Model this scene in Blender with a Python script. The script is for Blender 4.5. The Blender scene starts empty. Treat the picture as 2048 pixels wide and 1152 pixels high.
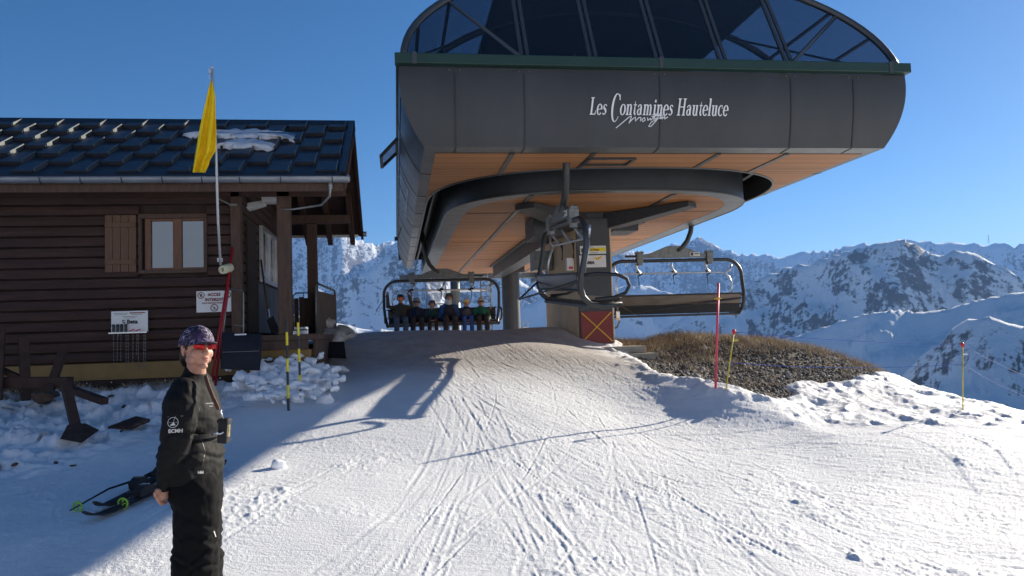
import bpy, bmesh, math, random
import numpy as np
from mathutils import Vector, Matrix
from mathutils.bvhtree import BVHTree
R = math.radians
S = bpy.context.scene
col = S.collection
random.seed(7)
rng = np.random.RandomState(11)

# ------------------------------------------------------------------ camera
F_PX, EYE = 1550.0, 1.6
_Y = np.array([793 - 1024, -(677 - 576), -F_PX]); _Y /= np.linalg.norm(_Y)
_d = np.array([1, .033, 0]); _X = _d - _Y * _d.dot(_Y); _X /= np.linalg.norm(_X)
_Z = np.cross(_X, _Y)                       # world axes seen in camera space
cam = bpy.data.objects.new('camera', bpy.data.cameras.new('camera'))
col.objects.link(cam); S.camera = cam
cam.data.sensor_width = 36.0
cam.data.lens = 36.0 * F_PX / 2048.0
cam.data.clip_start = .05; cam.data.clip_end = 30000
cam.matrix_world = Matrix(((_X[0], _X[1], _X[2], 0), (_Y[0], _Y[1], _Y[2], 0), (_Z[0], _Z[1], _Z[2], EYE), (0, 0, 0, 1)))

def ray(px, py):
    d = np.array([px - 1024, -(py - 576), -F_PX]); return np.array([d @ _X, d @ _Y, d @ _Z])
def at(px, py, Y):                          # the point at depth Y seen in the photo at px, py
    w = ray(px, py); w = w * (Y / w[1]); return Vector((w[0], w[1], w[2] + EYE))
def atz(px, py, z):
    w = ray(px, py); w = w * ((z - EYE) / w[2]); return Vector((w[0], w[1], z))
def pix(x, y, z):
    c = x * _X + y * _Y + (z - EYE) * _Z
    return 1024 + F_PX * c[0] / -c[2], 576 - F_PX * c[1] / -c[2]

# ------------------------------------------------------------------ light
SUN_AZ, SUN_EL = R(57.3), R(19.8)           # azimuth from +Y towards +X
sdir = Vector((math.sin(SUN_AZ) * math.cos(SUN_EL), math.cos(SUN_AZ) * math.cos(SUN_EL), math.sin(SUN_EL)))
W = bpy.data.worlds.new('World'); S.world = W; W.use_nodes = True
nt = W.node_tree; bg = nt.nodes['Background']
sky = nt.nodes.new('ShaderNodeTexSky'); sky.sky_type = 'NISHITA'; sky.sun_disc = False
sky.sun_elevation = SUN_EL; sky.sun_rotation = SUN_AZ
sky.altitude = 2300; sky.air_density = 1.0; sky.dust_density = .6; sky.ozone_density = 3.5
hs_ = nt.nodes.new('ShaderNodeHueSaturation'); hs_.inputs['Saturation'].default_value = 1.22
nt.links.new(sky.outputs[0], hs_.inputs['Color']); nt.links.new(hs_.outputs[0], bg.inputs[0]); bg.inputs[1].default_value = .059
sun = bpy.data.objects.new('sun', bpy.data.lights.new('sun', 'SUN')); col.objects.link(sun)
sun.data.energy = 5.0; sun.data.angle = R(.5); sun.data.color = (1, .91, .76)
sun.rotation_euler = sdir.to_track_quat('Z', 'Y').to_euler()
S.view_settings.view_transform = 'Standard'; S.view_settings.look = 'None'
S.view_settings.exposure = .93; S.view_settings.gamma = 1
S.cycles.max_bounces = 6; S.cycles.transparent_max_bounces = 16
S.cycles.volume_bounces = 0

# ------------------------------------------------------------------ materials
def newmat(name):
    m = bpy.data.materials.new(name); m.use_nodes = True
    n = m.node_tree; return m, n, n.nodes['Principled BSDF']
def tc(n, scale=(1, 1, 1), kind='Object'):
    t = n.nodes.new('ShaderNodeTexCoord'); mp = n.nodes.new('ShaderNodeMapping')
    mp.inputs['Scale'].default_value = scale; n.links.new(t.outputs[kind], mp.inputs[0]); return mp.outputs[0]
def noise(n, vec, scale, detail=4, rough=.6):
    t = n.nodes.new('ShaderNodeTexNoise'); t.inputs['Scale'].default_value = scale
    t.inputs['Detail'].default_value = detail; t.inputs['Roughness'].default_value = rough
    n.links.new(vec, t.inputs['Vector']); return t.outputs['Fac']
def ramp(n, fac, stops):
    r = n.nodes.new('ShaderNodeValToRGB'); e = r.color_ramp.elements
    while len(e) < len(stops): e.new(.5)
    for k, (p, c) in enumerate(stops):
        e[k].position = p; e[k].color = (*c, 1) if len(c) == 3 else c
    n.links.new(fac, r.inputs[0]); return r.outputs[0]
def bump(n, b, h, strength=.3, dist=.01):
    k = n.nodes.new('ShaderNodeBump'); k.inputs['Strength'].default_value = strength
    k.inputs['Distance'].default_value = dist; n.links.new(h, k.inputs['Height'])
    n.links.new(k.outputs[0], b.inputs['Normal']); return k
def M(name, c, rough=.5, metal=0., var=.25, scale=6, stretch=(1, 1, 1), bs=.15, bscale=40, bd=.004, spec=None):
    m, n, b = newmat(name)
    v = tc(n, stretch); f = noise(n, v, scale, 6, .65)
    lo = tuple(max(0, x * (1 - var)) for x in c); hi = tuple(min(1, x * (1 + var)) for x in c)
    n.links.new(ramp(n, f, [(.3, lo), (.7, hi)]), b.inputs['Base Color'])
    rr = n.nodes.new('ShaderNodeMapRange'); rr.inputs[3].default_value = max(.03, rough - .1); rr.inputs[4].default_value = min(1, rough + .12)
    n.links.new(noise(n, v, scale * 3, 3), rr.inputs[0]); n.links.new(rr.outputs[0], b.inputs['Roughness'])
    b.inputs['Metallic'].default_value = metal
    if spec is not None: b.inputs['Specular IOR Level'].default_value = spec
    if bs: bump(n, b, noise(n, v, bscale, 4), bs, bd)
    return m
def math_(n, op, a, b=None):
    k = n.nodes.new('ShaderNodeMath'); k.operation = op
    for i, x in enumerate((a, b)):
        if x is None: continue
        if isinstance(x, (int, float)): k.inputs[i].default_value = x
        else: n.links.new(x, k.inputs[i])
    return k.outputs[0]
def mixc(n, f, a, b):
    k = n.nodes.new('ShaderNodeMix'); k.data_type = 'RGBA'
    for s, x in ((k.inputs[0], f), (k.inputs[6], a), (k.inputs[7], b)):
        if isinstance(x, (int, float)): s.default_value = x
        elif isinstance(x, tuple): s.default_value = (*x, 1)
        else: n.links.new(x, s)
    return k.outputs[2]

m_panel = M('anthracite_panel', (.030, .034, .040), .42, .0, .22, 1.6, (1, 1, .25), bs=.05, bscale=3, bd=.02)
m_panel2 = M('grey_trim_panel', (.085, .092, .098), .38, .2, .10, 1.5, bs=.04, bscale=4, bd=.01)
m_black = M('black_metal', (.018, .018, .02), .5, 0, .2)
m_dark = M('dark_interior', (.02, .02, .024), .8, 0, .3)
m_green = M('green_gutter_paint', (.008, .038, .030), .45, 0, .12, 2)
m_frame = M('glazing_frame', (.055, .06, .066), .4, .2, .12)
m_galv = M('galvanised_steel', (.17, .18, .175), .45, .6, .3, 14, bs=.1)
m_tube = M('chair_tube_grey', (.055, .058, .06), .42, .45, .2, 9)
m_beam = M('grey_painted_steel', (.048, .053, .06), .5, .1, .18, 5)
m_beige = M('beige_render', (.62, .45, .28), .85, 0, .12, 3, bs=.25, bscale=70)
m_conc = M('concrete', (.34, .32, .28), .9, 0, .2, 4, bs=.35, bscale=30, bd=.008)
m_red = M('red_panel', (.20, .017, .014), .5, 0, .15, 3)
m_yel = M('yellow_paint', (.75, .42, .02), .5, 0, .12)
m_white = M('white_paint', (.78, .78, .77), .5, 0, .06, 3)
m_sign = M('sign_board', (.70, .70, .68), .45, 0, .07, 3)
m_ink = M('black_ink', (.02, .02, .025), .5, 0, .1)
m_maroon = M('maroon_ink', (.18, .015, .02), .5, 0, .1)
m_rubber = M('black_rubber', (.012, .012, .015), .75, 0, .3, 12)
m_alu = M('aluminium', (.62, .63, .64), .32, .85, .1, 12)
m_post = M('porch_timber', (.075, .040, .026), .7, 0, .35, 5, (6, 6, 1), .4, 14, .01)
m_roofdark = M('dark_roof_metal', (.013, .015, .021), .42, .2, .2, 3)
m_tile = M('blue_black_roof_tile', (.020, .023, .032), .42, .2, .35, 4)
m_zinc = M('zinc_gutter', (.30, .32, .34), .38, .55, .2, 3)
m_soffitwood = M('dark_boarding', (.050, .022, .014), .75, 0, .35, 4, (1, 8, 1), .4, 10, .01)
m_yband = M('ochre_base_render', (.24, .155, .06), .9, 0, .15, 4, bs=.3)
m_plinth = M('dark_timber_plinth', (.030, .018, .013), .85, 0, .4, 6)
m_rust = M('rusty_steel', (.045, .022, .015), .8, .1, .45, 9, bs=.5, bscale=50)
m_shutter = M('oiled_wood', (.115, .055, .026), .6, 0, .3, 4, (8, 8, 1), .3, 12, .006)
m_winframe = M('window_wood', (.13, .052, .022), .5, 0, .25, 5, (5, 5, 1), .2, 15)
m_pink = M('pink_pole_paint', (.72, .055, .11), .4, 0, .1, 5)
m_yelpole = M('lime_yellow_pole', (.62, .52, .06), .45, 0, .12)
m_capred = M('red_plastic', (.62, .03, .025), .35, 0, .1)
m_blue = M('blue_rope', (.03, .09, .42), .6, 0, .2)
m_stripeY = M('marker_yellow', (.75, .60, .01), .45, 0, .1)
m_flag = M('yellow_flag_cloth', (.95, .66, .006), .8, 0, .08, 8, bs=.2, bscale=200, bd=.001)
m_polewhite = M('white_pole', (.55, .55, .55), .4, .3, .15)
m_redpole = M('red_pole_paint', (.34, .012, .018), .45, 0, .2)
m_navy = M('navy_plastic', (.006, .008, .018), .75, 0, .3, 4)
m_mat = M('black_mat', (.012, .012, .014), .8, 0, .3, 10)
m_foam = M('cream_foam', (.62, .58, .38), .8, 0, .1)
m_earth = M('frozen_earth', (.075, .045, .028), .95, 0, .5, 12, bs=.8, bscale=30, bd=.02)
# people
m_skin = M('skin', (.46, .23, .155), .5, 0, .10, 14, bs=.08, bscale=90, bd=.001)
m_jacket = M('black_softshell', (.0048, .0045, .0048), .75, 0, .15, 14, bs=.25, bscale=18, bd=.004, spec=.25)
m_trouser = M('black_trouser_cloth', (.0046, .0046, .0052), .9, 0, .18, 10, bs=.3, bscale=22, bd=.005, spec=.2)
m_hair = M('dark_brown_hair', (.022, .012, .008), .45, 0, .3, 40, (1, 1, .2), .5, 90, .002)
m_lip = M('lips', (.36, .12, .10), .45, 0, .1)
m_lens = M('red_mirror_lens', (.34, .018, .018), .10, .85, .7, 30, bs=0)
m_thread = M('white_thread', (.62, .62, .62), .7, 0, .08)

# wall boards of the cabin: stained planks with weathered streaks
def planks():
    m, n, b = newmat('stained_log_boards')
    v = tc(n, (1.2, 8, 9)); f = noise(n, v, 1.6, 8, .7)
    c = ramp(n, f, [(.28, (.020, .009, .007)), (.50, (.045, .018, .012)), (.68, (.080, .038, .027)), (.84, (.15, .10, .08))])
    f2 = noise(n, tc(n, (.5, 3, 1.3)), 1.3, 4, .6)
    d = mixc(n, math_(n, 'MULTIPLY', f2, .6), c, (.022, .011, .010))
    n.links.new(d, b.inputs['Base Color']); b.inputs['Roughness'].default_value = .78
    bump(n, b, f, .5, .012); return m
m_planks = planks()
# slatted timber soffit
def slats(name, base):
    m, n, b = newmat(name)
    t = n.nodes.new('ShaderNodeTexCoord'); s = n.nodes.new('ShaderNodeSeparateXYZ'); n.links.new(t.outputs['Object'], s.inputs[0])
    ph = math_(n, 'MULTIPLY', s.outputs[1], 1 / .052)
    fr = math_(n, 'FRACT', ph); idx = math_(n, 'FLOOR', ph)
    g = ramp(n, fr, [(.0, (0, 0, 0)), (.10, (0, 0, 0)), (.16, (1, 1, 1)), (.94, (1, 1, 1)), (.99, (0, 0, 0))])
    w = n.nodes.new('ShaderNodeTexWhiteNoise'); w.noise_dimensions = '1D'; n.links.new(idx, w.inputs['W'])
    f = noise(n, tc(n, (1, 40, 1)), 1.1, 6, .7)
    a = math_(n, 'ADD', math_(n, 'MULTIPLY', w.outputs[0], .5), math_(n, 'MULTIPLY', f, .7))
    hi = tuple(x * 1.35 for x in base); lo = tuple(x * .62 for x in base)
    c = ramp(n, a, [(.25, lo), (.85, hi)])
    n.links.new(mixc(n, g, tuple(x * .22 for x in base), c), b.inputs['Base Color'])
    b.inputs['Roughness'].default_value = .6; bump(n, b, g, .6, .012); return m
m_slat = slats('larch_slat_soffit', (.44, .19, .065))
# tinted roof glazing
def glass(name, tint, gloss=.12, rough=.03):
    m = bpy.data.materials.new(name); m.use_nodes = True; n = m.node_tree; n.nodes.clear()
    o = n.nodes.new('ShaderNodeOutputMaterial'); tr = n.nodes.new('ShaderNodeBsdfTransparent'); gl = n.nodes.new('ShaderNodeBsdfGlossy')
    tr.inputs[0].default_value = (*tint, 1); gl.inputs['Roughness'].default_value = rough
    fr = n.nodes.new('ShaderNodeLayerWeight'); fr.inputs[0].default_value = .5; ff_ = math_(n, 'ADD', math_(n, 'MULTIPLY', math_(n, 'POWER', fr.outputs['Facing'], 4.0), .7), .07)
    mx = n.nodes.new('ShaderNodeMixShader'); n.links.new(ff_, mx.inputs[0])
    n.links.new(tr.outputs[0], mx.inputs[1]); n.links.new(gl.outputs[0], mx.inputs[2])
    v = tc(n); dirt = n.nodes.new('ShaderNodeBsdfDiffuse'); dirt.inputs[0].default_value = (.35, .38, .42, 1)
    mx2 = n.nodes.new('ShaderNodeMixShader'); n.links.new(ramp(n, noise(n, v, 26, 6, .8), [(.60, (.015, .015, .015)), (.80, (.16, .16, .16))]), mx2.inputs[0])
    n.links.new(mx.outputs[0], mx2.inputs[1]); n.links.new(dirt.outputs[0], mx2.inputs[2]); n.links.new(mx2.outputs[0], o.inputs[0]); return m
m_glass = glass('tinted_glazing', (.42, .43, .47))
# house window: reflects the snow in front
m_pane, n, b = newmat('window_pane'); b.inputs['Base Color'].default_value = (.12, .145, .18, 1); b.inputs['Roughness'].default_value = .04
b.inputs['Metallic'].default_value = 1.0
m_dpane, n, b = newmat('dark_pane'); b.inputs['Base Color'].default_value = (.006, .007, .009, 1); b.inputs['Roughness'].default_value = .08
m_ice, n, b = newmat('ice'); b.inputs['Base Color'].default_value = (.55, .6, .66, 1); b.inputs['Roughness'].default_value = .15; b.inputs['Transmission Weight'].default_value = .6
# brushed reflective backrest
m_back = M('seat_back_composite', (.10, .078, .062), .2, .6, .5, 2.2, (1, 1, 3), .06, 5, .01)
m_seat = M('black_seat_pad', (.014, .014, .015), .6, 0, .25, 9)

# ------------------------------------------------------------------ mesh helper
def unit(a): a = Vector(a); return a.normalized()
class MB:
    def __init__(s): s.v = []; s.f = []; s.marks = [0]
    def add(s, vs, fs):
        k = len(s.v); s.v += [tuple(x) for x in vs]; s.f += [tuple(i + k for i in f) for f in fs]; return s
    def box(s, c, size, mat=None):
        c = Vector(c); h = Vector(size) / 2
        vs = [Vector((x * h.x, y * h.y, z * h.z)) for x in (-1, 1) for y in (-1, 1) for z in (-1, 1)]
        if mat is not None: vs = [mat @ v for v in vs]
        return s.add([v + c for v in vs], [(0, 1, 3, 2), (4, 6, 7, 5), (0, 4, 5, 1), (2, 3, 7, 6), (0, 2, 6, 4), (1, 5, 7, 3)])
    def bx(s, x0, x1, y0, y1, z0, z1): return s.box(((x0 + x1) / 2, (y0 + y1) / 2, (z0 + z1) / 2), (abs(x1 - x0), abs(y1 - y0), abs(z1 - z0)))
    def bar(s, a, b, w, h=None, up=(0, 0, 1)):
        a = Vector(a); b = Vector(b); h = h or w; d = b - a; L = d.length; d = d.normalized()
        u = Vector(up); x = d.cross(u)
        if x.length < 1e-4: x = d.cross(Vector((0, 1, 0)))
        x.normalize(); z = x.cross(d)
        m = Matrix((x, d, z)).transposed(); return s.box((a + b) / 2, (w, L, h), m)
    def tube(s, pts, r, n=8, cap=True, closed=False):
        pts = [Vector(p) for p in pts]; K = len(pts); rs = r if hasattr(r, '__len__') else [r] * K
        t0 = None; vs = []; prev = None
        for i, p in enumerate(pts):
            if closed: t = pts[(i + 1) % K] - pts[i - 1]
            else: t = pts[min(i + 1, K - 1)] - pts[max(i - 1, 0)]
            t = t.normalized() if t.length > 1e-9 else Vector((0, 0, 1))
            if prev is None:
                a = Vector((0, 0, 1)) if abs(t.z) < .9 else Vector((1, 0, 0)); x = t.cross(a).normalized()
            else:
                x = (prev - t * prev.dot(t)); x = x.normalized() if x.length > 1e-6 else t.cross(Vector((1, 0, 0))).normalized()
            prev = x; y = t.cross(x)
            for k in range(n):
                an = 2 * math.pi * k / n; vs.append(p + (x * math.cos(an) + y * math.sin(an)) * rs[i])
        fs = []
        for i in range(K if closed else K - 1):
            j = (i + 1) % K
            for k in range(n): k2 = (k + 1) % n; fs.append((i * n + k, i * n + k2, j * n + k2, j * n + k))
        if cap and not closed: fs.append(tuple(reversed(range(n)))); fs.append(tuple(range((K - 1) * n, K * n)))
        return s.add(vs, fs)
    def cyl(s, a, b, r, n=12, r2=None): return s.tube([a, b], [r, r if r2 is None else r2], n)
    def prism(s, poly, o, u, v, w, t):      # 2-D outline in (u,v) extruded t along w
        o, u, v, w = Vector(o), Vector(u), Vector(v), Vector(w); n = len(poly)
        a = [o + u * p[0] + v * p[1] for p in poly]; b = [q + w * t for q in a]
        fs = [tuple(range(n)), tuple(reversed(range(n, 2 * n)))] + [(i, i + n, (i + 1) % n + n, (i + 1) % n) for i in range(n)]
        return s.add(a + b, fs)
    def ell(s, c, r, n=16, m=10, mat=None):
        c = Vector(c); r = Vector(r) if hasattr(r, '__len__') else Vector((r, r, r)); vs = [Vector((0, 0, 1))]
        for i in range(1, m):
            th = math.pi * i / m
            for k in range(n): ph = 2 * math.pi * k / n; vs.append(Vector((math.sin(th) * math.cos(ph), math.sin(th) * math.sin(ph), math.cos(th))))
        vs.append(Vector((0, 0, -1)))
        vs = [Vector((v.x * r.x, v.y * r.y, v.z * r.z)) for v in vs]
        if mat is not None: vs = [mat @ v for v in vs]
        fs = [(0, 1 + k, 1 + (k + 1) % n) for k in range(n)]
        for i in range(m - 2):
            for k in range(n): a = 1 + i * n; fs.append((a + k, a + n + k, a + n + (k + 1) % n, a + (k + 1) % n))
        a = 1 + (m - 2) * n; fs += [(a + k, len(vs) - 1, a + (k + 1) % n) for k in range(n)]
        return s.add([v + c for v in vs], fs)
    def limb(s, pts, rs, n=14):             # rounded tapered limb for fusing
        s.tube(pts, rs, n)
        for p, r in zip(pts, rs): s.ell(p, r, 12, 8)
        return s
    def rock(s, c, r, seed=0, squash=.7, n=2):
        rd = random.Random(seed); bm = bmesh.new(); bmesh.ops.create_icosphere(bm, subdivisions=n, radius=1)
        pl = [(unit((rd.gauss(0, 1), rd.gauss(0, 1), rd.gauss(0, 1))), rd.uniform(.42, .85)) for _ in range(11)]
        ang = rd.uniform(0, 6.28); st = Vector((rd.uniform(.75, 1.3), rd.uniform(.7, 1.1), squash * rd.uniform(.7, 1.1)))
        mt = Matrix.Rotation(ang, 3, 'Z') @ Matrix.Rotation(rd.uniform(-.6, .6), 3, 'X')
        vs = []
        for v in bm.verts:
            p = v.co.copy()
            for d, h in pl:
                q = p.dot(d)
                if q > h: p -= d * (q - h) * .93
            p *= 1 + rd.uniform(-.04, .04)
            vs.append(mt @ Vector((p.x * st.x, p.y * st.y, p.z * st.z)) * r + Vector(c))
        fs = [[v.index for v in f.verts] for f in bm.faces]; bm.free(); return s.add(vs, fs)
    def mark(s): s.marks = getattr(s, 'marks', [0]); s.marks.append(len(s.v)); return s
    def build_each(s, name, mat, parent=None, **k):     # every piece between marks becomes a part of its own
        mk = [m for m in getattr(s, 'marks', [0]) if m < len(s.v)] + [len(s.v)]; out = []
        for a, b in zip(mk, mk[1:]):
            if b <= a: continue
            t = MB(); t.v = s.v[a:b]; t.f = [tuple(i - a for i in f) for f in s.f if a <= f[0] < b]; out.append(t.build(name, mat, parent, **k))
        return out
    def build(s, name, mat, parent=None, smooth=False, bevel=0, kind=None, auto=None):
        me = bpy.data.meshes.new(name); off = Vector((0, 0, 0)); pp = parent
        while pp is not None: off = off + pp.location; pp = pp.parent
        vv = s.v if parent is None else [(x - off.x, y - off.y, z - off.z) for x, y, z in s.v]
        me.from_pydata(vv, [], s.f); me.materials.append(mat)
        bm = bmesh.new(); bm.from_mesh(me); bmesh.ops.recalc_face_normals(bm, faces=bm.faces); bm.to_mesh(me); bm.free()
        if smooth: me.shade_smooth()
        if auto is not None:
            me.shade_smooth()
            try: me.set_sharp_from_angle(angle=R(auto))
            except Exception: pass
        o = bpy.data.objects.new(name, me); col.objects.link(o)
        if parent is not None: o.parent = parent
        if bevel:
            md = o.modifiers.new('bevel', 'BEVEL'); md.width = bevel; md.segments = 2; md.limit_method = 'ANGLE'; md.angle_limit = R(40)
        if kind: o['kind'] = kind
        return o
def thing(name, label, cat, loc=(0, 0, 0), group=None):
    o = bpy.data.objects.new(name, None); col.objects.link(o); o.location = loc; o.empty_display_size = .2
    o['label'] = label; o['category'] = cat
    if group: o['group'] = group
    return o
def tag(o, label, cat, group=None):
    o['label'] = label; o['category'] = cat
    if group: o['group'] = group
    return o
def rebase(o):                              # single-mesh thing: origin moved to the base of its mesh
    me = o.data; n = len(me.vertices); a = np.empty(n * 3); me.vertices.foreach_get('co', a); a = a.reshape(-1, 3)
    c = np.array([(a[:, 0].min() + a[:, 0].max()) / 2, (a[:, 1].min() + a[:, 1].max()) / 2, a[:, 2].min()])
    me.vertices.foreach_set('co', (a - c).ravel()); o.location = Vector(c) + o.location; me.update(); return o
def kids(o): return [c for c in bpy.data.objects if c.parent == o]
def copy_tree(o, parent=None):
    c = o.copy(); col.objects.link(c); c.parent = parent
    for ch in kids(o): copy_tree(ch, c)
    return c
def evaluated(o):
    dg = bpy.context.evaluated_depsgraph_get(); dg.update(); return bpy.data.meshes.new_from_object(o.evaluated_get(dg))
def fuse(mb, name, mat, parent=None, voxel=.01, smooth=4, disp=None):
    me = bpy.data.meshes.new('tmp'); me.from_pydata(mb.v, [], mb.f)
    o = bpy.data.objects.new('tmp', me); col.objects.link(o)
    md = o.modifiers.new('r', 'REMESH'); md.mode = 'VOXEL'; md.voxel_size = voxel
    if smooth: sm = o.modifiers.new('s', 'SMOOTH'); sm.factor = .5; sm.iterations = smooth
    e = evaluated(o); bpy.data.objects.remove(o)
    nv = len(e.vertices); a = np.empty(nv * 3); e.vertices.foreach_get('co', a); a = a.reshape(-1, 3)
    if disp: nn = np.array([v.normal[:] for v in e.vertices]); a = disp(a, nn)
    vs = [tuple(v) for v in a]
    fs = [tuple(p.vertices) for p in e.polygons]
    r = MB(); r.add(vs, fs); return r.build(name, mat, parent, smooth=True)
def text_mb(txt, size, o, u, v, w, depth=.004, sx=1., shear=0., off=0., align='LEFT', spacing=1.):
    cu = bpy.data.curves.new('t', 'FONT'); cu.body = txt; cu.size = size; cu.extrude = 0; cu.offset = off; cu.shear = shear
    cu.align_x = align; cu.space_character = spacing; cu.resolution_u = 3
    ob = bpy.data.objects.new('t', cu); col.objects.link(ob); me = evaluated(ob); bpy.data.objects.remove(ob)
    o, u, v, w = Vector(o), Vector(u), Vector(v), Vector(w)
    mb = MB(); vs = [o + u * (p.co.x * sx) + v * p.co.y + w * depth for p in me.vertices]
    mb.add(vs, [tuple(p.vertices) for p in me.polygons]); return mb
def drape(mb, obj, d, off=.002, back=.3):   # lay thin lettering on a curved surface
    me = obj.data; M0 = obj.matrix_world if obj.parent is None else Matrix.Translation(obj.parent.location)
    bt = BVHTree.FromPolygons([M0 @ v.co for v in me.vertices], [tuple(p.vertices) for p in me.polygons])
    d = unit(d); out = []
    for v in mb.v:
        h = bt.ray_cast(Vector(v) - d * back, d, back * 3)
        out.append(tuple(h[0] - d * off) if h[0] is not None else v)
    mb.v = out; return mb
def arc(c, u, v, r, a0, a1, n=8):
    c, u, v = Vector(c), Vector(u), Vector(v)
    return [c + (u * math.cos(R(a0 + (a1 - a0) * i / n)) + v * math.sin(R(a0 + (a1 - a0) * i / n))) * r for i in range(n + 1)]
# ------------------------------------------------------------------ terrain
_perm = np.random.RandomState(3).permutation(1024); _perm = np.concatenate([_perm, _perm, _perm])
_gr = np.random.RandomState(4).uniform(0, 2 * np.pi, 1024); _gx, _gy = np.cos(_gr), np.sin(_gr)
def perlin(x, y, seed=0):
    x = np.asarray(x, float) + seed * 37.17; y = np.asarray(y, float) - seed * 17.31
    xi = np.floor(x).astype(int); yi = np.floor(y).astype(int); xf = x - xi; yf = y - yi
    u = xf * xf * xf * (xf * (xf * 6 - 15) + 10); v = yf * yf * yf * (yf * (yf * 6 - 15) + 10)
    def g(a, b, dx, dy):
        h = _perm[_perm[a & 1023] + (b & 1023)]; return _gx[h] * dx + _gy[h] * dy
    n00 = g(xi, yi, xf, yf); n10 = g(xi + 1, yi, xf - 1, yf); n01 = g(xi, yi + 1, xf, yf - 1); n11 = g(xi + 1, yi + 1, xf - 1, yf - 1)
    return ((n00 * (1 - u) + n10 * u) * (1 - v) + (n01 * (1 - u) + n11 * u) * v) * 1.5
def fbm(x, y, sc, oc=4, seed=0, gain=.5, lac=2.03):
    s = 0; a = 1; f = 1 / sc; t = 0
    for i in range(oc): s = s + a * perlin(x * f, y * f, seed + i * 3); t += a; a *= gain; f *= lac
    return s / t
def ridged(x, y, sc, oc=5, seed=0, gain=.55, lac=2.1):
    s = 0; a = 1; f = 1 / sc; t = 0; w = 1
    for i in range(oc):
        r = (1 - np.abs(perlin(x * f, y * f, seed + i * 5))) ** 2 * w; s = s + a * r; w = np.clip(r * 1.6, 0, 1); t += a; a *= gain; f *= lac
    return s / t
def sstep(a, b, x):
    t = np.clip((x - a) / (b - a), 0, 1); return t * t * (3 - 2 * t)

# control points of the near ground: (photo x, photo y, depth)
_cp = [(700, 668, 15), (760, 663, 15.2), (820, 661, 15.3), (900, 660, 15.3), (1000, 660, 15.3), (1080, 660, 15.2), (1118, 657, 15.4), (1150, 690, 14.4),
       (930, 735, 11.7), (780, 735, 11.7), (820, 742, 11.2), (1000, 722, 12.2), (1110, 697, 13.2), (1060, 760, 10.8),
       (780, 845, 8.6), (640, 862, 8.3), (925, 865, 8.2), (1100, 830, 9.0), (1180, 750, 11.2), (1240, 765, 10.85), (1300, 792, 10.1), (1380, 818, 9.55), (1460, 838, 9.1), (1560, 855, 8.8),
       (1166, 704, 13.4), (1230, 722, 12.1), (1290, 748, 11.2), (1360, 767, 10.25), (1430, 779, 9.85), (1480, 790, 9.6), (1530, 806, 9.42), (1580, 832, 9.0),
       (450, 1000, 5.95), (210, 1152, 4.75), (760, 1000, 6.1), (1100, 1000, 6.3), (1450, 1000, 6.35), (1800, 1000, 6.3), (2040, 1000, 6.2), (2040, 900, 7.3), (1800, 900, 7.6), (1640, 862, 8.5),
       (700, 1152, 4.8), (1400, 1152, 4.85), (2000, 1152, 4.7),
       (1640, 850, 8.9), (1750, 845, 8.9), (1900, 855, 8.5), (2040, 862, 8.1), (2040, 838, 9.2), (1960, 812, 10.4), (1880, 789, 11.2), (1830, 774, 11.8), (1750, 752, 12.5), (1640, 770, 11.4), (1560, 800, 10.0),
       (1750, 800, 10.4), (1880, 830, 9.5),
       (1700, 722, 13.6), (1640, 700, 14.4), (1560, 684, 15.0), (1480, 677, 15.4), (1400, 672, 15.7), (1340, 671, 15.9), (1290, 685, 15.8),
       (1400, 730, 13.2), (1520, 740, 12.4), (1620, 740, 12.6), (1300, 720, 14.2), (1500, 780, 10.6),
       (0, 800, 10.2), (150, 790, 10.2), (300, 772, 10.4), (420, 765, 10.5), (60, 830, 9.2), (150, 885, 7.7), (300, 850, 8.6), (60, 930, 7.1), (300, 960, 6.6), (160, 1030, 5.75), (20, 1080, 5.3),
       (470, 770, 10.3), (577, 823, 9.0), (600, 770, 10.7), (640, 800, 9.7), (700, 700, 13.2), (660, 720, 12.6), (480, 900, 7.7), (560, 760, 10.9)]
_P = [tuple(at(*c)) for c in _cp]
_P += [(-3, 3, .0), (0, 3, 0), (3, 3, 0), (6, 3, .0), (-4, 0, -.12), (0, 0, -.1), (5, 0, -.1), (-8, 6, .3), (-8, 10.5, 1.05), (-8, 2, -.05), (10, 5, -.1), (9, 2, -.1), (0, -6, -.3), (-8, -6, -.3), (9, -6, -.4),
       (-2, 15, 1.55), (-5, 16, 1.3), (-2, 18, 1.35), (1, 18, 1.25), (3, 18, 1.25), (5.5, 18, 1.0), (7, 18, 1.1), (1, 24, 1.1), (4, 24, 1.1), (7, 24, .7), (-5, 22, .6), (4, 30, .6), (-3, 28, 0), (9, 22, .2),
       (12, 13, -1.0), (12, 9, -.4), (14, 6, -.6), (11, 17, -.6), (14, 18, -2.6), (-8, 14, 1.0)]
_P = np.array(_P)
def _tps(r2): return np.where(r2 > 0, r2 * np.log(np.maximum(r2, 1e-9)), 0)
_n = len(_P); _K = _tps((_P[:, None, 0] - _P[None, :, 0]) ** 2 + (_P[:, None, 1] - _P[None, :, 1]) ** 2) + np.eye(_n) * .02
_A = np.zeros((_n + 3, _n + 3)); _A[:_n, :_n] = _K; _A[:_n, _n] = 1; _A[:_n, _n + 1:] = _P[:, :2]; _A[_n, :_n] = 1; _A[_n + 1:, :_n] = _P[:, :2].T
_w = np.linalg.solve(_A, np.concatenate([_P[:, 2], [0, 0, 0]]))
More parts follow.
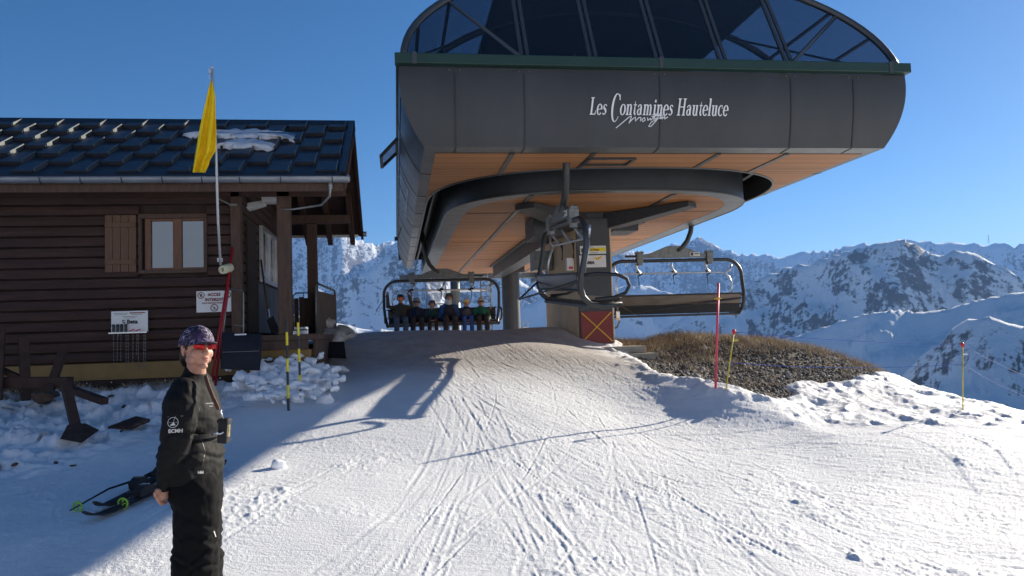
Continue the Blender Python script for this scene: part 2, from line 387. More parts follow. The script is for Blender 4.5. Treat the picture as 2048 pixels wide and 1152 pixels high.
def H0(x, y):
    x = np.asarray(x, float); y = np.asarray(y, float); sh = x.shape; xr = np.clip(x.ravel(), -9, 14); yr = np.clip(y.ravel(), -6, 30); o = np.empty(xr.size)
    for i in range(0, xr.size, 40000):
        a = xr[i:i + 40000, None]; b = yr[i:i + 40000, None]
        o[i:i + 40000] = _tps((a - _P[None, :, 0]) ** 2 + (b - _P[None, :, 1]) ** 2) @ _w[:_n] + _w[_n] + xr[i:i + 40000] * _w[_n + 1] + yr[i:i + 40000] * _w[_n + 2]
    o = o.reshape(sh)
    d = np.maximum(0, y - 30) + (np.maximum(0, x - 14) + np.maximum(0, -9 - x)) * sstep(-25, -5, y)   # the hill falls away all round
    back = np.maximum(0, -7 - y)                # the piste climbs away behind the photographer
    return o - .42 * d ** 1.12 + np.minimum(.36 * back, 22)
def inpoly(x, y, poly):
    ins = np.zeros(np.shape(x), bool); n = len(poly); j = n - 1
    for i in range(n):
        xi, yi = poly[i]; xj, yj = poly[j]
        c = ((yi > y) != (yj > y)) & (x < (xj - xi) * (y - yi) / ((yj - yi) or 1e-9) + xi); ins ^= c; j = i
    return ins
def pdist(x, y, poly):                       # signed distance, positive inside
    d = np.full(np.shape(x), 1e9); n = len(poly)
    for i in range(n):
        ax, ay = poly[i]; bx_, by = poly[(i + 1) % n]; L = (bx_ - ax) ** 2 + (by - ay) ** 2 or 1e-9
        t = np.clip(((x - ax) * (bx_ - ax) + (y - ay) * (by - ay)) / L, 0, 1)
        d = np.minimum(d, np.hypot(x - ax - t * (bx_ - ax), y - ay - t * (by - ay)))
    return np.where(inpoly(x, y, poly), d, -d)
# gravel mound outline (ground plan), read off the snow line
_gp = [at(1262, 715, 14.3), at(1300, 748, 11.6), at(1365, 762, 10.7), at(1430, 772, 10.1), at(1490, 783, 9.9), at(1525, 803, 9.75), at(1560, 797, 10.1), at(1600, 768, 11.5), at(1680, 766, 11.7), at(1752, 751, 12.6)]
GRAV = [(p.x, p.y) for p in _gp] + [(9.9, 14.2), (9.6, 16.5), (8.2, 19), (5.5, 19.5), (4.6, 17.5), (4.5, 15.2)]
_rp = [at(1560, 815, 9.6), at(1540, 850, 8.9), at(1640, 852, 8.85), at(1800, 857, 8.6), at(2060, 862, 8.1)]
ROUGH = [(p.x, p.y) for p in _rp] + [(12, 8), (13, 12), (10.5, 14.5)] + [(p.x, p.y) for p in reversed(_gp[5:])]
LEFT = [(-9, 4.2), (-3.4, 5.0), (-2.5, 6.6), (-2.0, 8.2), (-1.0, 10.4), (-1.0, 13.4), (-2, 14), (-9, 12)]

# groomed-slope relief raster: ski tracks, crumbs
RX0, RY0, RC = -7.0, 1.6, .016
RNX, RNY = int(20 / RC), int(14.5 / RC)
relief = np.zeros((RNY, RNX), np.float32); crumb = np.ones((RNY, RNX), np.float32)
def stamp(pts, width, depth, lip=.5):
    """one ski groove along pts with a thrown-up lip"""
    P = np.array(pts); seg = np.hypot(*np.diff(P, axis=0).T); n = max(2, int(seg.sum() / (RC * .8)))
    t = np.concatenate([[0], np.cumsum(seg)]); tt = np.linspace(0, t[-1], n)
    X = np.interp(tt, t, P[:, 0]); Y = np.interp(tt, t, P[:, 1]); dx = np.gradient(X); dy = np.gradient(Y); L = np.hypot(dx, dy) + 1e-9; nx, ny = -dy / L, dx / L
    wv = np.clip(np.sin(tt * 2.1 + rng.uniform(0, 6)) * .5 + .7 + .4 * np.sin(tt * 6.3 + rng.uniform(0, 6)), .1, 1.3) * sstep(0, .5, tt) * sstep(0, .5, tt[-1] - tt)
    hw = max(2, int(width / RC) + 1)
    for k in range(-2 * hw, 2 * hw + 1):
        o = k * RC * .5; q = o / (width * .5)
        prof = -math.exp(-(q * 1.3) ** 4) + lip * math.exp(-((q - 1.5) / .45) ** 2) + lip * .4 * math.exp(-((q + 1.5) / .45) ** 2)
        if abs(prof) < .01: continue
        ix = ((X + nx * o - RX0) / RC).astype(int); iy = ((Y + ny * o - RY0) / RC).astype(int)
        ok = (ix >= 0) & (ix < RNX) & (iy >= 0) & (iy < RNY)
        relief_new = (depth * prof * wv)[ok]
        cur = relief[iy[ok], ix[ok]]
        relief[iy[ok], ix[ok]] = np.where(np.abs(relief_new) > np.abs(cur), relief_new, cur)
def bez(a, b, c, d, n=40):
    t = np.linspace(0, 1, n)[:, None]; a, b, c, d = map(np.array, (a, b, c, d))
    return (1 - t) ** 3 * a + 3 * (1 - t) ** 2 * t * b + 3 * (1 - t) * t * t * c + t ** 3 * d
for i in range(150):                           # riders fan out from the unloading ramp to the right, in bundles of near-parallel grooves
    x0 = rng.uniform(.2, 3.2); sweep = rng.uniform() < .86; x1 = 2.6 + 9.5 * rng.uniform() ** .7 if sweep else rng.uniform(-2.2, 2.5)
    y1 = rng.uniform(2.2, 8.0) if sweep else rng.uniform(1.8, 4)
    for j in range(rng.randint(3, 8)):
        a = (x0 + rng.normal(0, .18), rng.uniform(10.0, 14.5)); k_ = rng.normal(0, .22); d = (x1 + rng.normal(0, .35), y1 + k_); b = (a[0] + .35, 9.8 + rng.uniform(-.8, .6)); c = (x0 + (x1 - x0) * rng.uniform(.32, .42), y1 + k_ + (2.0 if sweep else 3) * rng.uniform(.5, .8))
        stamp(bez(a, b, c, d), rng.choice([.018, .028, .042, .075], p=[.45, .38, .155, .015]), rng.choice([.0014, .0026, .004, .006], p=[.40, .34, .22, .04]), rng.uniform(.3, .9))
for i in range(170):                           # short skids and edge scrapes near the camera
    x0, y0 = rng.uniform(-2.5, 8), rng.uniform(2.6, 8.5); an = rng.uniform(-1.2, .5) if rng.uniform() < .6 else rng.uniform(0, 3.1); L = rng.uniform(.3, 1.6); k = rng.uniform(-.9, .9)
    t = np.linspace(0, 1, 14); pts = np.stack([x0 + np.cumsum(np.cos(an + k * t)) * L / 14, y0 + np.cumsum(np.sin(an + k * t)) * L / 14], 1)
    stamp(pts, rng.choice([.015, .028, .05]), rng.uniform(.002, .007), rng.uniform(.4, 1.1))
for (x0, y0, x1, y1) in ((-1.1, 8.0, -1.9, 5.2), (-.4, 7.4, -1.6, 4.3), (.6, 7, -.3, 3), (-.2, 7.6, -1.4, 5.2), (.1, 5.5, -.5, 2.6)):
    c = np.stack([np.linspace(x0, x1, 30), np.linspace(y0, y1, 30)], 1); stamp(c, .03, .004, .6); stamp(c + [.13, .02], .03, .004, .6)
_yy, _xx = np.mgrid[0:RNY, 0:RNX]; _xx = RX0 + _xx * RC; _yy = RY0 + _yy * RC
_pm = sstep(-.15, .3, fbm(_xx, _yy, 1.1, 4, 21))                 # patches of churned crumbs
_near = sstep(9.5, 5.5, _yy)
_cr = fbm(_xx, _yy, .11, 3, 31, .6); _cr2 = np.maximum(0, fbm(_xx, _yy, .042, 2, 41)) ** 1.2
_sm = sstep(.14, .30, fbm(_xx, _yy, 1.9, 3, 91)) * sstep(8.5, 7, _yy)          # scraped smooth plates
_str = fbm((_xx * .85 - _yy * .5) * .55, (_yy * .85 + _xx * .5 + .25 * np.sin(_xx * .7)) * 5.5, .30, 4, 51, .65) # wind-and-edge streaks running down the fan
_relief = relief + (_cr * .0055 + _cr2 * .024) * (.35 + .65 * _pm) * (.35 + .65 * _near) * (1 - .93 * _sm) + _str * (.0035 + .0065 * sstep(0, 4, _xx)) * (1 - .6 * _sm)
_relief += np.maximum(0, fbm(_xx, _yy, .28, 3, 61) - .20) * .07 * _pm * _near * (1 - _sm)
def bilin(img, x, y):
    fx = np.clip((x - RX0) / RC, 0, RNX - 1.001); fy = np.clip((y - RY0) / RC, 0, RNY - 1.001); ix = fx.astype(int); iy = fy.astype(int); u = fx - ix; v = fy - iy
    r = img[iy, ix] * (1 - u) * (1 - v) + img[iy, ix + 1] * u * (1 - v) + img[iy + 1, ix] * (1 - u) * v + img[iy + 1, ix + 1] * u * v
    ed = sstep(0, .6, x - RX0) * sstep(0, .6, RX0 + RNX * RC - x) * sstep(0, .4, y - RY0) * sstep(0, .8, RY0 + RNY * RC - y)
    return r * ed
SKI_C = (-1.95, 6.35)
def snowH(x, y):
    h = H0(x, y); g = pdist(x, y, GRAV) + fbm(x, y, .5, 4, 71) * .30; ro = sstep(-.05, .35, pdist(x, y, ROUGH)); le = sstep(0, 1.2, pdist(x, y, LEFT)) * sstep(.75, 1.3, np.hypot(x - SKI_C[0], (y - SKI_C[1])))
    gr = 1 - ro
    h = h + bilin(_relief, x, y) * gr * (1 - .6 * le)
    h = h + fbm(x, y, 1.6, 3, 81) * .022 * (1 - .5 * le)
    bil = np.abs(fbm(x, y, .85, 4, 101, .5)); h = h + ro * (.11 * np.maximum(0, .40 - bil * 1.7) + .045 * fbm(x, y, .33, 4, 107, .55) + .05 * fbm(x, y, 1.3, 2, 109) - .02)
    h = h + le * (.26 * np.maximum(0, .40 - 1.5 * np.abs(fbm(x, y, .7, 4, 111, .55))) + .09 * fbm(x, y, .28, 4, 113) + .02 * fbm(x, y, .07, 2, 117) - .04)
    lip = np.exp(-((g + .18) / .16) ** 2); h = h + lip * (.045 + .05 * fbm(x, y, .25, 3, 121))      # ragged snow edge round the gravel
    h = h - sstep(-.05, .25, g) * .35
    return h
def gravH(x, y):
    g = pdist(x, y, GRAV) + fbm(x, y, .5, 4, 71) * .30
    return H0(x, y) - .02 + fbm(x, y, .7, 3, 131) * .03 - sstep(.1, -.5, g) * .4
def grid_mesh(name, X, Y, Z, mat, closed=False):
    r, c = X.shape; me = bpy.data.meshes.new(name); me.vertices.add(r * c)
    me.vertices.foreach_set('co', np.stack([X, Y, Z], -1).ravel().astype(np.float32))
    i = np.arange((r - 1) * (c - (0 if closed else 1))); cc = c if closed else c - 1; a = i // cc; b = i % cc; b2 = (b + 1) % c
    q = np.stack([a * c + b, (a + 1) * c + b, (a + 1) * c + b2, a * c + b2], 1).astype(np.int32)
    me.loops.add(q.size); me.loops.foreach_set('vertex_index', q.ravel()); me.polygons.add(len(q))
    me.polygons.foreach_set('loop_start', np.arange(len(q), dtype=np.int32) * 4); me.polygons.foreach_set('loop_total', np.full(len(q), 4, np.int32))
    me.polygons.foreach_set('use_smooth', np.ones(len(q), bool)); me.update(calc_edges=True); me.validate()
    me.materials.append(mat); o = bpy.data.objects.new(name, me); col.objects.link(o); return o

def snow_material():
    m, n, b = newmat('packed_snow'); v = tc(n)
    f = noise(n, v, 1.7, 5, .6); c = ramp(n, f, [(.35, (.80, .80, .81)), (.7, (.90, .90, .90))])
    # traffic-dirtied snow under and in front of the station, and peat stains by the hut
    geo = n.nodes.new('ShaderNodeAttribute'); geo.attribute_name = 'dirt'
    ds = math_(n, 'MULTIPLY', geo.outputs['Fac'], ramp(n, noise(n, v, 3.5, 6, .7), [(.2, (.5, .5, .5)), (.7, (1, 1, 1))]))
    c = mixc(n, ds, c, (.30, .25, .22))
    er = n.nodes.new('ShaderNodeAttribute'); er.attribute_name = 'earth'
    c = mixc(n, er.outputs['Fac'], c, (.10, .065, .04))
    n.links.new(c, b.inputs['Base Color']); b.inputs['Roughness'].default_value = .62; b.inputs['Specular IOR Level'].default_value = .35
    rot = n.nodes.new('ShaderNodeMapping'); rot.inputs['Rotation'].default_value = (0, 0, R(28)); rot.inputs['Scale'].default_value = (1.6, 13, 1); n.links.new(v, rot.inputs[0])
    mx = math_(n, 'ADD', math_(n, 'ADD', noise(n, v, 38, 4, .7), math_(n, 'MULTIPLY', noise(n, v, 150, 2, .6), .45)), math_(n, 'MULTIPLY', noise(n, rot.outputs[0], 1.6, 4, .65), .9))
    bump(n, b, mx, .75, .014); return m
m_snow = snow_material()
# polar tessellation of the near hill (fine inside the field of view, coarse elsewhere)
_ax = math.atan2(-_X[2], -_Y[2])               # camera heading from +Y towards +X
a_in = np.linspace(_ax - R(37), _ax + R(37), 1250); a_out = np.linspace(_ax + R(37), _ax + 2 * math.pi - R(37), 120)[1:-1]
A = np.concatenate([a_in, a_out]); rr = np.concatenate([np.array([.35, .9, 1.6, 2.2]), 2.6 * (34 / 2.6) ** np.linspace(0, 1, 760), np.geomspace(35, 90, 40)])
RA, RR_ = np.meshgrid(A, rr); GX = np.sin(RA) * RR_; GY = np.cos(RA) * RR_; GZ = snowH(GX, GY)
snow = grid_mesh('snow_ground', GX, GY, GZ, m_snow, closed=True); snow['kind'] = 'structure'
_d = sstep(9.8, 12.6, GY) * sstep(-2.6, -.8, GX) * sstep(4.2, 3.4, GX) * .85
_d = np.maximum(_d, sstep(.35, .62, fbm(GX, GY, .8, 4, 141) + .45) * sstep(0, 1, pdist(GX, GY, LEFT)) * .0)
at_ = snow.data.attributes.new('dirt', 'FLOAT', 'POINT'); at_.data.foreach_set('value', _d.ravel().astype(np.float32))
_e = sstep(.30, .44, fbm(GX, GY, .55, 5, 151, .6) + .10 * sstep(9.2, 10.4, GY)) * sstep(0, .6, pdist(GX, GY, LEFT)) * .9
_e = np.maximum(_e, sstep(10.05, 10.35, GY + .25 * fbm(GX, GY, .5, 4, 161)) * sstep(-2.0, -2.5, GX) * (GX > -9))
at_ = snow.data.attributes.new('earth', 'FLOAT', 'POINT'); at_.data.foreach_set('value', _e.ravel().astype(np.float32))

# ------------------------------------------------------------------ gravel mound
m_grav, n, b = newmat('dark_gravel'); v = tc(n)
vo = n.nodes.new('ShaderNodeTexVoronoi'); vo.inputs['Scale'].default_value = 22; n.links.new(v, vo.inputs['Vector'])
n.links.new(mixc(n, math_(n, 'MULTIPLY', noise(n, v, 2.2, 5), .8), ramp(n, vo.outputs['Distance'], [(0, (.16, .14, .12)), (.7, (.035, .03, .027))]), (.13, .09, .055)), b.inputs['Base Color'])
b.inputs['Roughness'].default_value = .9; bump(n, b, vo.outputs['Distance'], 1.0, .03)
gx = np.linspace(3.2, 11.5, 300); gy = np.linspace(8.8, 21, 330); QX, QY = np.meshgrid(gx, gy)
gm = grid_mesh('gravel_mound', QX, QY, gravH(QX, QY), m_grav); gm['kind'] = 'structure'
def gz(x, y): return float(H0(np.array([x]), np.array([y]))[0])
def sz(x, y): return float(snowH(np.array([x]), np.array([y]))[0])
# loose stones
m_stone, n, b = newmat('loose_stone'); oi = n.nodes.new('ShaderNodeNewGeometry')
n.links.new(ramp(n, oi.outputs['Random Per Island'], [(0, (.055, .05, .047)), (.5, (.13, .118, .105)), (.8, (.25, .23, .205)), (1, (.42, .39, .35))]), b.inputs['Base Color']); b.inputs['Roughness'].default_value = .85
N = 15000; px_ = rng.uniform(3.8, 10.2, N); py_ = 9.5 + (rng.uniform(0, 1, N) ** 1.2) * 7.5; gd = pdist(px_, py_, GRAV) + fbm(px_, py_, .5, 4, 71) * .30; ok = gd > .02
px_, py_ = px_[ok], py_[ok]; pz_ = gravH(px_, py_); N = len(px_)
ico = bmesh.new(); bmesh.ops.create_icosphere(ico, subdivisions=1, radius=1); iv = np.array([v.co[:] for v in ico.verts]); ifc = np.array([[q.index for q in f.verts] for f in ico.faces]); ico.free()
ss = rng.lognormal(math.log(.019), .42, N)[:, None, None]; st = rng.uniform(.5, 1.3, (N, 1, 3)); jit = 1 + rng.uniform(-.25, .25, (N, len(iv), 1)); an = rng.uniform(0, 6.28, N)
V = iv[None] * ss * st * jit; c_, s_ = np.cos(an)[:, None], np.sin(an)[:, None]; V = np.stack([V[..., 0] * c_ - V[..., 1] * s_, V[..., 0] * s_ + V[..., 1] * c_, V[..., 2]], -1)
V += np.stack([px_, py_, pz_ + .004], -1)[:, None, :]; Fc = ifc[None] + (np.arange(N) * len(iv))[:, None, None]
def tri_mesh(name, V, Fc, mat):
    me = bpy.data.meshes.new(name); V = V.reshape(-1, 3); Fc = Fc.reshape(-1, 3).astype(np.int32); me.vertices.add(len(V)); me.vertices.foreach_set('co', V.ravel().astype(np.float32))
    me.loops.add(Fc.size); me.loops.foreach_set('vertex_index', Fc.ravel()); me.polygons.add(len(Fc)); me.polygons.foreach_set('loop_start', np.arange(len(Fc), dtype=np.int32) * 3); me.polygons.foreach_set('loop_total', np.full(len(Fc), 3, np.int32))
    me.update(calc_edges=True); me.materials.append(mat); o = bpy.data.objects.new(name, me); col.objects.link(o); return o
o = tri_mesh('loose_stones', V, Fc, m_stone); o['kind'] = 'stuff'; tag(o, 'dark loose stones covering the bare mound right of the pillar', 'gravel')
# dry grass: bent blades in tufts
m_grass, n, b = newmat('dry_straw_grass'); oi = n.nodes.new('ShaderNodeNewGeometry')
n.links.new(ramp(n, oi.outputs['Random Per Island'], [(0, (.17, .115, .065)), (.5, (.42, .31, .18)), (1, (.72, .60, .40))]), b.inputs['Base Color']); b.inputs['Roughness'].default_value = .7
def grass(name, cx, cy, hf, lo, hi, per, rad, wid, label):
    B = len(cx) * per; x = np.repeat(cx, per) + rng.normal(0, rad, B); y = np.repeat(cy, per) + rng.normal(0, rad, B); z = hf(x, y) - .01
    h = rng.uniform(lo, hi, B); an = rng.uniform(0, 6.28, B); ln = rng.uniform(.15, 1.0, B); wa = rng.uniform(0, 6.28, B); w = wid
    P = []
    for t, k in ((0, 1), (.5, .8), (1, .05)):
        cxp = x + np.cos(an) * h * ln * t * t; cyp = y + np.sin(an) * h * ln * t * t; czp = z + h * (t - .3 * ln * t * t)
        P.append(np.stack([cxp - np.cos(wa) * w * k, cyp - np.sin(wa) * w * k, czp], -1)); P.append(np.stack([cxp + np.cos(wa) * w * k, cyp + np.sin(wa) * w * k, czp], -1))
    V = np.stack(P, 1); f = np.array([[0, 1, 3], [0, 3, 2], [2, 3, 5], [2, 5, 4]]); Fc = f[None] + (np.arange(B) * 6)[:, None, None]
    o = tri_mesh(name, V, Fc, m_grass); o['kind'] = 'stuff'; return tag(o, label, 'grass')
K = 5200; cx = rng.uniform(4.4, 10.3, K); cy = rng.uniform(9.8, 17.5, K); gd = pdist(cx, cy, GRAV) + fbm(cx, cy, .5, 4, 71) * .30
topness = sstep(13.6, 15.4, cy + .28 * (cx - 6)) ; pr = .03 + .75 * topness + .22 * sstep(.1, .3, fbm(cx, cy, .9, 3, 171)) + .35 * sstep(.8, .2, gd) * sstep(7.5, 9, cx)
ok = (gd > .05) & (rng.uniform(0, 1, K) < pr); grass('dry_grass', cx[ok], cy[ok], gravH, .05, .21, 16, .055, .0026, 'straw coloured dry grass tufts along the top of the gravel mound')
K = 900; cx = rng.uniform(-6.5, -2.1, K); cy = rng.uniform(9.7, 10.5, K); ee = fbm(cx, cy, .5, 3, 181) > -.02
grass('flattened_grass', cx[ee], cy[ee], snowH, .03, .08, 10, .06, .002, 'brown flattened grass at the foot of the hut wall')

# ------------------------------------------------------------------ mountains
def rockmat():
    m, n, b = newmat('snowy_rock'); geo = n.nodes.new('ShaderNodeNewGeometry'); a = n.nodes.new('ShaderNodeAttribute'); a.attribute_name = 'rock'
    t = n.nodes.new('ShaderNodeTexCoord')
    f1 = noise(n, t.outputs['Object'], .042, 9, .76); f2 = noise(n, t.outputs['Object'], .009, 6, .65)
    k = math_(n, 'ADD', a.outputs['Fac'], math_(n, 'ADD', math_(n, 'MULTIPLY', math_(n, 'SUBTRACT', f1, .5), 1.6), math_(n, 'MULTIPLY', math_(n, 'SUBTRACT', f2, .5), .7)))
    fac = ramp(n, k, [(.43, (0, 0, 0)), (.57, (.92, .92, .92))])
    rc = ramp(n, noise(n, t.outputs['Object'], .03, 5, .7), [(.3, (.040, .037, .038)), (.7, (.115, .10, .09))])
    n.links.new(mixc(n, fac, (.84, .86, .88), rc), b.inputs['Base Color']); b.inputs['Roughness'].default_value = .8
    b.inputs['Specular IOR Level'].default_value = .1
    bump(n, b, f1, .6, 12); return m
m_mtn = rockmat()
def sky_pts(pts, D):                          # skyline read off the photo -> azimuth, height at distance D
    az, h = [], []
    for px, py in pts:
        w = ray(px, py); az.append(math.atan2(w[0], w[1])); h.append(w[2] / math.hypot(w[0], w[1]) * D)
    return np.array(az), np.array(h)
LAY = [
 # (points, distance, front slope, rock bias, noise amp, wander of distance)
 ([(-1200, 380), (-300, 420), (300, 430), (560, 438), (620, 450), (650, 456), (666, 462), (682, 464), (704, 474), (729, 481), (754, 488), (774, 480), (800, 486), (900, 472), (1050, 476), (1200, 490), (1280, 503), (1320, 497), (1345, 484), (1362, 490), (1380, 478), (1397, 472), (1420, 480), (1440, 492), (1475, 506), (1530, 507), (1560, 512), (1600, 505), (1625, 500), (1650, 502), (1700, 488), (1725, 484), (1760, 490), (1800, 481), (1830, 478), (1870, 483), (1905, 481), (1960, 487), (2010, 486), (2030, 492), (2060, 476), (2200, 440), (3200, 420)], 6000, .95, .16, 60, 500),
 ([(560, 600), (620, 575), (660, 580), (690, 560), (712, 541), (740, 535), (760, 520), (790, 500), (850, 490), (950, 520), (1040, 560), (1120, 600), (1200, 660)], 3600, 1.05, .30, 42, 250),
 ([(980, 640), (1100, 585), (1200, 578), (1240, 572), (1290, 568), (1330, 579), (1400, 592), (1450, 604), (1520, 640), (1600, 690)], 3000, .75, .08, 30, 250),
 ([(1280, 690), (1340, 650), (1400, 610), (1440, 585), (1470, 571), (1500, 560), (1540, 546), (1580, 531), (1610, 526), (1640, 517), (1670, 508), (1700, 500), (1740, 491), (1775, 480), (1797, 475), (1815, 480), (1835, 488), (1850, 500), (1880, 507), (1910, 500), (1935, 499), (1960, 510), (2000, 530), (2048, 556), (2200, 600), (2400, 650)], 2300, .88, .30, 28, 150),
 ([(1500, 700), (1640, 655), (1720, 628), (1780, 618), (1850, 622), (1890, 618), (1950, 600), (2000, 590), (2060, 580), (2300, 540), (2800, 520)], 1500, .46, -.20, 14, 150),
 ([(1560, 1150), (1700, 900), (1780, 780), (1840, 710), (1880, 684), (1905, 655), (1935, 635), (1980, 632), (2048, 652), (2100, 650), (2300, 640)], 1050, .62, .30, 8, 40),
 ([(-900, 560), (0, 560), (500, 600), (640, 640), (720, 652), (800, 662), (900, 680)], 2000, .95, .25, 20, 100),
]
a0, a1 = _ax - R(62), _ax + R(62)
MA = np.concatenate([np.linspace(a0, _ax - R(35), 120)[:-1], np.linspace(_ax - R(35), _ax + R(35), 1100), np.linspace(_ax + R(35), a1, 120)[1:]])
Mr = np.geomspace(62, 9000, 640); TA, TR = np.meshgrid(MA, Mr); MX = np.sin(TA) * TR; MY = np.cos(TA) * TR
base = EYE - 22 - np.minimum(.085 * TR, 120 + .012 * TR) + 26 * (ridged(MX * .6 + MY * .8, MY * .6 - MX * .8, 330, 4, 201) - .5) * sstep(80, 500, TR) + 5 * fbm(MX, MY, 60, 3, 203) * sstep(80, 300, TR)
Z = base.copy(); RK = np.full(Z.shape, -.55)
for li, (pts, D, sl, rb, amp, wan) in enumerate(LAY):
    az, hh = sky_pts(pts, D); rh = np.interp(MA, az, hh, left=-900, right=-900); rh = np.where((MA < az[0] - .002) | (MA > az[-1] + .002), -900, rh)[None, :]
    Dr = D + wan * fbm(MA[None, :] * 6, MA[None, :] * 0, 1, 3, 211 + li); rhD = rh * Dr / D
    df = Dr - TR
    sl = sl * (1 + .45 * sstep(0.10, -.02, MA))[None, :] if li == 0 else sl
    amp = amp * (1 - .55 * sstep(0.10, -.02, MA))[None, :] if li in (0, 1) else amp   # smoother faces on the left massif
    prof = np.where(df > 0, df * sl * (1 + .35 * np.exp(-df / (D * .08))) , -df * .5)
    rel = np.clip(np.abs(df) / (D * .05), 0, 1)
    k = ridged(MX, MY, D * .11, 6, 221 + li * 7, .56)
    spur = (k - .55) * amp * 2.6 * rel + amp * .20 * fbm(MX, MY, D * .014, 4, 225 + li, .6)
    L = rhD + EYE - prof + spur
    m = L > Z; Z = np.where(m, L, Z); rbv = rb + (.42 * np.exp(-((MA - math.atan2(ray(1405, 480)[0], ray(1405, 480)[1])) / .035) ** 2)[None, :] if li == 0 else 0); RK = np.where(m, rbv + .30 * (k - .55), RK)
gz0 = np.gradient(Z, axis=0) / np.gradient(TR, axis=0); gz1 = np.gradient(Z, axis=1) / (np.gradient(TA, axis=1) * TR); slope = np.hypot(gz0, gz1)
_gul = fbm(TA * TR + .25 * Z, Z * .22, 34, 4, 261, .6) + .6 * fbm(TA * TR, Z * .3, 130, 3, 267)
RK = RK + .50 * _gul * sstep(900, 1500, TR)
RK = np.clip(.06 + RK * .8 + np.clip((slope - .75) * .35, -.30, .30), -.6, .62)
mt = grid_mesh('mountains', MX, MY, Z, m_mtn); mt['kind'] = 'structure'
at_ = mt.data.attributes.new('rock', 'FLOAT', 'POINT'); at_.data.foreach_set('value', RK.ravel().astype(np.float32))
# ================================================================== lift station
CX = 3.91
st = thing('lift_station', 'large anthracite chairlift top station on one pillar with glazed dome and timber soffit', 'lift station', (CX, 15.0, 1.2))
ZS = 4.25                                       # outer soffit
YB = 29.5
PROF = [(5.32, 3.79, 10.50), (5.05, 3.79, 10.50), (4.80, 3.75, 10.52), (4.50, 3.63, 10.57), (4.235, 3.47, 10.64)]   # z, half width, front y
_z0 = [p[0] for p in PROF][::-1]; _fz = np.linspace(PROF[0][0], PROF[-1][0], 15)
_cf1 = np.polyfit([p[0] for p in PROF], [p[1] for p in PROF], 3); _cf2 = np.polyfit([p[0] for p in PROF], [p[2] for p in PROF], 3)
PROF = [(float(z), float(np.polyval(_cf1, z)), float(np.polyval(_cf2, z))) for z in _fz]
mb = MB(); vs = []
for z, hw, yf in PROF: vs += [(CX - hw, YB, z), (CX - hw, yf, z), (CX + hw, yf, z), (CX + hw, YB, z)]
fs = []
for i in range(len(PROF) - 1):
    for k in range(3): a = i * 4 + k; fs.append((a, a + 1, a + 5, a + 4))
mb.add(vs, fs); shell = mb.build('body_shell', m_panel, st)
sd = shell.modifiers.new('thick', 'SOLIDIFY'); sd.thickness = .05; sd.offset = -1
mb = MB(); mb.bx(CX - 3.77, CX + 3.77, YB - .06, YB, 4.55, 5.3); mb.build('rear_panel', m_panel, st)
# panel joints: thin dark strips standing just proud of the front and the side
mb = MB()
def yf_at(z):
    for (z1, h1, y1), (z2, h2, y2) in zip(PROF, PROF[1:]):
        if z2 <= z <= z1: t = (z1 - z) / (z1 - z2); return y1 + (y2 - y1) * t, h1 + (h2 - h1) * t
    return PROF[-1][2], PROF[-1][1]
zs = [5.24, 5.05, 4.92, 4.8, 4.65, 4.5, 4.36, 4.25]
JX = [at(px, 225, 10.52).x for px in (911, 1050, 1321, 1583, 1708)]
for jx in JX:
    P = [(jx, yf_at(z)[0] - .004, z) for z in zs]
    for a, b in zip(P, P[1:]): mb.bar(a, b, .022, .012, up=(0, 1, 0))
    mb.mark()
for jy in (12.4, 14.4, 16.4, 18.4, 20.4, 22.4, 24.4, 26.4, 28.4):
    for sg in (-1, 1):
        P = [(CX + sg * (yf_at(z)[1] + .003), jy, z) for z in zs]
        for a, b in zip(P, P[1:]): mb.bar(a, b, .02, .010, up=(1, 0, 0))
        mb.mark()
mb.build_each('panel_joint', m_black, st)
# chine: sloping margin between facade foot and the wooden soffit
mb = MB(); XI, XO = 3.30, 3.47; YI = 10.93
mb.add([(CX - XO, 10.64, 4.235), (CX + XO, 10.64, 4.235), (CX + XI, YI, ZS - .03), (CX - XI, YI, ZS - .03)], [(0, 1, 2, 3)])
for sg in (-1, 1): mb.add([(CX + sg * XO, 10.64, 4.235), (CX + sg * XO, YB, 4.235), (CX + sg * XI, YB, ZS - .03), (CX + sg * XI, YI, ZS - .03)], [(0, 1, 2, 3)])
mb.build('soffit_margin', m_panel2, st)
mb = MB()
for jy in (12.4, 14.4, 16.4, 18.4, 20.4, 22.4, 24.4, 26.4, 28.4):
    for sg in (-1, 1): mb.bar((CX + sg * XO, jy, 4.231), (CX + sg * XI, jy, ZS - .034), .02, .006); mb.mark()
for jx in JX: mb.bar((jx, 10.64, 4.231), (jx, YI, ZS - .034), .022, .006); mb.mark()
mb.build_each('margin_joint', m_black, st)
# superellipse loop: front part of the track round the bull wheel
def loop(cx, cy, a, b, n, yb, k=40):
    P = [(cx - a, yb)]
    for i in range(k + 1):
        t = math.pi * i / k; c, s = math.cos(t), math.sin(t)
        P.append((cx - a * math.copysign(abs(c) ** (2 / n), c), cy - b * abs(s) ** (2 / n)))
    P.append((cx + a, yb)); return P
LC = 3.94
OUT = loop(LC, 15.15, 3.30, 3.30, 2.6, YB); INN = loop(3.93, 15.35, 2.93, 2.78, 2.6, YB)
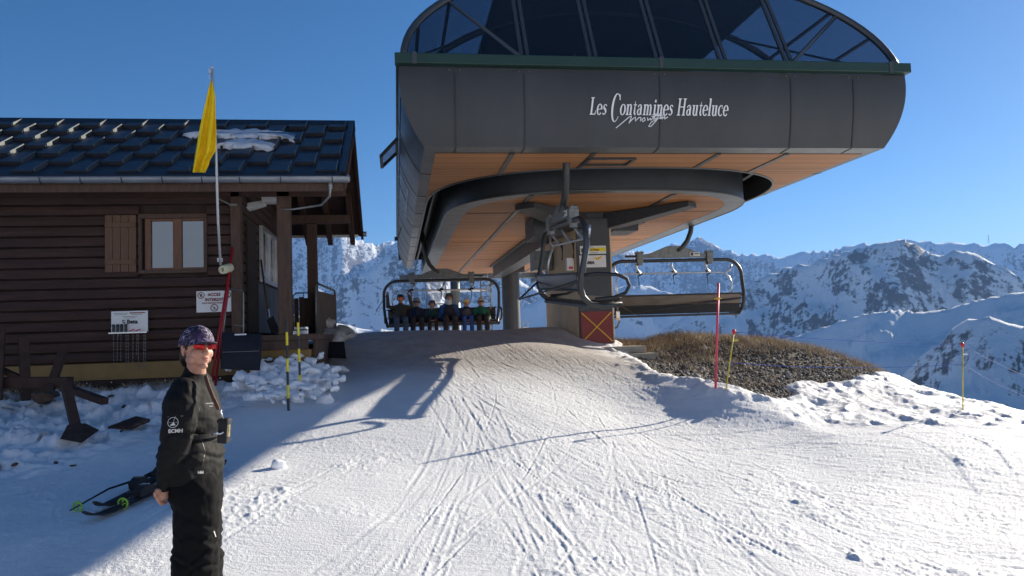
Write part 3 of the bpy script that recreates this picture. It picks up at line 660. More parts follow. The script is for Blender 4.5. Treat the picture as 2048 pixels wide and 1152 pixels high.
# outer soffit = rectangle minus the loop, as strips joining matching points
def ring_sheet(P, Q, z, zq=None):
    vs = [(x, y, z) for x, y in P] + [(x, y, zq if zq is not None else z) for x, y in Q]; n = len(P)
    return vs, [(i, i + 1, n + i + 1, n + i) for i in range(n - 1)]
def rect_match(P):                            # push each loop point out to the rectangle edge
    Q = []; x0, x1, y0 = CX - XI, CX + XI, YI
    for i, (x, y) in enumerate(P):
        if i == 0: Q.append((x0, YB)); continue
        if i == len(P) - 1: Q.append((x1, YB)); continue
        dx, dy = x - LC, y - 15.15
        if dy > -.01: Q.append((x0 if dx < 0 else x1, 15.15)); continue
        t = min(((x1 - LC) if dx > 0 else (LC - x0)) / max(abs(dx), 1e-6), (15.15 - y0) / max(-dy, 1e-6)); Q.append((LC + dx * t, 15.15 + dy * t))
    return Q
# insert exact corners by snapping the nearest points
Q = rect_match(OUT)
for cxn in (CX - XI, CX + XI):
    j = min(range(1, len(Q) - 1), key=lambda i: (Q[i][0] - cxn) ** 2 + (Q[i][1] - YI) ** 2); Q[j] = (cxn, YI)
mb = MB(); v_, f_ = ring_sheet(OUT, Q, ZS - .035); mb.add(v_, f_); mb.build('outer_soffit', m_slat, st)
# dark seams across the outer soffit, running front to back
mb = MB()
def outY(x):
    c = [p for p in OUT[1:-1]]; best = min(c, key=lambda p: abs(p[0] - x)); return best[1]
for px in (1022, 1183, 1432, 1568):
    x = atz(px, 306, ZS).x; mb.bar((x, YI, ZS - .043), (x, outY(x) - .02, ZS - .043), .075, .012); mb.mark()
mb.build_each('soffit_seam', m_panel, st)
# service hatch frame in the soffit
h0 = atz(1178, 312, ZS); h1 = atz(1250, 326, ZS); mb = MB()
x0, x1, y0, y1 = h0.x, h1.x, 11.2, 11.62
for a, b in (((x0, y0), (x1, y0)), ((x1, y0), (x1, y1)), ((x1, y1), (x0, y1)), ((x0, y1), (x0, y0))): mb.bar((*a, ZS - .05), (*b, ZS - .05), .05, .03)
mb.build('service_hatch', m_panel, st)
# the slot: outer lip, dark ceiling, inner drum face and its underside
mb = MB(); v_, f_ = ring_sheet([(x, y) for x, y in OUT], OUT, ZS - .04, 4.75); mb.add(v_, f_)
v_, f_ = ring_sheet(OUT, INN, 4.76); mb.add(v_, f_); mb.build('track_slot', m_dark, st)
mb = MB(); v_, f_ = ring_sheet(INN, INN, 4.745, 3.985); mb.add(v_, f_); mb.build('drum_fascia', m_panel, st, auto=30)
IN2 = loop(3.93, 15.35, 2.93 - .36, 2.78 - .26, 2.6, YB)
mb = MB(); v_, f_ = ring_sheet(INN, IN2, 3.98); mb.add(v_, f_); mb.build('drum_margin', m_panel2, st)
mb = MB(); mb.add([(x, y, 3.984) for x, y in IN2], [tuple(range(len(IN2)))]); mb.build('drum_soffit', m_slat, st)
mb = MB(); mb.tube([(x, y, 3.985) for x, y in INN], .018, 6); mb.tube([(x, y, ZS - .04) for x, y in OUT], .018, 6); mb.build('track_edge_trim', m_panel2, st, smooth=True)
mb = MB()
for x in (2.35, 4.9): mb.bar((x, 12.95, 3.972), (x, YB - .1, 3.972), .08, .014); mb.mark()
for y in (14.9, 19.5, 24): mb.bar((CX - 2.5, y, 3.975), (CX + 2.5, y, 3.975), .015, .006); mb.mark()
mb.build_each('drum_soffit_seam', m_panel, st)
# running rail inside the slot
RL = loop(LC, 15.2, 3.09, 3.0, 2.6, YB)
mb = MB(); mb.tube([(x, y, 4.6) for x, y in RL], .05, 6); mb.build('running_rail', m_galv, st, smooth=True)
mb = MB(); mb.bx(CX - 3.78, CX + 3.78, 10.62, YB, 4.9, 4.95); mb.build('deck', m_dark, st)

# green gutter round the foot of the dome, with joint clips
G0, G1 = 5.325, 5.47
mb = MB(); mb.bx(CX - 3.845, CX + 3.82, 10.38, 10.52, G0, G1)
for sg in (-1, 1): mb.box((CX + sg * 3.77, (10.522 + YB) / 2, (G0 + G1) / 2), (.12, YB - 10.522, G1 - G0 - .002))
mb.build('gutter', m_green, st, bevel=.01)
mb = MB()
for jx in (at(829, 130, 10.4).x, at(1322, 135, 10.4).x, at(1781, 140, 10.4).x): mb.box((jx, 10.385, (G0 + G1) / 2), (.06, .03, G1 - G0 + .02)); mb.mark()
mb.build_each('gutter_clip', m_frame, st)
mb = MB()
for jx in JX:
    for dx in (-.07, .07): mb.ell((jx + dx, 10.49, 5.275), .012, 6, 4); mb.mark()
mb.build_each('rivet', m_galv, st)
# dome: arched glazed end wall leaning back, arched ribs, glazed flanks, opaque crown
A_, B_, ZG = 3.72, 1.90, G1
def arch(t, y, s=1.0): return (CX - A_ * s * math.cos(t), y, ZG + B_ * s * math.sin(t))
def lean(z): return 10.52 + .52 * (z - ZG) + .05
NT = 40; TT = [math.pi * i / NT for i in range(NT + 1)]
fr = [arch(t, lean(arch(t, 0)[2])) for t in TT]
def zarch(x): return ZG + B_ * math.sqrt(max(0, 1 - ((x - CX) / A_) ** 2))
MXS = [at(px, 118, 10.55).x for px in (1050, 1187, 1320, 1447, 1579)]
mb = MB(); mb.tube(fr, .055, 8)
mb.tube([(CX - A_, lean(ZG), ZG + .03), (CX + A_, lean(ZG), ZG + .03)], .035, 6)
mb.build('end_arch', m_frame, st, smooth=True)
for k, mx in enumerate(MXS):
    mb = MB(); zt = zarch(mx)
    for dx in (-.045, .045): mb.bar((mx + dx, lean(ZG) - .005, ZG + .02), (mx + dx, lean(zt) - .005, zt - .02), .035, .05, up=(1, 0, 0))
    mb.build('mullion', m_frame, st)
mb = MB()
a = Vector((MXS[0] - .07, lean(ZG), ZG + .05)); xx = at(899, 3, 10.95).x; mb.bar(a, (xx, lean(zarch(xx)), zarch(xx) - .04), .04, .05); mb.mark()
a = Vector((MXS[4] + .07, lean(ZG), ZG + .05)); xx = at(1684, 32, 10.95).x; mb.bar(a, (xx, lean(zarch(xx)), zarch(xx) - .04), .04, .05)
mb.build_each('diagonal_brace', m_frame, st)
xs = [CX - A_ + .03] + MXS + [CX + A_ - .03]
for a, b in zip(xs, xs[1:]):
    mb = MB(); n_ = 10; P = [(a + .0, lean(ZG), ZG + .04), (b - .0, lean(ZG), ZG + .04)]
    for i in range(n_ + 1): x = b + (a - b) * i / n_; z = max(zarch(x) - .02, ZG + .045); P.append((x, lean(z), z))
    mb.add(P, [tuple(range(len(P)))]); mb.build('end_glazing', m_glass, st)
yr = [13.2, 15.4, 17.6, 19.8, 22.0, 24.2, 26.4, 29.2]
for y in yr:
    mb = MB(); mb.tube([arch(t, y, .985) for t in TT], .06, 6); mb.build('rib', m_frame, st, smooth=True)
def shell_strip(t0, t1, y0f, name, mat):
    ts = [t0 + (t1 - t0) * i / 12 for i in range(13)]; mb = MB(); vs = []
    for t in ts: p = arch(t, 0); vs += [(p[0], lean(p[2]) if y0f else 0, p[2]), (p[0], 29.2, p[2])]
    mb.add(vs, [(2 * i, 2 * i + 1, 2 * i + 3, 2 * i + 2) for i in range(12)]); return mb.build(name, mat, st, smooth=True)
shell_strip(.0, .92, True, 'flank_glazing', m_glass); shell_strip(math.pi, math.pi - .92, True, 'flank_glazing', m_glass)
sc_ = shell_strip(.92, math.pi - .92, True, 'dome_crown', m_dark); sdd = sc_.modifiers.new('t', 'SOLIDIFY'); sdd.thickness = .05; sdd.offset = -1
mb = MB()
for t in (.3, .6, .92, math.pi - .3, math.pi - .6, math.pi - .92):
    p = arch(t, 0, .985); mb.bar((p[0], lean(p[2]) + .05, p[2]), (p[0], 29.1, p[2]), .05, .04)
for sg in (1,):
    for ya, yb in zip([11.2] + yr, yr):
        for (ta, tb) in ((math.pi - .12, math.pi - .92), (.12, .92)):
            p, q = arch(ta, ya, .97), arch(tb, yb, .97); mb.bar(p, q, .035, .035)
mb.build('purlins', m_frame, st)
mb = MB(); mb.bx(.75, 5.1, 14.2, 27, 4.96, 6.35); mb.bx(1.2, 4.9, 14.1, 26.9, 6.352, 6.8); mb.bx(1.6, 3.4, 12.4, 13.3, 4.96, 5.9); mb.bx(3.8, 4.8, 12.0, 13.2, 4.96, 5.75); mb.cyl((2.3, 12.6, 5.9), (2.3, 13.2, 6.2), .3)  # first two large boxes added to block the sky behind the glazing
mb.build('machinery_and_sky_block', m_dark, st, bevel=.03)
mb = MB()
for i in range(7): mb.bar((1.0 + i * .05, 12.3 + i * .15, 5.55 + .1 * (i % 3)), (3.4, 12.35 + i * .15, 5.55 + .1 * (i % 3)), .03, .02)
mb.bx(1.0, 1.9, 12.2, 12.25, 5.75, 5.79); mb.bx(1.95, 2.9, 12.2, 12.25, 5.73, 5.77); mb.bx(3.0, 3.04, 12.2, 12.24, 5.3, 6.2); mb.build('machinery_guard', m_tube, st)

# open vent flap on the left flank and small lamp box
mb = MB(); p0 = at(791, 291, 13.6); x = .085
fl = [(x, 13.0, 4.95), (x, 13.9, 4.93), (x - .27, 13.9, 4.67), (x - .27, 13.0, 4.66)]
for a, b in zip(fl, fl[1:] + fl[:1]): mb.bar(a, b, .05, .05)
f1 = mb.build('vent_flap', m_black, st)
mb = MB(); mb.add([(a[0], a[1], a[2]) for a in fl], [(0, 1, 2, 3)]); pane = mb.build('flap_glazing', m_glass, f1)
pane.location = -f1.location if False else (0, 0, 0)
mb = MB(); p = at(791, 484, 19.0); mb.box((.06, 21.0, 4.28), (.10, .12, .10)); mb.bar((.11, 21, 4.33), (.2, 21, 4.6), .02); mb.build('flank_lamp', m_black, st)

# ---- lettering on the facade: heavy condensed italic serif, cut from strokes
def stroke_poly(P, w):
    """closed outline of a polyline with a width per point"""
    L, Rr = [], []; K = len(P)
    for i in range(K):
        a = Vector(P[max(i - 1, 0)]); b = Vector(P[min(i + 1, K - 1)]); t = (b - a).normalized(); nn = Vector((-t.y, t.x)); p = Vector(P[i])
        L.append(p + nn * w[i] / 2); Rr.append(p - nn * w[i] / 2)
    return L, Rr
def earc(cx, cy, rx, ry, a0, a1, n=14): return [(cx + rx * math.cos(R(a0 + (a1 - a0) * i / n)), cy + ry * math.sin(R(a0 + (a1 - a0) * i / n))) for i in range(n + 1)]
def ewid(a0, a1, n=14, lo=.05, hi=.15): return [lo + (hi - lo) * abs(math.cos(R(a0 + (a1 - a0) * i / n))) ** 1.5 for i in range(n + 1)]
TK, TN = .150, .055
def ser(x, y, w=.26): return ([(x - w / 2, y), (x + w / 2, y)], [.06, .06])
def stem(x, y0, y1): return ([(x, y0), (x, y1)], [TK, TK])
GL = {  # glyph -> (advance, strokes) ; x-height .62, cap height 1
 'L': (.60, [stem(.17, 0, .98), ser(.17, .97, .30), ([(.04, .03), (.50, .03)], [.06, .06]), ([(.50, .02), (.53, .26)], [.09, .03])]),
 'H': (.80, [stem(.17, 0, .98), stem(.62, 0, .98), ser(.17, .97, .3), ser(.17, .03, .3), ser(.62, .97, .3), ser(.62, .03, .3), ([(.2, .5), (.6, .5)], [.06, .06])]),
 'C': (.78, [(earc(.44, .42, .34, .80, 52, 322, 26), [.05 + .13 * max(0, -math.cos(R(52 + 270 * i / 26))) ** .8 + (.05 if i < 2 else 0) for i in range(27)]), ([(.66, 1.20), (.69, .86)], [.05, .10])]),
 'e': (.50, [(earc(.26, .31, .185, .30, 0, 320, 20), ewid(0, 320, 20, .055, .145)), ([(.10, .30), (.44, .34)], [.05, .05])]),
 's': (.44, [([(.36, .50), (.28, .59), (.17, .58), (.11, .49), (.15, .39), (.27, .30), (.33, .18), (.28, .06), (.16, .02), (.06, .10)], [.09, .06, .06, .10, .14, .15, .13, .08, .06, .10])]),
 'o': (.54, [(earc(.27, .31, .19, .30, 0, 360, 24), ewid(0, 360, 24, .05, .15))]),
 'n': (.60, [stem(.16, 0, .62), ser(.10, .58, .14), ser(.16, .03, .26), ([(.18, .48), (.28, .59), (.38, .60), (.44, .50)], [.04, .06, .09, TK]), stem(.445, 0, .50), ser(.445, .03, .24)]),
 'm': (.90, [stem(.16, 0, .62), ser(.10, .58, .14), ser(.16, .03, .24), ([(.18, .48), (.28, .59), (.37, .60), (.43, .50)], [.04, .06, .09, TK]), stem(.435, 0, .50), ser(.435, .03, .22), ([(.46, .48), (.56, .59), (.64, .60), (.70, .50)], [.04, .06, .09, TK]), stem(.705, 0, .50), ser(.705, .03, .22)]),
 'a': (.56, [([(.11, .46), (.18, .58), (.30, .60), (.38, .50)], [.12, .06, .07, TK]), stem(.385, .04, .5), (earc(.24, .19, .135, .17, 20, 340, 16), ewid(20, 340, 16, .05, .13)), ([(.40, .06), (.50, .05)], [.10, .04])]),
 't': (.36, [([(.18, .80), (.18, .12), (.24, .03), (.34, .06)], [.04, TK, .11, .04]), ([(.04, .59), (.34, .59)], [.06, .06])]),
 'i': (.32, [stem(.16, 0, .62), ser(.10, .58, .14), ser(.16, .03, .26), ([(.165, .74), (.165, .90)], [.13, .13])]),
 'l': (.32, [stem(.16, 0, 1.02), ser(.10, .99, .14), ser(.16, .03, .26)]),
 'u': (.60, [stem(.15, .12, .62), ser(.10, .59, .2), ([(.15, .14), (.2, .03), (.3, .01), (.40, .12)], [TK, .10, .06, .05]), stem(.43, 0, .62), ser(.38, .59, .18), ([(.44, .03), (.54, .03)], [.06, .05])]),
 'c': (.47, [(earc(.27, .31, .19, .30, 50, 315, 18), ewid(50, 315, 18, .055, .145)), ([(.37, .50), (.38, .44)], [.10, .10])]),
}
def serif_text(txt, height, sx, shear, o, u, v, w, depth, start=0.):
    mb = MB(); x = start; o, u, v, w = map(Vector, (o, u, v, w)); lay = 0
    for ch in txt:
        if ch == ' ': x += .34; continue
        adv, sts = GL[ch]
        for P, wd in sts:
            L, Rr = stroke_poly(P, wd); n_ = len(L); lay += 1; dz = depth + .0004 * (lay % 5)
            pts = [o + u * ((x + q.x + shear * q.y) * height * sx) + v * (q.y * height) + w * dz for q in L + Rr]
            mb.add(pts, [(i, i + 1, n_ + i + 1, n_ + i) for i in range(n_ - 1)])
        x += adv
    return mb, x
probe, xw = serif_text('Les Contamines Hauteluce', 1, 1, 0, (0, 0, 0), (1, 0, 0), (0, 0, 1), (0, -1, 0), 0)
pl = at(1179, 232, 10.5); pr = at(1457, 228, 10.5); Hc = .243; sx_ = ((pr.x - pl.x) / Hc) / (xw + .05)
zb = at(1318, 230, 10.5).z
mb, _ = serif_text('Les Contamines Hauteluce', Hc, sx_, .20, (pl.x, 10.5, zb), (1, 0, 0), (0, 0, 1), (0, -1, 0), .02)
# script flourish underneath
scr = [[(1234, 254), (1246, 244), (1258, 234), (1264, 231), (1262, 238), (1259, 245), (1266, 237), (1272, 233), (1272, 241), (1279, 234), (1283, 234), (1282, 241)],
       [(1290, 234), (1285, 238), (1287, 242), (1292, 239), (1290, 234)], [(1296, 234), (1297, 240), (1302, 235), (1303, 240), (1309, 232)], [(1313, 226), (1308, 238), (1315, 235)], [(1304, 232), (1330, 229)],
       [(1323, 222), (1314, 240), (1304, 251), (1299, 251), (1304, 243), (1318, 236)], [(1320, 236), (1323, 231), (1322, 237), (1326, 232), (1325, 237), (1331, 231), (1330, 237), (1337, 233)], [(1326, 226), (1327, 225)]]
for P in scr:
    w3 = [at(x, y, 10.5) for x, y in P]; mb2 = [(p.x, 10.5, p.z) for p in w3]
    sm = []
    for a, b in zip(mb2, mb2[1:]):
        for k in range(3): t = k / 3; sm.append(Vector(a).lerp(Vector(b), t))
    sm.append(Vector(mb2[-1])); mb.tube([p + Vector((0, -.018, 0)) for p in sm], .0075, 5)
# bend onto the slightly curved facade
mb.v = [(x, yf_at(z)[0] + (y - 10.5), z) for x, y, z in mb.v]
mb.build('facade_lettering', m_white, st)
mb, _ = serif_text('Les Contamines Hauteluce', .55, 1.0, .2, (0, 0, 0), (0, -1, 0), (0, 0, 1), (-1, 0, 0), 0)
k_ = [(CX - yf_at(4.45 + z)[1] - .012 - .001 * (i % 3), 18.6 + y * .52, 4.45 + z) for i, (x, y, z) in enumerate(mb.v)]
mb.v = k_; mb.build('flank_lettering', m_white, st)

# ---- support: octagonal pillar, front plate, arms, spine beam, rear column
mb = MB(); hx = [(3.56, 15.0), (4.30, 15.0), (4.46, 15.64), (4.46, 17.4), (4.2, 17.9), (3.66, 17.9), (3.40, 17.4), (3.40, 15.64)]
mb.add([(x, y, .6) for x, y in hx] + [(x, y, 3.75) for x, y in hx], [tuple(range(8)), tuple(range(15, 7, -1))] + [(i, (i + 1) % 8, (i + 1) % 8 + 8, i + 8) for i in range(8)])
mb.build('pillar', m_beige, st, bevel=.012)
mb = MB(); mb.bx(3.575, 4.255, 14.93, 14.985, 1.26, 3.86); mb.build('pillar_front_plate', m_beam, st, bevel=.006)
mb = MB(); z0, z1 = at(1190, 686, 14.92).z, at(1190, 623, 14.92).z
rp = MB(); rp.bx(3.60, 4.235, 14.905, 14.925, z0, z1); rpo = rp.build('warning_panel', m_red, st)
xa, xb = 3.615, 4.22
mb = MB(); mb.bar((xa, 14.9, z0 + .03), (xb, 14.9, z1 - .02), .02, .006, up=(0, 1, 0)); mb.build('yellow_stripe', m_yel, rpo)
mb = MB(); mb.bar((xb, 14.897, z0 + .03), (xa, 14.897, z1 - .02), .02, .006, up=(0, 1, 0)); mb.build('yellow_stripe', m_yel, rpo)
mb = MB(); mb.bx(3.62, 4.95, 14.35, 18.1, .55, 1.16); mb.build('foundation_block', m_conc, st, bevel=.015)
mb = MB(); mb.bx(3.55, 4.80, 14.6, 17.9, 1.162, 1.30); mb.build('foundation_cap', m_conc, st, bevel=.012)
mb = MB(); mb.bx(3.50, 4.36, 15.0, 17.6, 3.66, 3.99); mb.prism([(0, 0), (.42, 0), (.42, .16), (0, .16)], (3.4, 15.1, 3.8), (1, 0, 0), (0, 0, 1), (0, 1, 0), .5)
mb.build('pillar_head', m_beam, st, bevel=.01)
def beam(a, b, w, h0, h1):                    # tapered box arm hanging below the soffit
    a, b = Vector(a), Vector(b); d = (b - a); d.z = 0; s = Vector((-d.y, d.x, 0)).normalized() * w / 2; zt = 3.972
    mb = MB(); mb.add([a + s, a - s, b - s, b + s] and [(a.x + s.x, a.y + s.y, zt - h0), (a.x - s.x, a.y - s.y, zt - h0), (b.x - s.x, b.y - s.y, zt - h1), (b.x + s.x, b.y + s.y, zt - h1), (a.x + s.x, a.y + s.y, zt), (a.x - s.x, a.y - s.y, zt), (b.x - s.x, b.y - s.y, zt), (b.x + s.x, b.y + s.y, zt)],
           [(0, 1, 2, 3), (4, 7, 6, 5), (0, 4, 5, 1), (1, 5, 6, 2), (2, 6, 7, 3), (3, 7, 4, 0)]); return mb
beam((3.72, 15.2, 0), (2.35, 13.75, 0), .42, .36, .10).build('support_arm', m_beam, st, bevel=.008)
beam((4.2, 15.2, 0), (5.55, 13.75, 0), .34, .34, .09).build('support_arm', m_beam, st, bevel=.008)
mb = MB(); mb.bx(3.35, 3.75, 16.8, 26.5, 3.60, 3.97); mb.bx(3.22, 3.35, 15.4, 26.4, 3.93, 3.965); mb.build('spine_beam', m_beam, st, bevel=.008)
mb = MB(); mb.bx(2.75, 3.34, 15.1, 16.1, 3.54, 3.96); mb.mark(); mb.bx(4.38, 4.92, 15.1, 15.9, 3.63, 3.96); mb.bx(4.92, 5.1, 15.2, 15.8, 3.8, 3.96); mb.build_each('arm_housing', m_beam, st, bevel=.01)
mb = MB(); q = at(1066, 503, 16.5); q2 = at(1104, 540, 16.5); mb.bx(q.x, q2.x, 16.4, 16.9, q2.z, q.z)
for i in range(6): x = q.x + (q2.x - q.x) * (i + .5) / 6; mb.bx(x - .012, x + .012, 16.38, 16.4, q2.z + .02, q.z - .02)
mb.build('ribbed_housing', m_galv, st)
mb = MB(); c = at(1022, 600, 26.7); mb.cyl((c.x, 26.7, -1), (c.x, 26.7, 3.75), .31, 28); mb.bx(c.x - .45, c.x + .45, 26.3, 27.1, 3.75, 3.97); rc = mb.build('rear_column', m_beam, st, auto=40)
mb = MB(); mb.box((4.95, 14.6, 3.86), (.05, .16, .13), Matrix.Rotation(R(35), 3, 'Y')); mb.bar((4.95, 14.6, 3.9), (4.93, 14.65, 3.98), .03); mb.build('floodlight', m_white, st)

# ---- signs on the pillar front
def board(name, label, x0, x1, z0, z1, y, mat=m_sign, t=.012, cat='sign', bev=.0):
    s = thing(name, label, cat, ((x0 + x1) / 2, y, z0)); mb = MB(); mb.bx(x0, x1, y - t, y, z0, z1); mb.build('board', mat, s, bevel=bev); return s
q0 = at(1161, 508, 14.9); q1 = at(1212, 491, 14.9)
s1 = board('sponsor_sign', 'white and yellow sponsor board, upper of the two on the pillar', q0.x, q1.x, q0.z, q1.z, 14.928)
u, v, w = (1, 0, 0), (0, 0, 1), (0, -1, 0); W_ = q1.x - q0.x; H_ = q1.z - q0.z
mb = MB(); mb.bx(q0.x + .12, q1.x - .005, 14.911, 14.9155, q0.z + H_ * .32, q0.z + H_ * .76); mb.build('yellow_field', m_stripeY, s1)
text_mb('Louis Philippe', H_ * .34, (q0.x + .15, 14.908, q0.z + H_ * .40), u, v, w, sx=.78, off=.001).build('lettering', m_maroon, s1)
text_mb('les Artisans Boulangers', H_ * .17, (q0.x + .05, 14.912, q0.z + H_ * .82), u, v, w, sx=.85).build('lettering', m_ink, s1)
text_mb('et philippe.com', H_ * .17, (q0.x + .2, 14.912, q0.z + H_ * .10), u, v, w, sx=.9).build('lettering', m_ink, s1)
mb = MB(); mb.bx(q0.x + .02, q0.x + .1, 14.912, 14.9155, q0.z + H_ * .2, q0.z + H_ * .7); mb.build('picture_panel', m_tube, s1)
q0 = at(1160, 535, 14.9); q1 = at(1212, 510, 14.9)
s2 = board('maker_sign', 'pale board with black capitals and yellow wing, lower of the two on the pillar', q0.x, q1.x, q0.z, q1.z, 14.928)
W_ = q1.x - q0.x; H_ = q1.z - q0.z
text_mb('POMA', H_ * .36, (q0.x + W_ * .09, 14.912, q0.z + H_ * .27), u, v, w, sx=1.05, off=.004, shear=.1).build('lettering', m_ink, s2)
mb = MB(); mb.prism([(0, .03), (.13, .055), (.22, .085), (.17, .02), (.10, 0), (.08, .022)], (q0.x + W_ * .47, 14.9155, q0.z + H_ * .60), u, v, w, .004); mb.build('wing_emblem', m_yel, s2)
q0 = at(1134, 537, 14.95); q1 = at(1151, 511, 14.95)
eb = thing('control_box', 'small pale grey control box with a red label beside the pillar plate', 'control box', (q0.x, 15.3, q0.z))
mb = MB(); mb.bx(3.40, 3.55, 15.08, 15.22, q0.z - .03, q1.z - .03); mb.build('housing', m_white, eb, bevel=.01)
mb = MB(); mb.bx(3.43, 3.52, 15.074, 15.079, q0.z + .0, q0.z + .05); mb.build('red_label', m_capred, eb)
mb = MB(); mb.tube([(3.47, 15.15, q0.z - .03), (3.52, 15.1, q0.z - .12), (3.58, 15.0, q0.z - .16)], .008, 5); mb.build('cable', m_alu, eb)
# tensioning hardware hanging behind the pillar edge
hw = thing('hanging_switch', 'small hanging switch gear with bent pipe just right of the red panel', 'switch', (at(1234, 655, 16).x, 16, 1.5))
q = at(1235, 595, 16); q2 = at(1236, 632, 16); q3 = at(1232, 656, 16)
mb = MB(); mb.cyl((q.x, 15.95, q.z), (q.x, 16.1, q.z), .07, 14); mb.bar(q, q2, .03); mb.build('pulley', m_galv, hw, smooth=True)
mb = MB(); mb.box(q2, (.07, .06, .20)); mb.build('switch_body', m_alu, hw, bevel=.01)
mb = MB(); mb.tube([q2, q2 + Vector((.03, 0, -.1)), q3 + Vector((.03, 0, .03)), q3 + Vector((-.01, 0, 0)), q3 + Vector((-.06, 0, .02))], .02, 8); mb.build('pipe', m_galv, hw, smooth=True)
mb = MB(); mb.box(q2 + Vector((0, -.035, -.06)), (.06, .01, .03)); mb.build('yellow_band', m_yel, hw)

# ================================================================== chairs
# local frame: x across the seat, y the way the riders face, z up from the seat bottom; hanger foot at the rail
def make_chair():
    t = thing('lift_chair', 'x', 'lift chair')
    HWD, ZT = 1.62, 1.27
    # bail: one tube loop over the top and down both sides
    def side(s):
        return [(s * (HWD - .38), 0, ZT)] + [tuple(p) for p in arc((s * (HWD - .38), 0, ZT - .38), (s, 0, 0), (0, 0, 1), .38, 90, 0, 8)][1:] + \
               [(s * HWD, -.02, .75), (s * HWD, -.07, .50), (s * (HWD - .02), -.10, .30), (s * (HWD - .05), -.05, .14), (s * (HWD - .08), .06, .03), (s * (HWD - .09), .25, .0), (s * (HWD - .09), .52, .02)]
    mb = MB(); L = list(reversed(side(-1))) + side(1); mb.tube(L, .042, 10)
    mb.build('bail_frame', m_tube, t, smooth=True)
    for s in (-1, 1):
        x = s * (HWD - .02); mb = MB(); mb.tube([(x, -.06, .44), (x, .15, .46), (x, .45, .44), (x, .58, .38), (x, .62, .28), (x, .56, .18), (x, .40, .12), (x, .12, .10)], .026, 8); mb.build('armrest', m_black, t, smooth=True)
    # spreader truss with end clamps
    mb = MB(); mb.prism([(-.80, 1.33), (-.80, 1.41), (-.62, 1.43), (-.18, 1.60), (.18, 1.60), (.62, 1.43), (.80, 1.41), (.80, 1.33)], (0, -.035, 0), (1, 0, 0), (0, 0, 1), (0, 1, 0), .07)
    mb.build('spreader_beam', m_galv, t, bevel=.008)
    mb = MB()
    for s in (-1, 1):
        mb.box((s * .84, 0, 1.34), (.15, .15, .22)); mb.box((s * .84, 0, 1.465), (.19, .12, .035)); mb.box((s * .84, .0, 1.20), (.10, .11, .07))
        for k in (-.05, .05): mb.cyl((s * .84 + k, -.02, 1.47), (s * .84 + k, -.02, 1.51), .014, 6)
        mb.mark()
    mb.build_each('clamp', m_galv, t, bevel=.008)
    mb = MB(); mb.bar((-1.18, 0, 1.38), (-.9, 0, 1.38), .05, .05); mb.build('bumper_rod', m_black, t)
    mb = MB(); mb.bx(.36, .60, -.052, -.036, 1.36, 1.45); mb.build('number_plate', m_sign, t)
    mb = MB(); mb.bx(.38, .44, -.056, -.052, 1.37, 1.44); mb.bx(.47, .57, -.056, -.052, 1.40, 1.42); mb.build('plate_number', m_ink, t)
    # hanger: curved arm rising outboard to the grip
    mb = MB(); hp = [(0.06, 0, 1.49), (.20, 0, 1.57), (.33, 0, 1.72), (.42, 0, 1.92), (.47, 0, 2.18), (.50, 0, 2.42), (.50, 0, 2.72), (.49, 0, 3.0)]
    mb.tube(hp, [.055, .057, .058, .058, .058, .055, .052, .05], 12); mb.build('hanger_arm', m_tube, t, smooth=True)
    mb = MB(); mb.box((.49, 0, 3.02), (.16, .4, .10)); mb.cyl((.49, -.15, 3.08), (.49, -.15, 3.16), .06); mb.cyl((.49, .15, 3.08), (.49, .15, 3.16), .06); mb.build('grip', m_galv, t, bevel=.01)
    # backrest and seat
    mb = MB(); mb.prism([(-.108, .235), (-.083, .235), (-.115, .46), (-.14, .46)], (-HWD + .1, 0, 0), (0, 1, 0), (0, 0, 1), (1, 0, 0), 2 * HWD - .2); mb.build('backrest', m_back, t, bevel=.01)
    mb = MB(); mb.bar((-HWD + .06, -.13, .47), (HWD - .06, -.13, .47), .05, .035); mb.bar((-HWD + .08, -.105, .225), (HWD - .08, -.105, .225), .03, .03); mb.build('backrest_rail', m_black, t, bevel=.008)
    mb = MB()
    for k in range(6):
        x0 = -HWD + .14 + k * (2 * HWD - .28) / 6; x1 = x0 + (2 * HWD - .28) / 6 - .02
        mb.prism([(.02, .04), (.50, .06), (.54, .10), (.48, .12), (.06, .085), (.0, .085)], (x0, 0, 0), (0, 1, 0), (0, 0, 1), (1, 0, 0), x1 - x0)
    mb.build('seat', m_seat, t, bevel=.012)
    mb = MB()
    for y, z in ((.02, .0), (.50, .015)): mb.bar((-HWD + .08, y, z), (HWD - .08, y, z), .05, .045)
    for k in range(7): x = -HWD + .14 + k * (2 * HWD - .28) / 6; mb.bar((x, .0, .01), (x, .5, .02), .03, .03)
    mb.build('seat_frame', m_beam, t, bevel=.006)
    # raised restraint bar with footrest hooks
    mb = MB(); zb = .99
    pr = [(-1.36, .02, .42), (-1.40, .06, .72), (-1.37, .10, .86), (-1.27, .12, .96), (-1.12, .13, zb)]
    mb.tube(pr + [(x, .13, zb) for x in (-.6, 0, .6)] + [(-x, y, z) for x, y, z in reversed(pr)], .019, 8); mb.build('restraint_bar', m_alu, t, smooth=True)
    mb = MB()
    for x in (-.82, .03, .86): mb.tube([(x - .10, .02, 1.21), (x - .06, .08, 1.09), (x, .13, zb + .03), (x + .08, .16, zb)], [.022, .022, .03, .026], 8)
    mb.build('bar_linkage', m_alu, t, smooth=True)
    for x in (-.82, .03, .86):
        mb = MB(); mb.tube([(x + .0, .15, zb + .02), (x + .05, .17, zb - .02), (x - .01, .19, zb - .06), (x + .0, .19, zb - .16), (x + .005, .18, zb - .27)], [.034, .03, .016, .009, .012], 7); mb.tube([(x - .06, .14, zb + .02), (x + .10, .15, zb + .0)], .03, 8); mb.build('footrest', m_rubber, t, smooth=True)
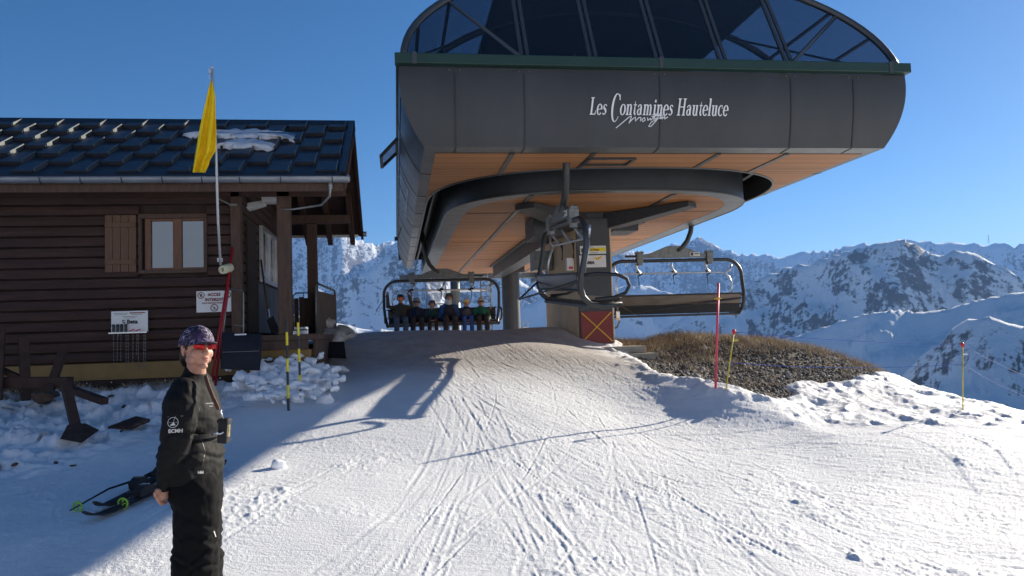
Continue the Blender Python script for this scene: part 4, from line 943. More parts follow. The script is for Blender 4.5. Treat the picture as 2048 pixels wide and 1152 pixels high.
    for s in (-1, 1): mb = MB(); mb.tube([(s * 1.30, .12, zb), (s * 1.40, .10, zb + .05), (s * 1.42, .10, zb + .17)], [.015, .02, .026], 8); mb.build('bar_handle', m_alu, t, smooth=True)
    # rear bow that keeps chairs apart
    mb = MB(); mb.tube([(HWD - .1, -.12, .36), (.3, -.30, .22), (-1.2, -.52, .06), (-HWD + .1, -.12, .36)], .017, 7); mb.build('rear_bow', m_tube, t, smooth=True)
    return t
proto = make_chair()
def rider_group(): pass
chair_l = proto; g_ = 'six seat lift chairs'
chair_l['label'] = 'occupied six seat lift chair arriving on the left with riders under its raised bar'; chair_l['group'] = g_
CLX, CLY, CLZ = 1.30, 21.9, 1.93
chair_m = copy_tree(proto); chair_m['label'] = 'empty lift chair swinging round the turn seen side on before the pillar'
chair_r = copy_tree(proto); chair_r['label'] = 'empty lift chair leaving on the right seen from behind against the mountains'
for c_, in ((chair_l,), (chair_r,)):
    mb = MB(); mb.bx(-1.50, 1.50, -.075, -.055, .045, .225); o_ = mb.build('seat_skirt', m_seat); o_.parent = c_
chair_l.location = (CLX, CLY, CLZ); chair_l.rotation_euler = (0, 0, math.pi)     # riders face the camera; hanger outboard (left)
chair_r.location = (6.40, 17.1, 1.92)                                            # faces away; hanger outboard (right)
chair_m.location = (2.66, 12.2, 2.07); chair_m.rotation_euler = (R(0), R(4), R(-90)) # faces +X, hanger to the front
# ================================================================== the hut
m_roofrib = M('highlit_rib_metal', (.11, .12, .12), .4, .3, .15, 4)  # lighter than the tiles: sun highlight along the ribs put into the colour
hut = thing('wooden_hut', 'dark stained timber hut with metal tile roof and open porch left of the station', 'hut', (-4.5, 12.5, 1.1))
XE, YF_, YR_, ZE, ZR = -.60, 10.0, 15.2, 3.70, 5.06       # roof end, front eave, rear eave, eave height, ridge height
YM = 12.5; XW = -9.5; XC = -2.06                          # ridge line, far end, hut corner
# log boards of the front wall, each row its own bevelled board
rd = random.Random(5)
z = 1.42; rows = []
while z < 3.62: h = .135; rows.append((z, min(z + h - .006, 3.66))); z += h
W0, W1, WZ0, WZ1 = at(278, 488, 10.6).x, at(414, 488, 10.6).x, at(340, 546, 10.6).z, at(345, 428, 10.6).z
def boards(mb, x0, x1, z0, z1):
    mb.prism([(0, z0), (-.045, z0 + .012), (-.055, (z0 + z1) / 2), (-.045, z1 - .012), (0, z1)], (x0, 10.64, 0), (0, 1, 0), (0, 0, 1), (1, 0, 0), x1 - x0)
mb = MB()
for z0, z1 in rows:
    cuts = [XW, XC - .02]
    for _ in range(1): cuts.append(rd.uniform(-8.6, -5.2))
    cuts.sort()
    for a, b in zip(cuts, cuts[1:]):
        if z1 > WZ0 + .01 and z0 < WZ1 - .01:
            if a < W0: boards(mb, a, min(b, W0) - .003, z0, z1)
            if b > W1: boards(mb, max(a, W1), b - .003, z0, z1)
        else: boards(mb, a, b - .003, z0, z1)
mb.build('front_wall', m_planks, hut)
mb = MB(); mb.bx(XW, XC, 10.645, 10.75, 1.2, WZ0); mb.bx(XW, XC, 10.645, 10.75, WZ1, 3.62); mb.bx(XW, W0, 10.646, 10.75, WZ0, WZ1); mb.bx(W1, XC, 10.646, 10.75, WZ0, WZ1); mb.bx(XW, XC, 10.75, 14.5, 1.2, 1.66); mb.bx(XW, XC, 14.4, 14.5, 1.66, 3.6); mb.bx(XW, XW + .1, 10.75, 14.4, 1.66, 3.6); mb.build('wall_core', m_plinth, hut)
# gable wall facing the porch
mb = MB(); z = 1.75
while z < 3.95:
    hh = YM - 10.75 if z < 3.6 else 1.6; mb.prism([(0, z), (.035, z + .01), (.035, z + .12), (0, z + .13)], (XC, 10.78, 0), (1, 0, 0), (0, 0, 1), (0, 1, 0), 3.7); z += .135
mb.build('porch_wall', m_planks, hut)
mb = MB(); mb.bx(XC + .036, XC + .06, 11.05, 11.75, 1.75, 3.3); mb.build('door', m_plinth, hut)
pw = MB(); y0, y1, z0, z1 = 12.1, 14.2, 2.55, 3.35
for a, b in (((y0, z0), (y1, z0)), ((y0, z1), (y1, z1))): pw.bar((XC + .07, a[0], a[1]), (XC + .07, b[0], b[1]), .06, .06)
for y in (y0, 12.8, 13.5, y1): pw.bar((XC + .071, y, z0), (XC + .071, y, z1), .055, .055, up=(1, 0, 0))
pf = pw.build('porch_window_frame', m_alu, hut)
mb = MB(); mb.bx(XC + .05, XC + .06, y0, y1, z0, z1); mb.build('porch_window_pane', m_dpane, hut)
mb = MB(); mb.bx(XC + .037, XC + .055, 11.9, 14.3, 1.75, 2.5); mb.build('lower_panel', m_panel, hut)
# ochre band and plinth
mb = MB(); mb.bx(XW, XC + .1, 10.60, 10.64, 1.195, 1.405); mb.build('ochre_band', m_yband, hut)
mb = MB(); mb.bx(XW, -1.9, 10.52, 10.64, .8, 1.19); mb.build('plinth', m_plinth, hut, bevel=.01)
mb = MB()
for px in (12, 122, 174, 223, 330, 440):
    p = at(px, 762 - px * .065, 10.515); mb.box((p.x, 10.512, 1.165), (.012, .012, .012)); mb.mark()
mb.build_each('plinth_nail', m_alu, hut)
# deck of the porch
mb = MB(); mb.bx(XC + .1, -1.02, 10.5, 14.35, 1.62, 1.70); mb.bx(XC + .1, -1.15, 10.48, 10.56, 1.50, 1.618); mb.bx(-1.10, -1.04, 10.6, 14.3, 1.3, 1.618); mb.build('porch_deck', m_post, hut, bevel=.006)
mb = MB(); mb.bx(XC + .1, -1.12, 10.55, 10.62, .95, 1.498); mb.bx(-1.18, -1.11, 10.62, 14.2, .95, 1.498); mb.build('porch_base', m_yband, hut)
# posts
for nm, x0, x1, y in (('corner_post', at(461, 500, 10.55).x, at(481, 500, 10.55).x, 10.55), ('porch_post', at(554, 500, 10.55).x, at(581, 500, 10.55).x, 10.55), ('porch_post', -1.53, -1.36, 14.0)):
    mb = MB(); mb.bx(x0, x1, y, y + .17, 1.70 if nm != 'corner_post' else 1.42, 3.62 if y < 12 else 3.68); mb.build(nm, m_post, hut, bevel=.01)
mb = MB(); mb.bx(XW, -1.2, 10.56, 10.74, 3.56, 3.70) if False else None
mb.bx(XC - .0, -.78, 10.57, 10.71, 3.62, 3.76); mb.bx(XW, -.78, 14.02, 14.16, 3.69, 3.84); mb.build('wall_plate_beam', m_post, hut, bevel=.01)
# purlins poking out below the rear of the gable
for k, (y, zz) in enumerate(((14.9, 3.64), (14.3, 3.70))): pass
SL = (ZR - ZE) / (YM - YF_); SLr = (ZR - ZE) / (YR_ - YM)
def zroof(y): return ZE + (y - YF_) * SL if y < YM else ZE + (YR_ - y) * SLr
# boarded underside, rake boards, fascia, rafters' tails
mb = MB(); mb.prism([(YF_ + .03, ZE - .10), (YM, ZR - .12), (YR_ - .02, ZE - .10), (YR_ - .02, ZE - .07), (YM, ZR - .09), (YF_ + .03, ZE - .07)], (XW, 0, 0), (0, 1, 0), (0, 0, 1), (1, 0, 0), XE - XW - .03); mb.build('eaves_boarding', m_soffitwood, hut)
mb = MB(); mb.prism([(YF_, ZE - .17), (YM, ZR - .20), (YR_, ZE - .17), (YR_, ZE - .02), (YM, ZR - .03), (YF_, ZE - .02)], (XE - .03, 0, 0), (0, 1, 0), (0, 0, 1), (1, 0, 0), .045); mb.build('rake_board', m_soffitwood, hut)
mb = MB(); mb.bx(XW, XE - .03, YF_ - .005, YF_ + .03, ZE - .20, ZE - .05); mb.build('eaves_fascia', m_post, hut, bevel=.006)
mb = MB(); mb.bx(XW, XE - .03, YF_ + .55, YF_ + .60, ZE - .16, ZE - .02); mb.bx(XW, XC, 10.585, 10.64, 3.50, 3.68); mb.build('inner_fascia', m_soffitwood, hut)
mb = MB()
for x in (-1.62, -1.21, -.79): mb.bar((x, 13.9, zroof(13.9) - .20), (x, YR_ - .04, ZE - .22), .09, .13); mb.mark()
mb.build_each('rafter_tail', m_post, hut)
mb = MB(); mb.bar((-1.95, YR_ - .12, ZE - .11), (XE - .08, YR_ - .12, ZE - .11), .03, .05); mb.build('rear_trim', m_alu, hut)
# roof deck, ridge cap, eaves flashing
mb = MB(); mb.prism([(YF_ - .02, ZE - .055), (YM, ZR - .075), (YR_ + .02, ZE - .055), (YR_ + .02, ZE - .01), (YM, ZR - .02), (YF_ - .02, ZE - .01)], (XW, 0, 0), (0, 1, 0), (0, 0, 1), (1, 0, 0), XE - XW); mb.build('roof_deck', m_roofdark, hut)
mb = MB(); mb.prism([(YM - .16, zroof(YM - .16) + .02), (YM, ZR + .06), (YM + .16, zroof(YM + .16) + .02), (YM + .16, zroof(YM + .16) + .0), (YM, ZR + .03), (YM - .16, zroof(YM - .16))], (XW, 0, 0), (0, 1, 0), (0, 0, 1), (1, 0, 0), XE - XW + .02); mb.build('ridge_cap', m_roofdark, hut)
mb = MB(); n_ = Vector((0, -SL, 1)).normalized(); t_ = Vector((0, 1, SL)).normalized()
# pressed tiles: pans stepped row by row, raised ribs on every other joint
tiles = MB(); ribs = MB(); e = .47; TW = .30
L_ = (YM - YF_) / t_.y; o_ = Vector((0, YF_, ZE))
def onroof(x, s, h=0): return Vector((x, 0, 0)) + Vector((0, YF_, ZE)) + t_ * s + n_ * h
def slab(mb, x0, x1, s0, s1, h0, h1, b=.0):
    P = [onroof(x0, s0, -.02), onroof(x1, s0, -.02), onroof(x1, s1, -.02), onroof(x0, s1, -.02), onroof(x0 + b, s0, h0), onroof(x1 - b, s0, h0), onroof(x1 - b, s1, h1), onroof(x0 + b, s1, h1)]
    mb.add(P, [(3, 2, 1, 0), (4, 5, 6, 7), (0, 1, 5, 4), (1, 2, 6, 5), (2, 3, 7, 6), (3, 0, 4, 7)])
s = .10; r = 0
while s < L_ - .10:
    s1 = min(s + .40, L_ - .06); off = (r % 2) * TW
    x = XE - .10 - off; k = 0
    while x > XW + .4:
        slab(tiles, x - TW + .01, x - .01, s + .0, s1 + .10 if s1 < L_ - .1 else s1, .040, .022, .014)        # raised pan with a stepped lower lip
        x -= 2 * TW
    s += .40; r += 1
s = .10
tiles.build('roof_tiles', m_tile, hut)
s = .10; r = 0
while s < L_ - .10:
    s1 = min(s + .40, L_ - .06); x = XE - .10 - (r % 2) * TW
    while x > XW + .4: slab(ribs, x - .026, x - .004, s + .02, s1 + .05, .062, .050, .003); ribs.mark(); x -= 2 * TW
    s += .40; r += 1
ribs.build_each('roof_rib', m_roofrib, hut)
mb = MB(); mb.prism([(0, 0), (.0, .05), (.045, .05), (.045, 0)], (0, 0, 0), (1, 0, 0), (0, 0, 1), (0, 1, 0), .0) if False else None
mb = MB(); a, b = onroof(XE - .03, -.02, .03), onroof(XE - .03, L_, .03); mb.bar(a, b, .07, .06, up=n_); a, b = Vector((XE - .03, YR_ + .02, ZE + .02)), Vector((XE - .03, YM, ZR + .02)); mb.bar(a, b, .07, .06); mb.build('verge_flashing', m_roofdark, hut)
mb = MB(); mb.add([onroof(XW, -.03, .012), onroof(XE - .07, -.03, .012), onroof(XE - .07, .13, .02), onroof(XW, .13, .02)], [(0, 1, 2, 3)]); mb.bx(XW, XE - .05, YF_ - .03, YF_ - .022, ZE - .05, ZE + .0); mb.build('eaves_flashing', m_roofdark, hut)
# gutter with brackets, end cap and outlet
mb = MB(); gc = Vector((0, YF_ - .085, ZE - .045)); prof = [(math.cos(R(a)) * .062, math.sin(R(a)) * .062) for a in range(180, 361, 18)]; prof2 = [(x * .93, y * .93) for x, y in reversed(prof)]
mb.prism(prof + prof2, (XW, gc.y, gc.z), (0, 1, 0), (0, 0, 1), (1, 0, 0), XE + .04 - XW); mb.tube([(XW, gc.y - .062, gc.z), (XE + .04, gc.y - .062, gc.z)], .010, 6); mb.ell((XE + .04, gc.y, gc.z - .01), (.03, .058, .05), 12, 8)
g = mb.build('gutter', m_zinc, hut, auto=40)
mb = MB(); px = 0
for px in (-60, 82, 163, 245, 326, 405, 480, 562, 665):
    x = at(px, 352, 9.9).x; mb.tube([(x, gc.y + math.cos(R(a)) * .067, gc.z + math.sin(R(a)) * .067) for a in range(175, 366, 20)], .007, 5); mb.mark()
mb.build_each('gutter_bracket', m_tube, hut)
mb = MB(); mb.cyl((-.78, gc.y, gc.z - .06), (-.78, gc.y, gc.z - .14), .025); mb.tube([(-.78, gc.y, gc.z - .13), (-.80, gc.y + .10, gc.z - .22), (-.93, 10.3, gc.z - .28), (-1.30, 10.5, gc.z - .30), (-1.48, 10.54, gc.z - .30)], .015, 8); mb.build('downpipe', m_zinc, hut, smooth=True)
mb = MB(); mb.cyl((XE - .06, YR_ + .06, ZE - .05), (XE + .07, YR_ + .06, ZE - .05), .05); mb.build('rear_gutter_end', m_zinc, hut, smooth=True)
# window and shutter
wf = thing('x', '', '') if False else None
mb = MB()
for a, b, w_ in (((W0, WZ0 + .02), (W1, WZ0 + .02), .05), ((W0, WZ1 - .03), (W1, WZ1 - .03), .06)): mb.bar((a[0], 10.60, a[1]), (b[0], 10.60, b[1]), .07, w_)
for x in (W0 + .02, W1 - .015): mb.bar((x, 10.60, WZ0), (x, 10.60, WZ1), .035, .072, up=(0, 1, 0)) if False else mb.bx(x - .02, x + .02, 10.565, 10.645, WZ0 + .046, WZ1 - .062)
wn = mb.build('window_surround', m_post, hut, bevel=.004)
gx0, gx1, gz0_, gz1_ = at(300, 488, 10.63).x, at(411, 488, 10.63).x, at(340, 538, 10.63).z, at(345, 440, 10.63).z
mb = MB(); mx_ = (gx0 + gx1) / 2
for x0, x1 in ((gx0 - .055, gx0 + .02), (mx_ - .055, mx_ + .055), (gx1 - .02, gx1 + .012)): mb.bx(x0, x1, 10.60, 10.65, gz0_ - .03, gz1_ + .03)
mb.bx(gx0 + .0201, mx_ - .0551, 10.605, 10.65, gz0_ - .03, gz0_ + .015); mb.bx(gx0 + .0201, mx_ - .0551, 10.605, 10.65, gz1_ - .015, gz1_ + .03); mb.bx(mx_ + .0551, gx1 - .0201, 10.605, 10.65, gz0_ - .03, gz0_ + .015); mb.bx(mx_ + .0551, gx1 - .0201, 10.605, 10.65, gz1_ - .015, gz1_ + .03)
wf = mb.build('window_frame', m_winframe, hut, bevel=.004)
mb = MB(); mb.bx(gx0, gx1, 10.632, 10.638, gz0_, gz1_); p_ = mb.build('window_pane', m_pane, hut)
mb = MB(); mb.bx(gx0 - .3, gx1 + .1, 10.66, 10.70, gz0_ - .1, gz1_ + .1); mb.build('window_recess', m_dark, hut)
s0, s1 = at(209, 488, 10.55).x, at(272, 488, 10.55).x; sz0, sz1 = at(240, 544, 10.55).z, at(240, 430, 10.55).z
mb = MB(); K = 4
for k in range(K): a = s0 + (s1 - s0) * k / K; mb.bx(a + .002, a + (s1 - s0) / K - .002, 10.555, 10.58, sz0, sz1)
sh = mb.build('shutter', m_shutter, hut, bevel=.003)
mb = MB(); mb.bx(s0 + .005, s1 - .005, 10.535, 10.5545, sz0 + .10, sz0 + .16); mb.mark(); mb.bx(s0 + .005, s1 - .005, 10.535, 10.5545, sz1 - .16, sz1 - .10); mb.build_each('shutter_batten', m_shutter, hut, bevel=.003)
# speaker housing under the porch ceiling, small latch, wall lamp
mb = MB(); q = at(540, 400, 11.2); mb.box((q.x, 11.2, q.z), (.2, .2, .09)); mb.prism([(0, 0), (.34, .1), (.34, .16), (.1, .12)], (q.x - .42, 11.2, q.z - .16), (1, 0, 0), (0, 0, 1), (0, 1, 0), .2); mb.build('porch_loudspeaker', m_sign, hut, bevel=.005)
mb = MB(); q = at(336, 377, 10.55); mb.bar(q + Vector((-.03, 0, .01)), q + Vector((.04, 0, -.015)), .015, .012); mb.bar(q + Vector((-.02, 0, 0)), q + Vector((-.03, 0, -.04)), .012, .012); mb.build('hook', m_sign, hut)
mb = MB(); q = at(466, 409, 10.5); mb.box((q.x, 10.53, q.z), (.10, .04, .025)); mb.bar((q.x - .04, 10.5, q.z), (at(437, 398, 10.45).x, 10.42, at(437, 398, 10.45).z), .012, .012); mb.build('pole_bracket', m_galv, hut)
mb = MB(); q = at(462, 538, 10.5); mb.bar((q.x - .12, 10.46, q.z), (q.x + .05, 10.5, q.z), .02, .02); mb.build('pole_bracket', m_galv, hut)

# porch gate and boarded side screen
gt = thing('porch_gate', 'low dark gate of upright boards between the two porch posts', 'gate', (-1.4, 13.6, 1.70))
g0, g1 = at(586, 600, 13.6).x, at(628, 600, 13.6).x; gz_b, gz_t = at(600, 660, 13.6).z, at(600, 586, 13.6).z
mb = MB(); mb.tube([(g0, 13.6, gz_b), (g0, 13.6, gz_t - .05), (g0 + .05, 13.6, gz_t), (g1, 13.6, gz_t), (g1, 13.6, gz_b), (g0, 13.6, gz_b)], .014, 6); mb.bar((g0, 13.6, gz_b + .1), (g1, 13.6, gz_b + .1), .02, .02); mb.bar((g0, 13.6, gz_t - .14), (g1, 13.6, gz_t - .14), .02, .02); mb.bar(((g0 + g1) / 2, 13.6, gz_b), ((g0 + g1) / 2, 13.6, gz_t), .012, .012); mb.build('gate_frame', m_tube, gt)
for k in range(4): x = g0 + .02 + k * (g1 - g0 - .02) / 4; mb = MB(); mb.bx(x, x + .075, 13.57, 13.59, gz_b + .05, gz_t - .09 + (.02 if k % 2 else 0)); mb.build('board', m_post, gt)
sn = thing('board_screen', 'weathered boarded screen with a handrail beside the porch gate', 'screen', (-1.2, 13.4, 1.62))
a0_, a1_ = at(632, 600, 13.0), at(670, 600, 14.4)
mb = MB(); K = 7
for k in range(K):
    u0, u1 = k / K, (k + .93) / K; p, q = Vector((a0_.x, 13.0, 0)).lerp(Vector((a1_.x, 14.4, 0)), u0), Vector((a0_.x, 13.0, 0)).lerp(Vector((a1_.x, 14.4, 0)), u1)
    zt = 2.42; mb.add([(p.x, p.y, 1.45), (q.x, q.y, 1.45), (q.x, q.y, zt), (p.x, p.y, zt), (p.x + .025, p.y, 1.45), (q.x + .025, q.y, 1.45), (q.x + .025, q.y, zt), (p.x + .025, p.y, zt)], [(0, 1, 2, 3), (7, 6, 5, 4), (0, 4, 5, 1), (1, 5, 6, 2), (2, 6, 7, 3), (3, 7, 4, 0)])
m_wboard = M('weathered_boards', (.12, .085, .065), .8, 0, .3, 5, (6, 6, 1), .3, 14)
mb.build('boards', m_wboard, sn)
mb = MB(); mb.tube([(a0_.x, 12.98, 1.62), (a0_.x, 12.98, 2.50), (a0_.x + .02, 13.1, 2.55), (a1_.x, 14.3, 2.50), (a1_.x, 14.42, 2.42)], .02, 8); mb.build('handrail', m_galv, sn, smooth=True)
fr_ = thing('grab_rail', 'thin grey tube rail standing in front of the porch', 'rail', (at(484, 640, 10.2).x, 10.2, 1.2))
A, B, C_ = at(487, 690, 10.2), at(487, 585, 10.2), at(462, 578, 10.3)
mb = MB(); mb.tube([A, B, B + Vector((-.03, .0, .03)), C_], .009, 6); mb.bar(at(487, 652, 10.2), at(468, 650, 10.3), .012, .012); mb.build('rail_tube', m_galv, fr_)

# ================================================================== things on and by the hut
# access sign
q0, q1 = at(393, 625, 10.56), at(464, 581, 10.56)
sg = board('access_sign', 'white no entry sign with red and black lettering on the hut corner', q0.x, q1.x, q0.z, q1.z, 10.572, cat='sign'); Wd, Hd = q1.x - q0.x, q1.z - q0.z
uu, vv, ww = (1, 0, 0), (0, 0, 1), (0, -1, 0); yo = 10.556
text_mb('ACCES', Hd * .20, (q0.x + Wd * .50, yo, q0.z + Hd * .76), uu, vv, ww, sx=.95, off=.002, align='CENTER').build('lettering', m_maroon, sg)
text_mb('INTERDIT', Hd * .20, (q0.x + Wd * .50, yo, q0.z + Hd * .52), uu, vv, ww, sx=.95, off=.002, align='CENTER').build('lettering', m_maroon, sg)
text_mb('RISQUE PERMANENT DE BLESSURE', Hd * .085, (q0.x + Wd * .50, yo, q0.z + Hd * .40), uu, vv, ww, sx=.84, off=.0008, align='CENTER').build('lettering', m_maroon, sg)
def ringm(cx, cz, r, fig):
    mb = MB(); P = [(cx + r * math.cos(t), yo, cz + r * math.sin(t)) for t in np.linspace(0, 2 * math.pi, 25)[:-1]]; mb.tube(P, r * .12, 5, closed=True); mb.bar((cx - r * .7, yo - .002, cz + r * .7), (cx + r * .7, yo - .002, cz - r * .7), .004, r * .16, up=(0, 1, 0)) ; o = mb.build('prohibition_ring', m_maroon, sg)
    mb = MB(); [mb.bar((cx + a * r, yo + .001, cz + b * r), (cx + c * r, yo + .001, cz + d * r), .003, r * .2, up=(0, 1, 0)) for a, b, c, d in fig]; mb.build('pictogram', m_ink, sg)
hand = [(-.2, -.5, .2, -.5), (-.25, -.4, -.3, .3), (-.08, -.4, -.08, .5), (.1, -.4, .12, .5), (.25, -.4, .3, .3), (-.2, -.2, .25, -.2)]
walk = [(0, .3, 0, -.1), (0, -.1, -.3, -.6), (0, -.1, .25, -.6), (0, .2, -.35, -.05), (0, .2, .32, 0), (-.05, .5, .05, .5)]
ringm(q0.x + Wd * .13, q0.z + Hd * .80, Hd * .145, hand); ringm(q0.x + Wd * .87, q0.z + Hd * .80, Hd * .145, hand); ringm(q0.x + Wd * .5, q0.z + Hd * .20, Hd * .16, walk)
# tool board with chains
q0, q1 = at(222, 665, 10.54), at(295, 621, 10.54)
tb = board('tool_board', 'pale tool sponsor board on the hut wall with chains hanging from its ledge', q0.x, q1.x, q0.z, q1.z, 10.56, cat='board'); Wd, Hd = q1.x - q0.x, q1.z - q0.z; yo = 10.545
mb = MB(); mb.bx(q0.x - .01, q1.x + .01, 10.47, 10.548, q0.z - .02, q0.z); mb.build('ledge', m_alu, tb, bevel=.003)
text_mb('Beta', Hd * .27, (q0.x + Wd * .43, yo, q0.z + Hd * .40), uu, vv, ww, sx=1.0, off=.003).build('lettering', m_ink, tb)
mb = MB(); mb.bx(q0.x + Wd * .31, q0.x + Wd * .335, yo, yo + .002, q0.z + Hd * .42, q0.z + Hd * .55); mb.bx(q0.x + Wd * .29, q0.x + Wd * .40, yo, yo + .002, q0.z + Hd * .551, q0.z + Hd * .58); mb.bx(q0.x + Wd * .35, q0.x + Wd * .38, yo, yo + .002, q0.z + Hd * .40, q0.z + Hd * .50); mb.build('emblem', m_ink, tb)
mb = MB(); mb.bx(q0.x + Wd * .5, q0.x + Wd * .93, yo, yo + .002, q0.z + Hd * .88, q0.z + Hd * .93); mb.build('heading_bar', m_maroon, tb)
mb = MB()
for a, b, z in ((.08, .46, .89), (.08, .42, .82), (.55, .85, .82), (.3, .72, .73), (.34, .66, .66)): mb.bx(q0.x + Wd * a, q0.x + Wd * b, yo, yo + .002, q0.z + Hd * z, q0.z + Hd * (z + .018))
mb.build('small_print', m_tube, tb)
for k, (mm, x) in enumerate([(m_ink, .06), (m_ink, .17), (m_ink, .28), (m_ink, .40), (m_capred, .53), (m_capred, .70)]):
    mb = MB(); xx = q0.x + Wd * x
    if k < 4: mb.bx(xx, xx + .022, 10.50, 10.53, q0.z + .005, q0.z + Hd * .30); mb.ell((xx + .011, 10.515, q0.z + Hd * .33), (.02, .014, .016), 8, 6)
    else: mb.bar((xx, 10.5, q0.z + .012), (xx + .06, 10.5, q0.z + .03), .012, .012)
    mb.build('hand_tool', mm, tb)
for k, (px, yb_) in enumerate([(227, 733), (235, 722), (242, 722), (252, 728), (256, 724), (266, 742), (274, 712), (277, 742), (288, 740), (291, 735), (237, 676)]):
    mb = MB(); a = at(px, 666, 10.49); b = at(px + (rng.uniform(-1, 1)), yb_, 10.49); L_c = a.z - b.z; n_ = max(3, int(L_c / .022))
    for i in range(n_):
        p = a.lerp(b, (i + .5) / n_); mb.ell(p, (.0065 if i % 2 else .003, .003 if i % 2 else .0065, .012), 6, 4)
    mb.build('chain', m_galv, tb)
# flag on its pole
fp = thing('flag_pole', 'thin white pole with a hanging plain yellow flag strapped to the hut corner', 'flag pole', (at(440, 540, 10.4).x, 10.4, at(440, 540, 10.4).z))
pt = [at(424, 135, 9.72), at(432, 300, 9.74), at(436, 440, 10.05), at(441, 530, 10.3)]
mb = MB(); mb.tube(pt, .0165, 8); mb.ell(pt[0], .02, 8, 6); mb.build('pole', m_polewhite, fp, smooth=True)
mb = MB(); q = at(440, 520, 10.36); mb.box(q, (.06, .04, .05)); mb.build('clamp', m_white, fp)
mb = MB(); a = at(420, 143, 9.68); mb.box(a, (.03, .03, .05)); mb.tube([a, a + Vector((-.01, 0, -.07)), at(421, 160, 9.68), at(422, 168, 9.68)], .006, 5); mb.build('halyard_clip', m_alu, fp)
# cloth: gathered at the top, falling in folds to a pointed lower edge
fm = MB(); NU, NV = 30, 44; vs = []
Lx = [(0, 421, 162), (.1, 415, 185), (.3, 404, 235), (.5, 397, 270), (.75, 390, 310), (1, 385, 345)]; Rx = [(0, 424, 162), (.1, 430, 190), (.3, 431, 230), (.5, 432, 262), (.75, 432, 300), (1, 412, 345)]
def itp(T, t):
    for (a, x0, y0), (b, x1, y1) in zip(T, T[1:]):
        if t <= b: k = (t - a) / (b - a); return x0 + (x1 - x0) * k, y0 + (y1 - y0) * k
for i in range(NV + 1):
    t = i / NV; lx, ly = itp(Lx, t); rx, ry = itp(Rx, t)
    if t > .72: ry = 300 + (t - .72) / .28 * 45 * (1 if t > .9 else .8); rx = 432 - (t - .72) / .28 * 22
    for j in range(NU + 1):
        u_ = j / NU; amp = .012 + .05 * min(1, t * 1.8); ph = u_ * 3.6 * math.pi + t * 1.2
        y = 9.66 - amp * (math.sin(ph) + .35 * math.sin(2.7 * ph + 3 * t)) - .02
        p = at(lx + (rx - lx) * u_ + 3 * t * math.sin(ph * 1.0 + .7) * (1 if .1 < u_ < .9 else 0), ly + (ry - ly) * u_, y); vs.append(p)
fm.add(vs, [(i * (NU + 1) + j, i * (NU + 1) + j + 1, (i + 1) * (NU + 1) + j + 1, (i + 1) * (NU + 1) + j) for i in range(NV) for j in range(NU)])
fl_ = fm.build('flag_cloth', m_flag, fp, smooth=True); sdf = fl_.modifiers.new('t', 'SOLIDIFY'); sdf.thickness = .003
# roll of foam at the foot of the pole
rl = thing('foam_roll', 'small cream foam roll on a peg at the foot of the flag pole', 'foam roll', at(450, 540, 10.3))
mb = MB(); c = at(444, 540, 10.25); d = at(461, 535, 10.42)
ax_ = (d - c).normalized(); ringv = []
for r_, p_ in ((.052, c), (.058, c.lerp(d, .15)), (.058, c.lerp(d, .9)), (.05, d), (.025, d), (.025, c)): ringv.append((r_, p_))
sd_ = ax_.cross(Vector((0, 0, 1))).normalized(); up_ = sd_.cross(ax_); vs = []
for r_, p_ in ringv:
    for k in range(20): an_ = 2 * math.pi * k / 20; vs.append(p_ + (sd_ * math.cos(an_) + up_ * math.sin(an_)) * r_)
mb.add(vs, [(i * 20 + k, i * 20 + (k + 1) % 20, ((i + 1) % 6) * 20 + (k + 1) % 20, ((i + 1) % 6) * 20 + k) for i in range(6) for k in range(20)]); mb.build('foam', m_foam, rl, smooth=True)
# red poles leaning on the corner
for k, (a, b, lab) in enumerate((((465, 495), (430, 742), 'tall red pole leaning on the hut corner beside the access sign'), ((459, 540), (420, 740), 'shorter red pole leaning behind the tall red one at the hut corner'))):
    mb = MB(); A_p = at(*b, 10.12 - k * .05); A_p.z = sz(A_p.x, A_p.y); mb.tube([A_p, at(*a, 10.45)], [.016, .016], 10); o = mb.build('red_pole', m_redpole, None, smooth=True); tag(o, lab, 'pole', 'red poles leaning on the hut'); rebase(o)
# snow pusher with bent handle, and shovels
ps = thing('snow_pusher', 'wide dark blue snow scoop with a tube handle standing against the hut corner', 'snow scoop', (at(480, 740, 10.0).x, 10.0, at(480, 740, 10.0).z))
mb = MB(); c4 = [at(443, 738, 10.02), at(519, 741, 10.0), at(523, 669, 10.18), at(445, 665, 10.2)]
n5 = 8; vs = []
for i in range(n5 + 1):
    t = i / n5; l_ = c4[0].lerp(c4[3], t); r_ = c4[1].lerp(c4[2], t); bow = -.04 * math.sin(math.pi * t)
    vs += [l_ + Vector((0, 0, 0)), l_ + Vector((.015, bow, 0)), r_ + Vector((-.015, bow, 0)), r_]
mb.add(vs, [(i * 4 + j, i * 4 + j + 1, i * 4 + 5 + j, i * 4 + 4 + j) for i in range(n5) for j in range(3)]); bl = mb.build('blade', m_navy, ps); q_ = bl.modifiers.new('t', 'SOLIDIFY'); q_.thickness = .012
mb = MB(); mb.box((c4[0].lerp(c4[2], .5) + Vector((0, -.055, 0))), (.44, .012, .008)); mb.build('blade_rib', m_panel2, ps)
mb = MB(); q = at(482, 669, 10.15); mb.box(q + Vector((0, -.03, 0)), (.14, .01, .018)); mb.build('label_sticker', m_white, ps)
mb = MB(); mb.tube([at(447, 664, 10.2), at(452, 620, 10.3), at(457, 583, 10.42), at(459, 574, 10.45)], .009, 7); mb.build('handle_tube', m_galv, ps, smooth=True)
shv = thing('snow_shovel', 'dark snow shovel leaning inside the porch against the window wall', 'shovel', (at(555, 660, 11.2).x, 11.2, 1.70))
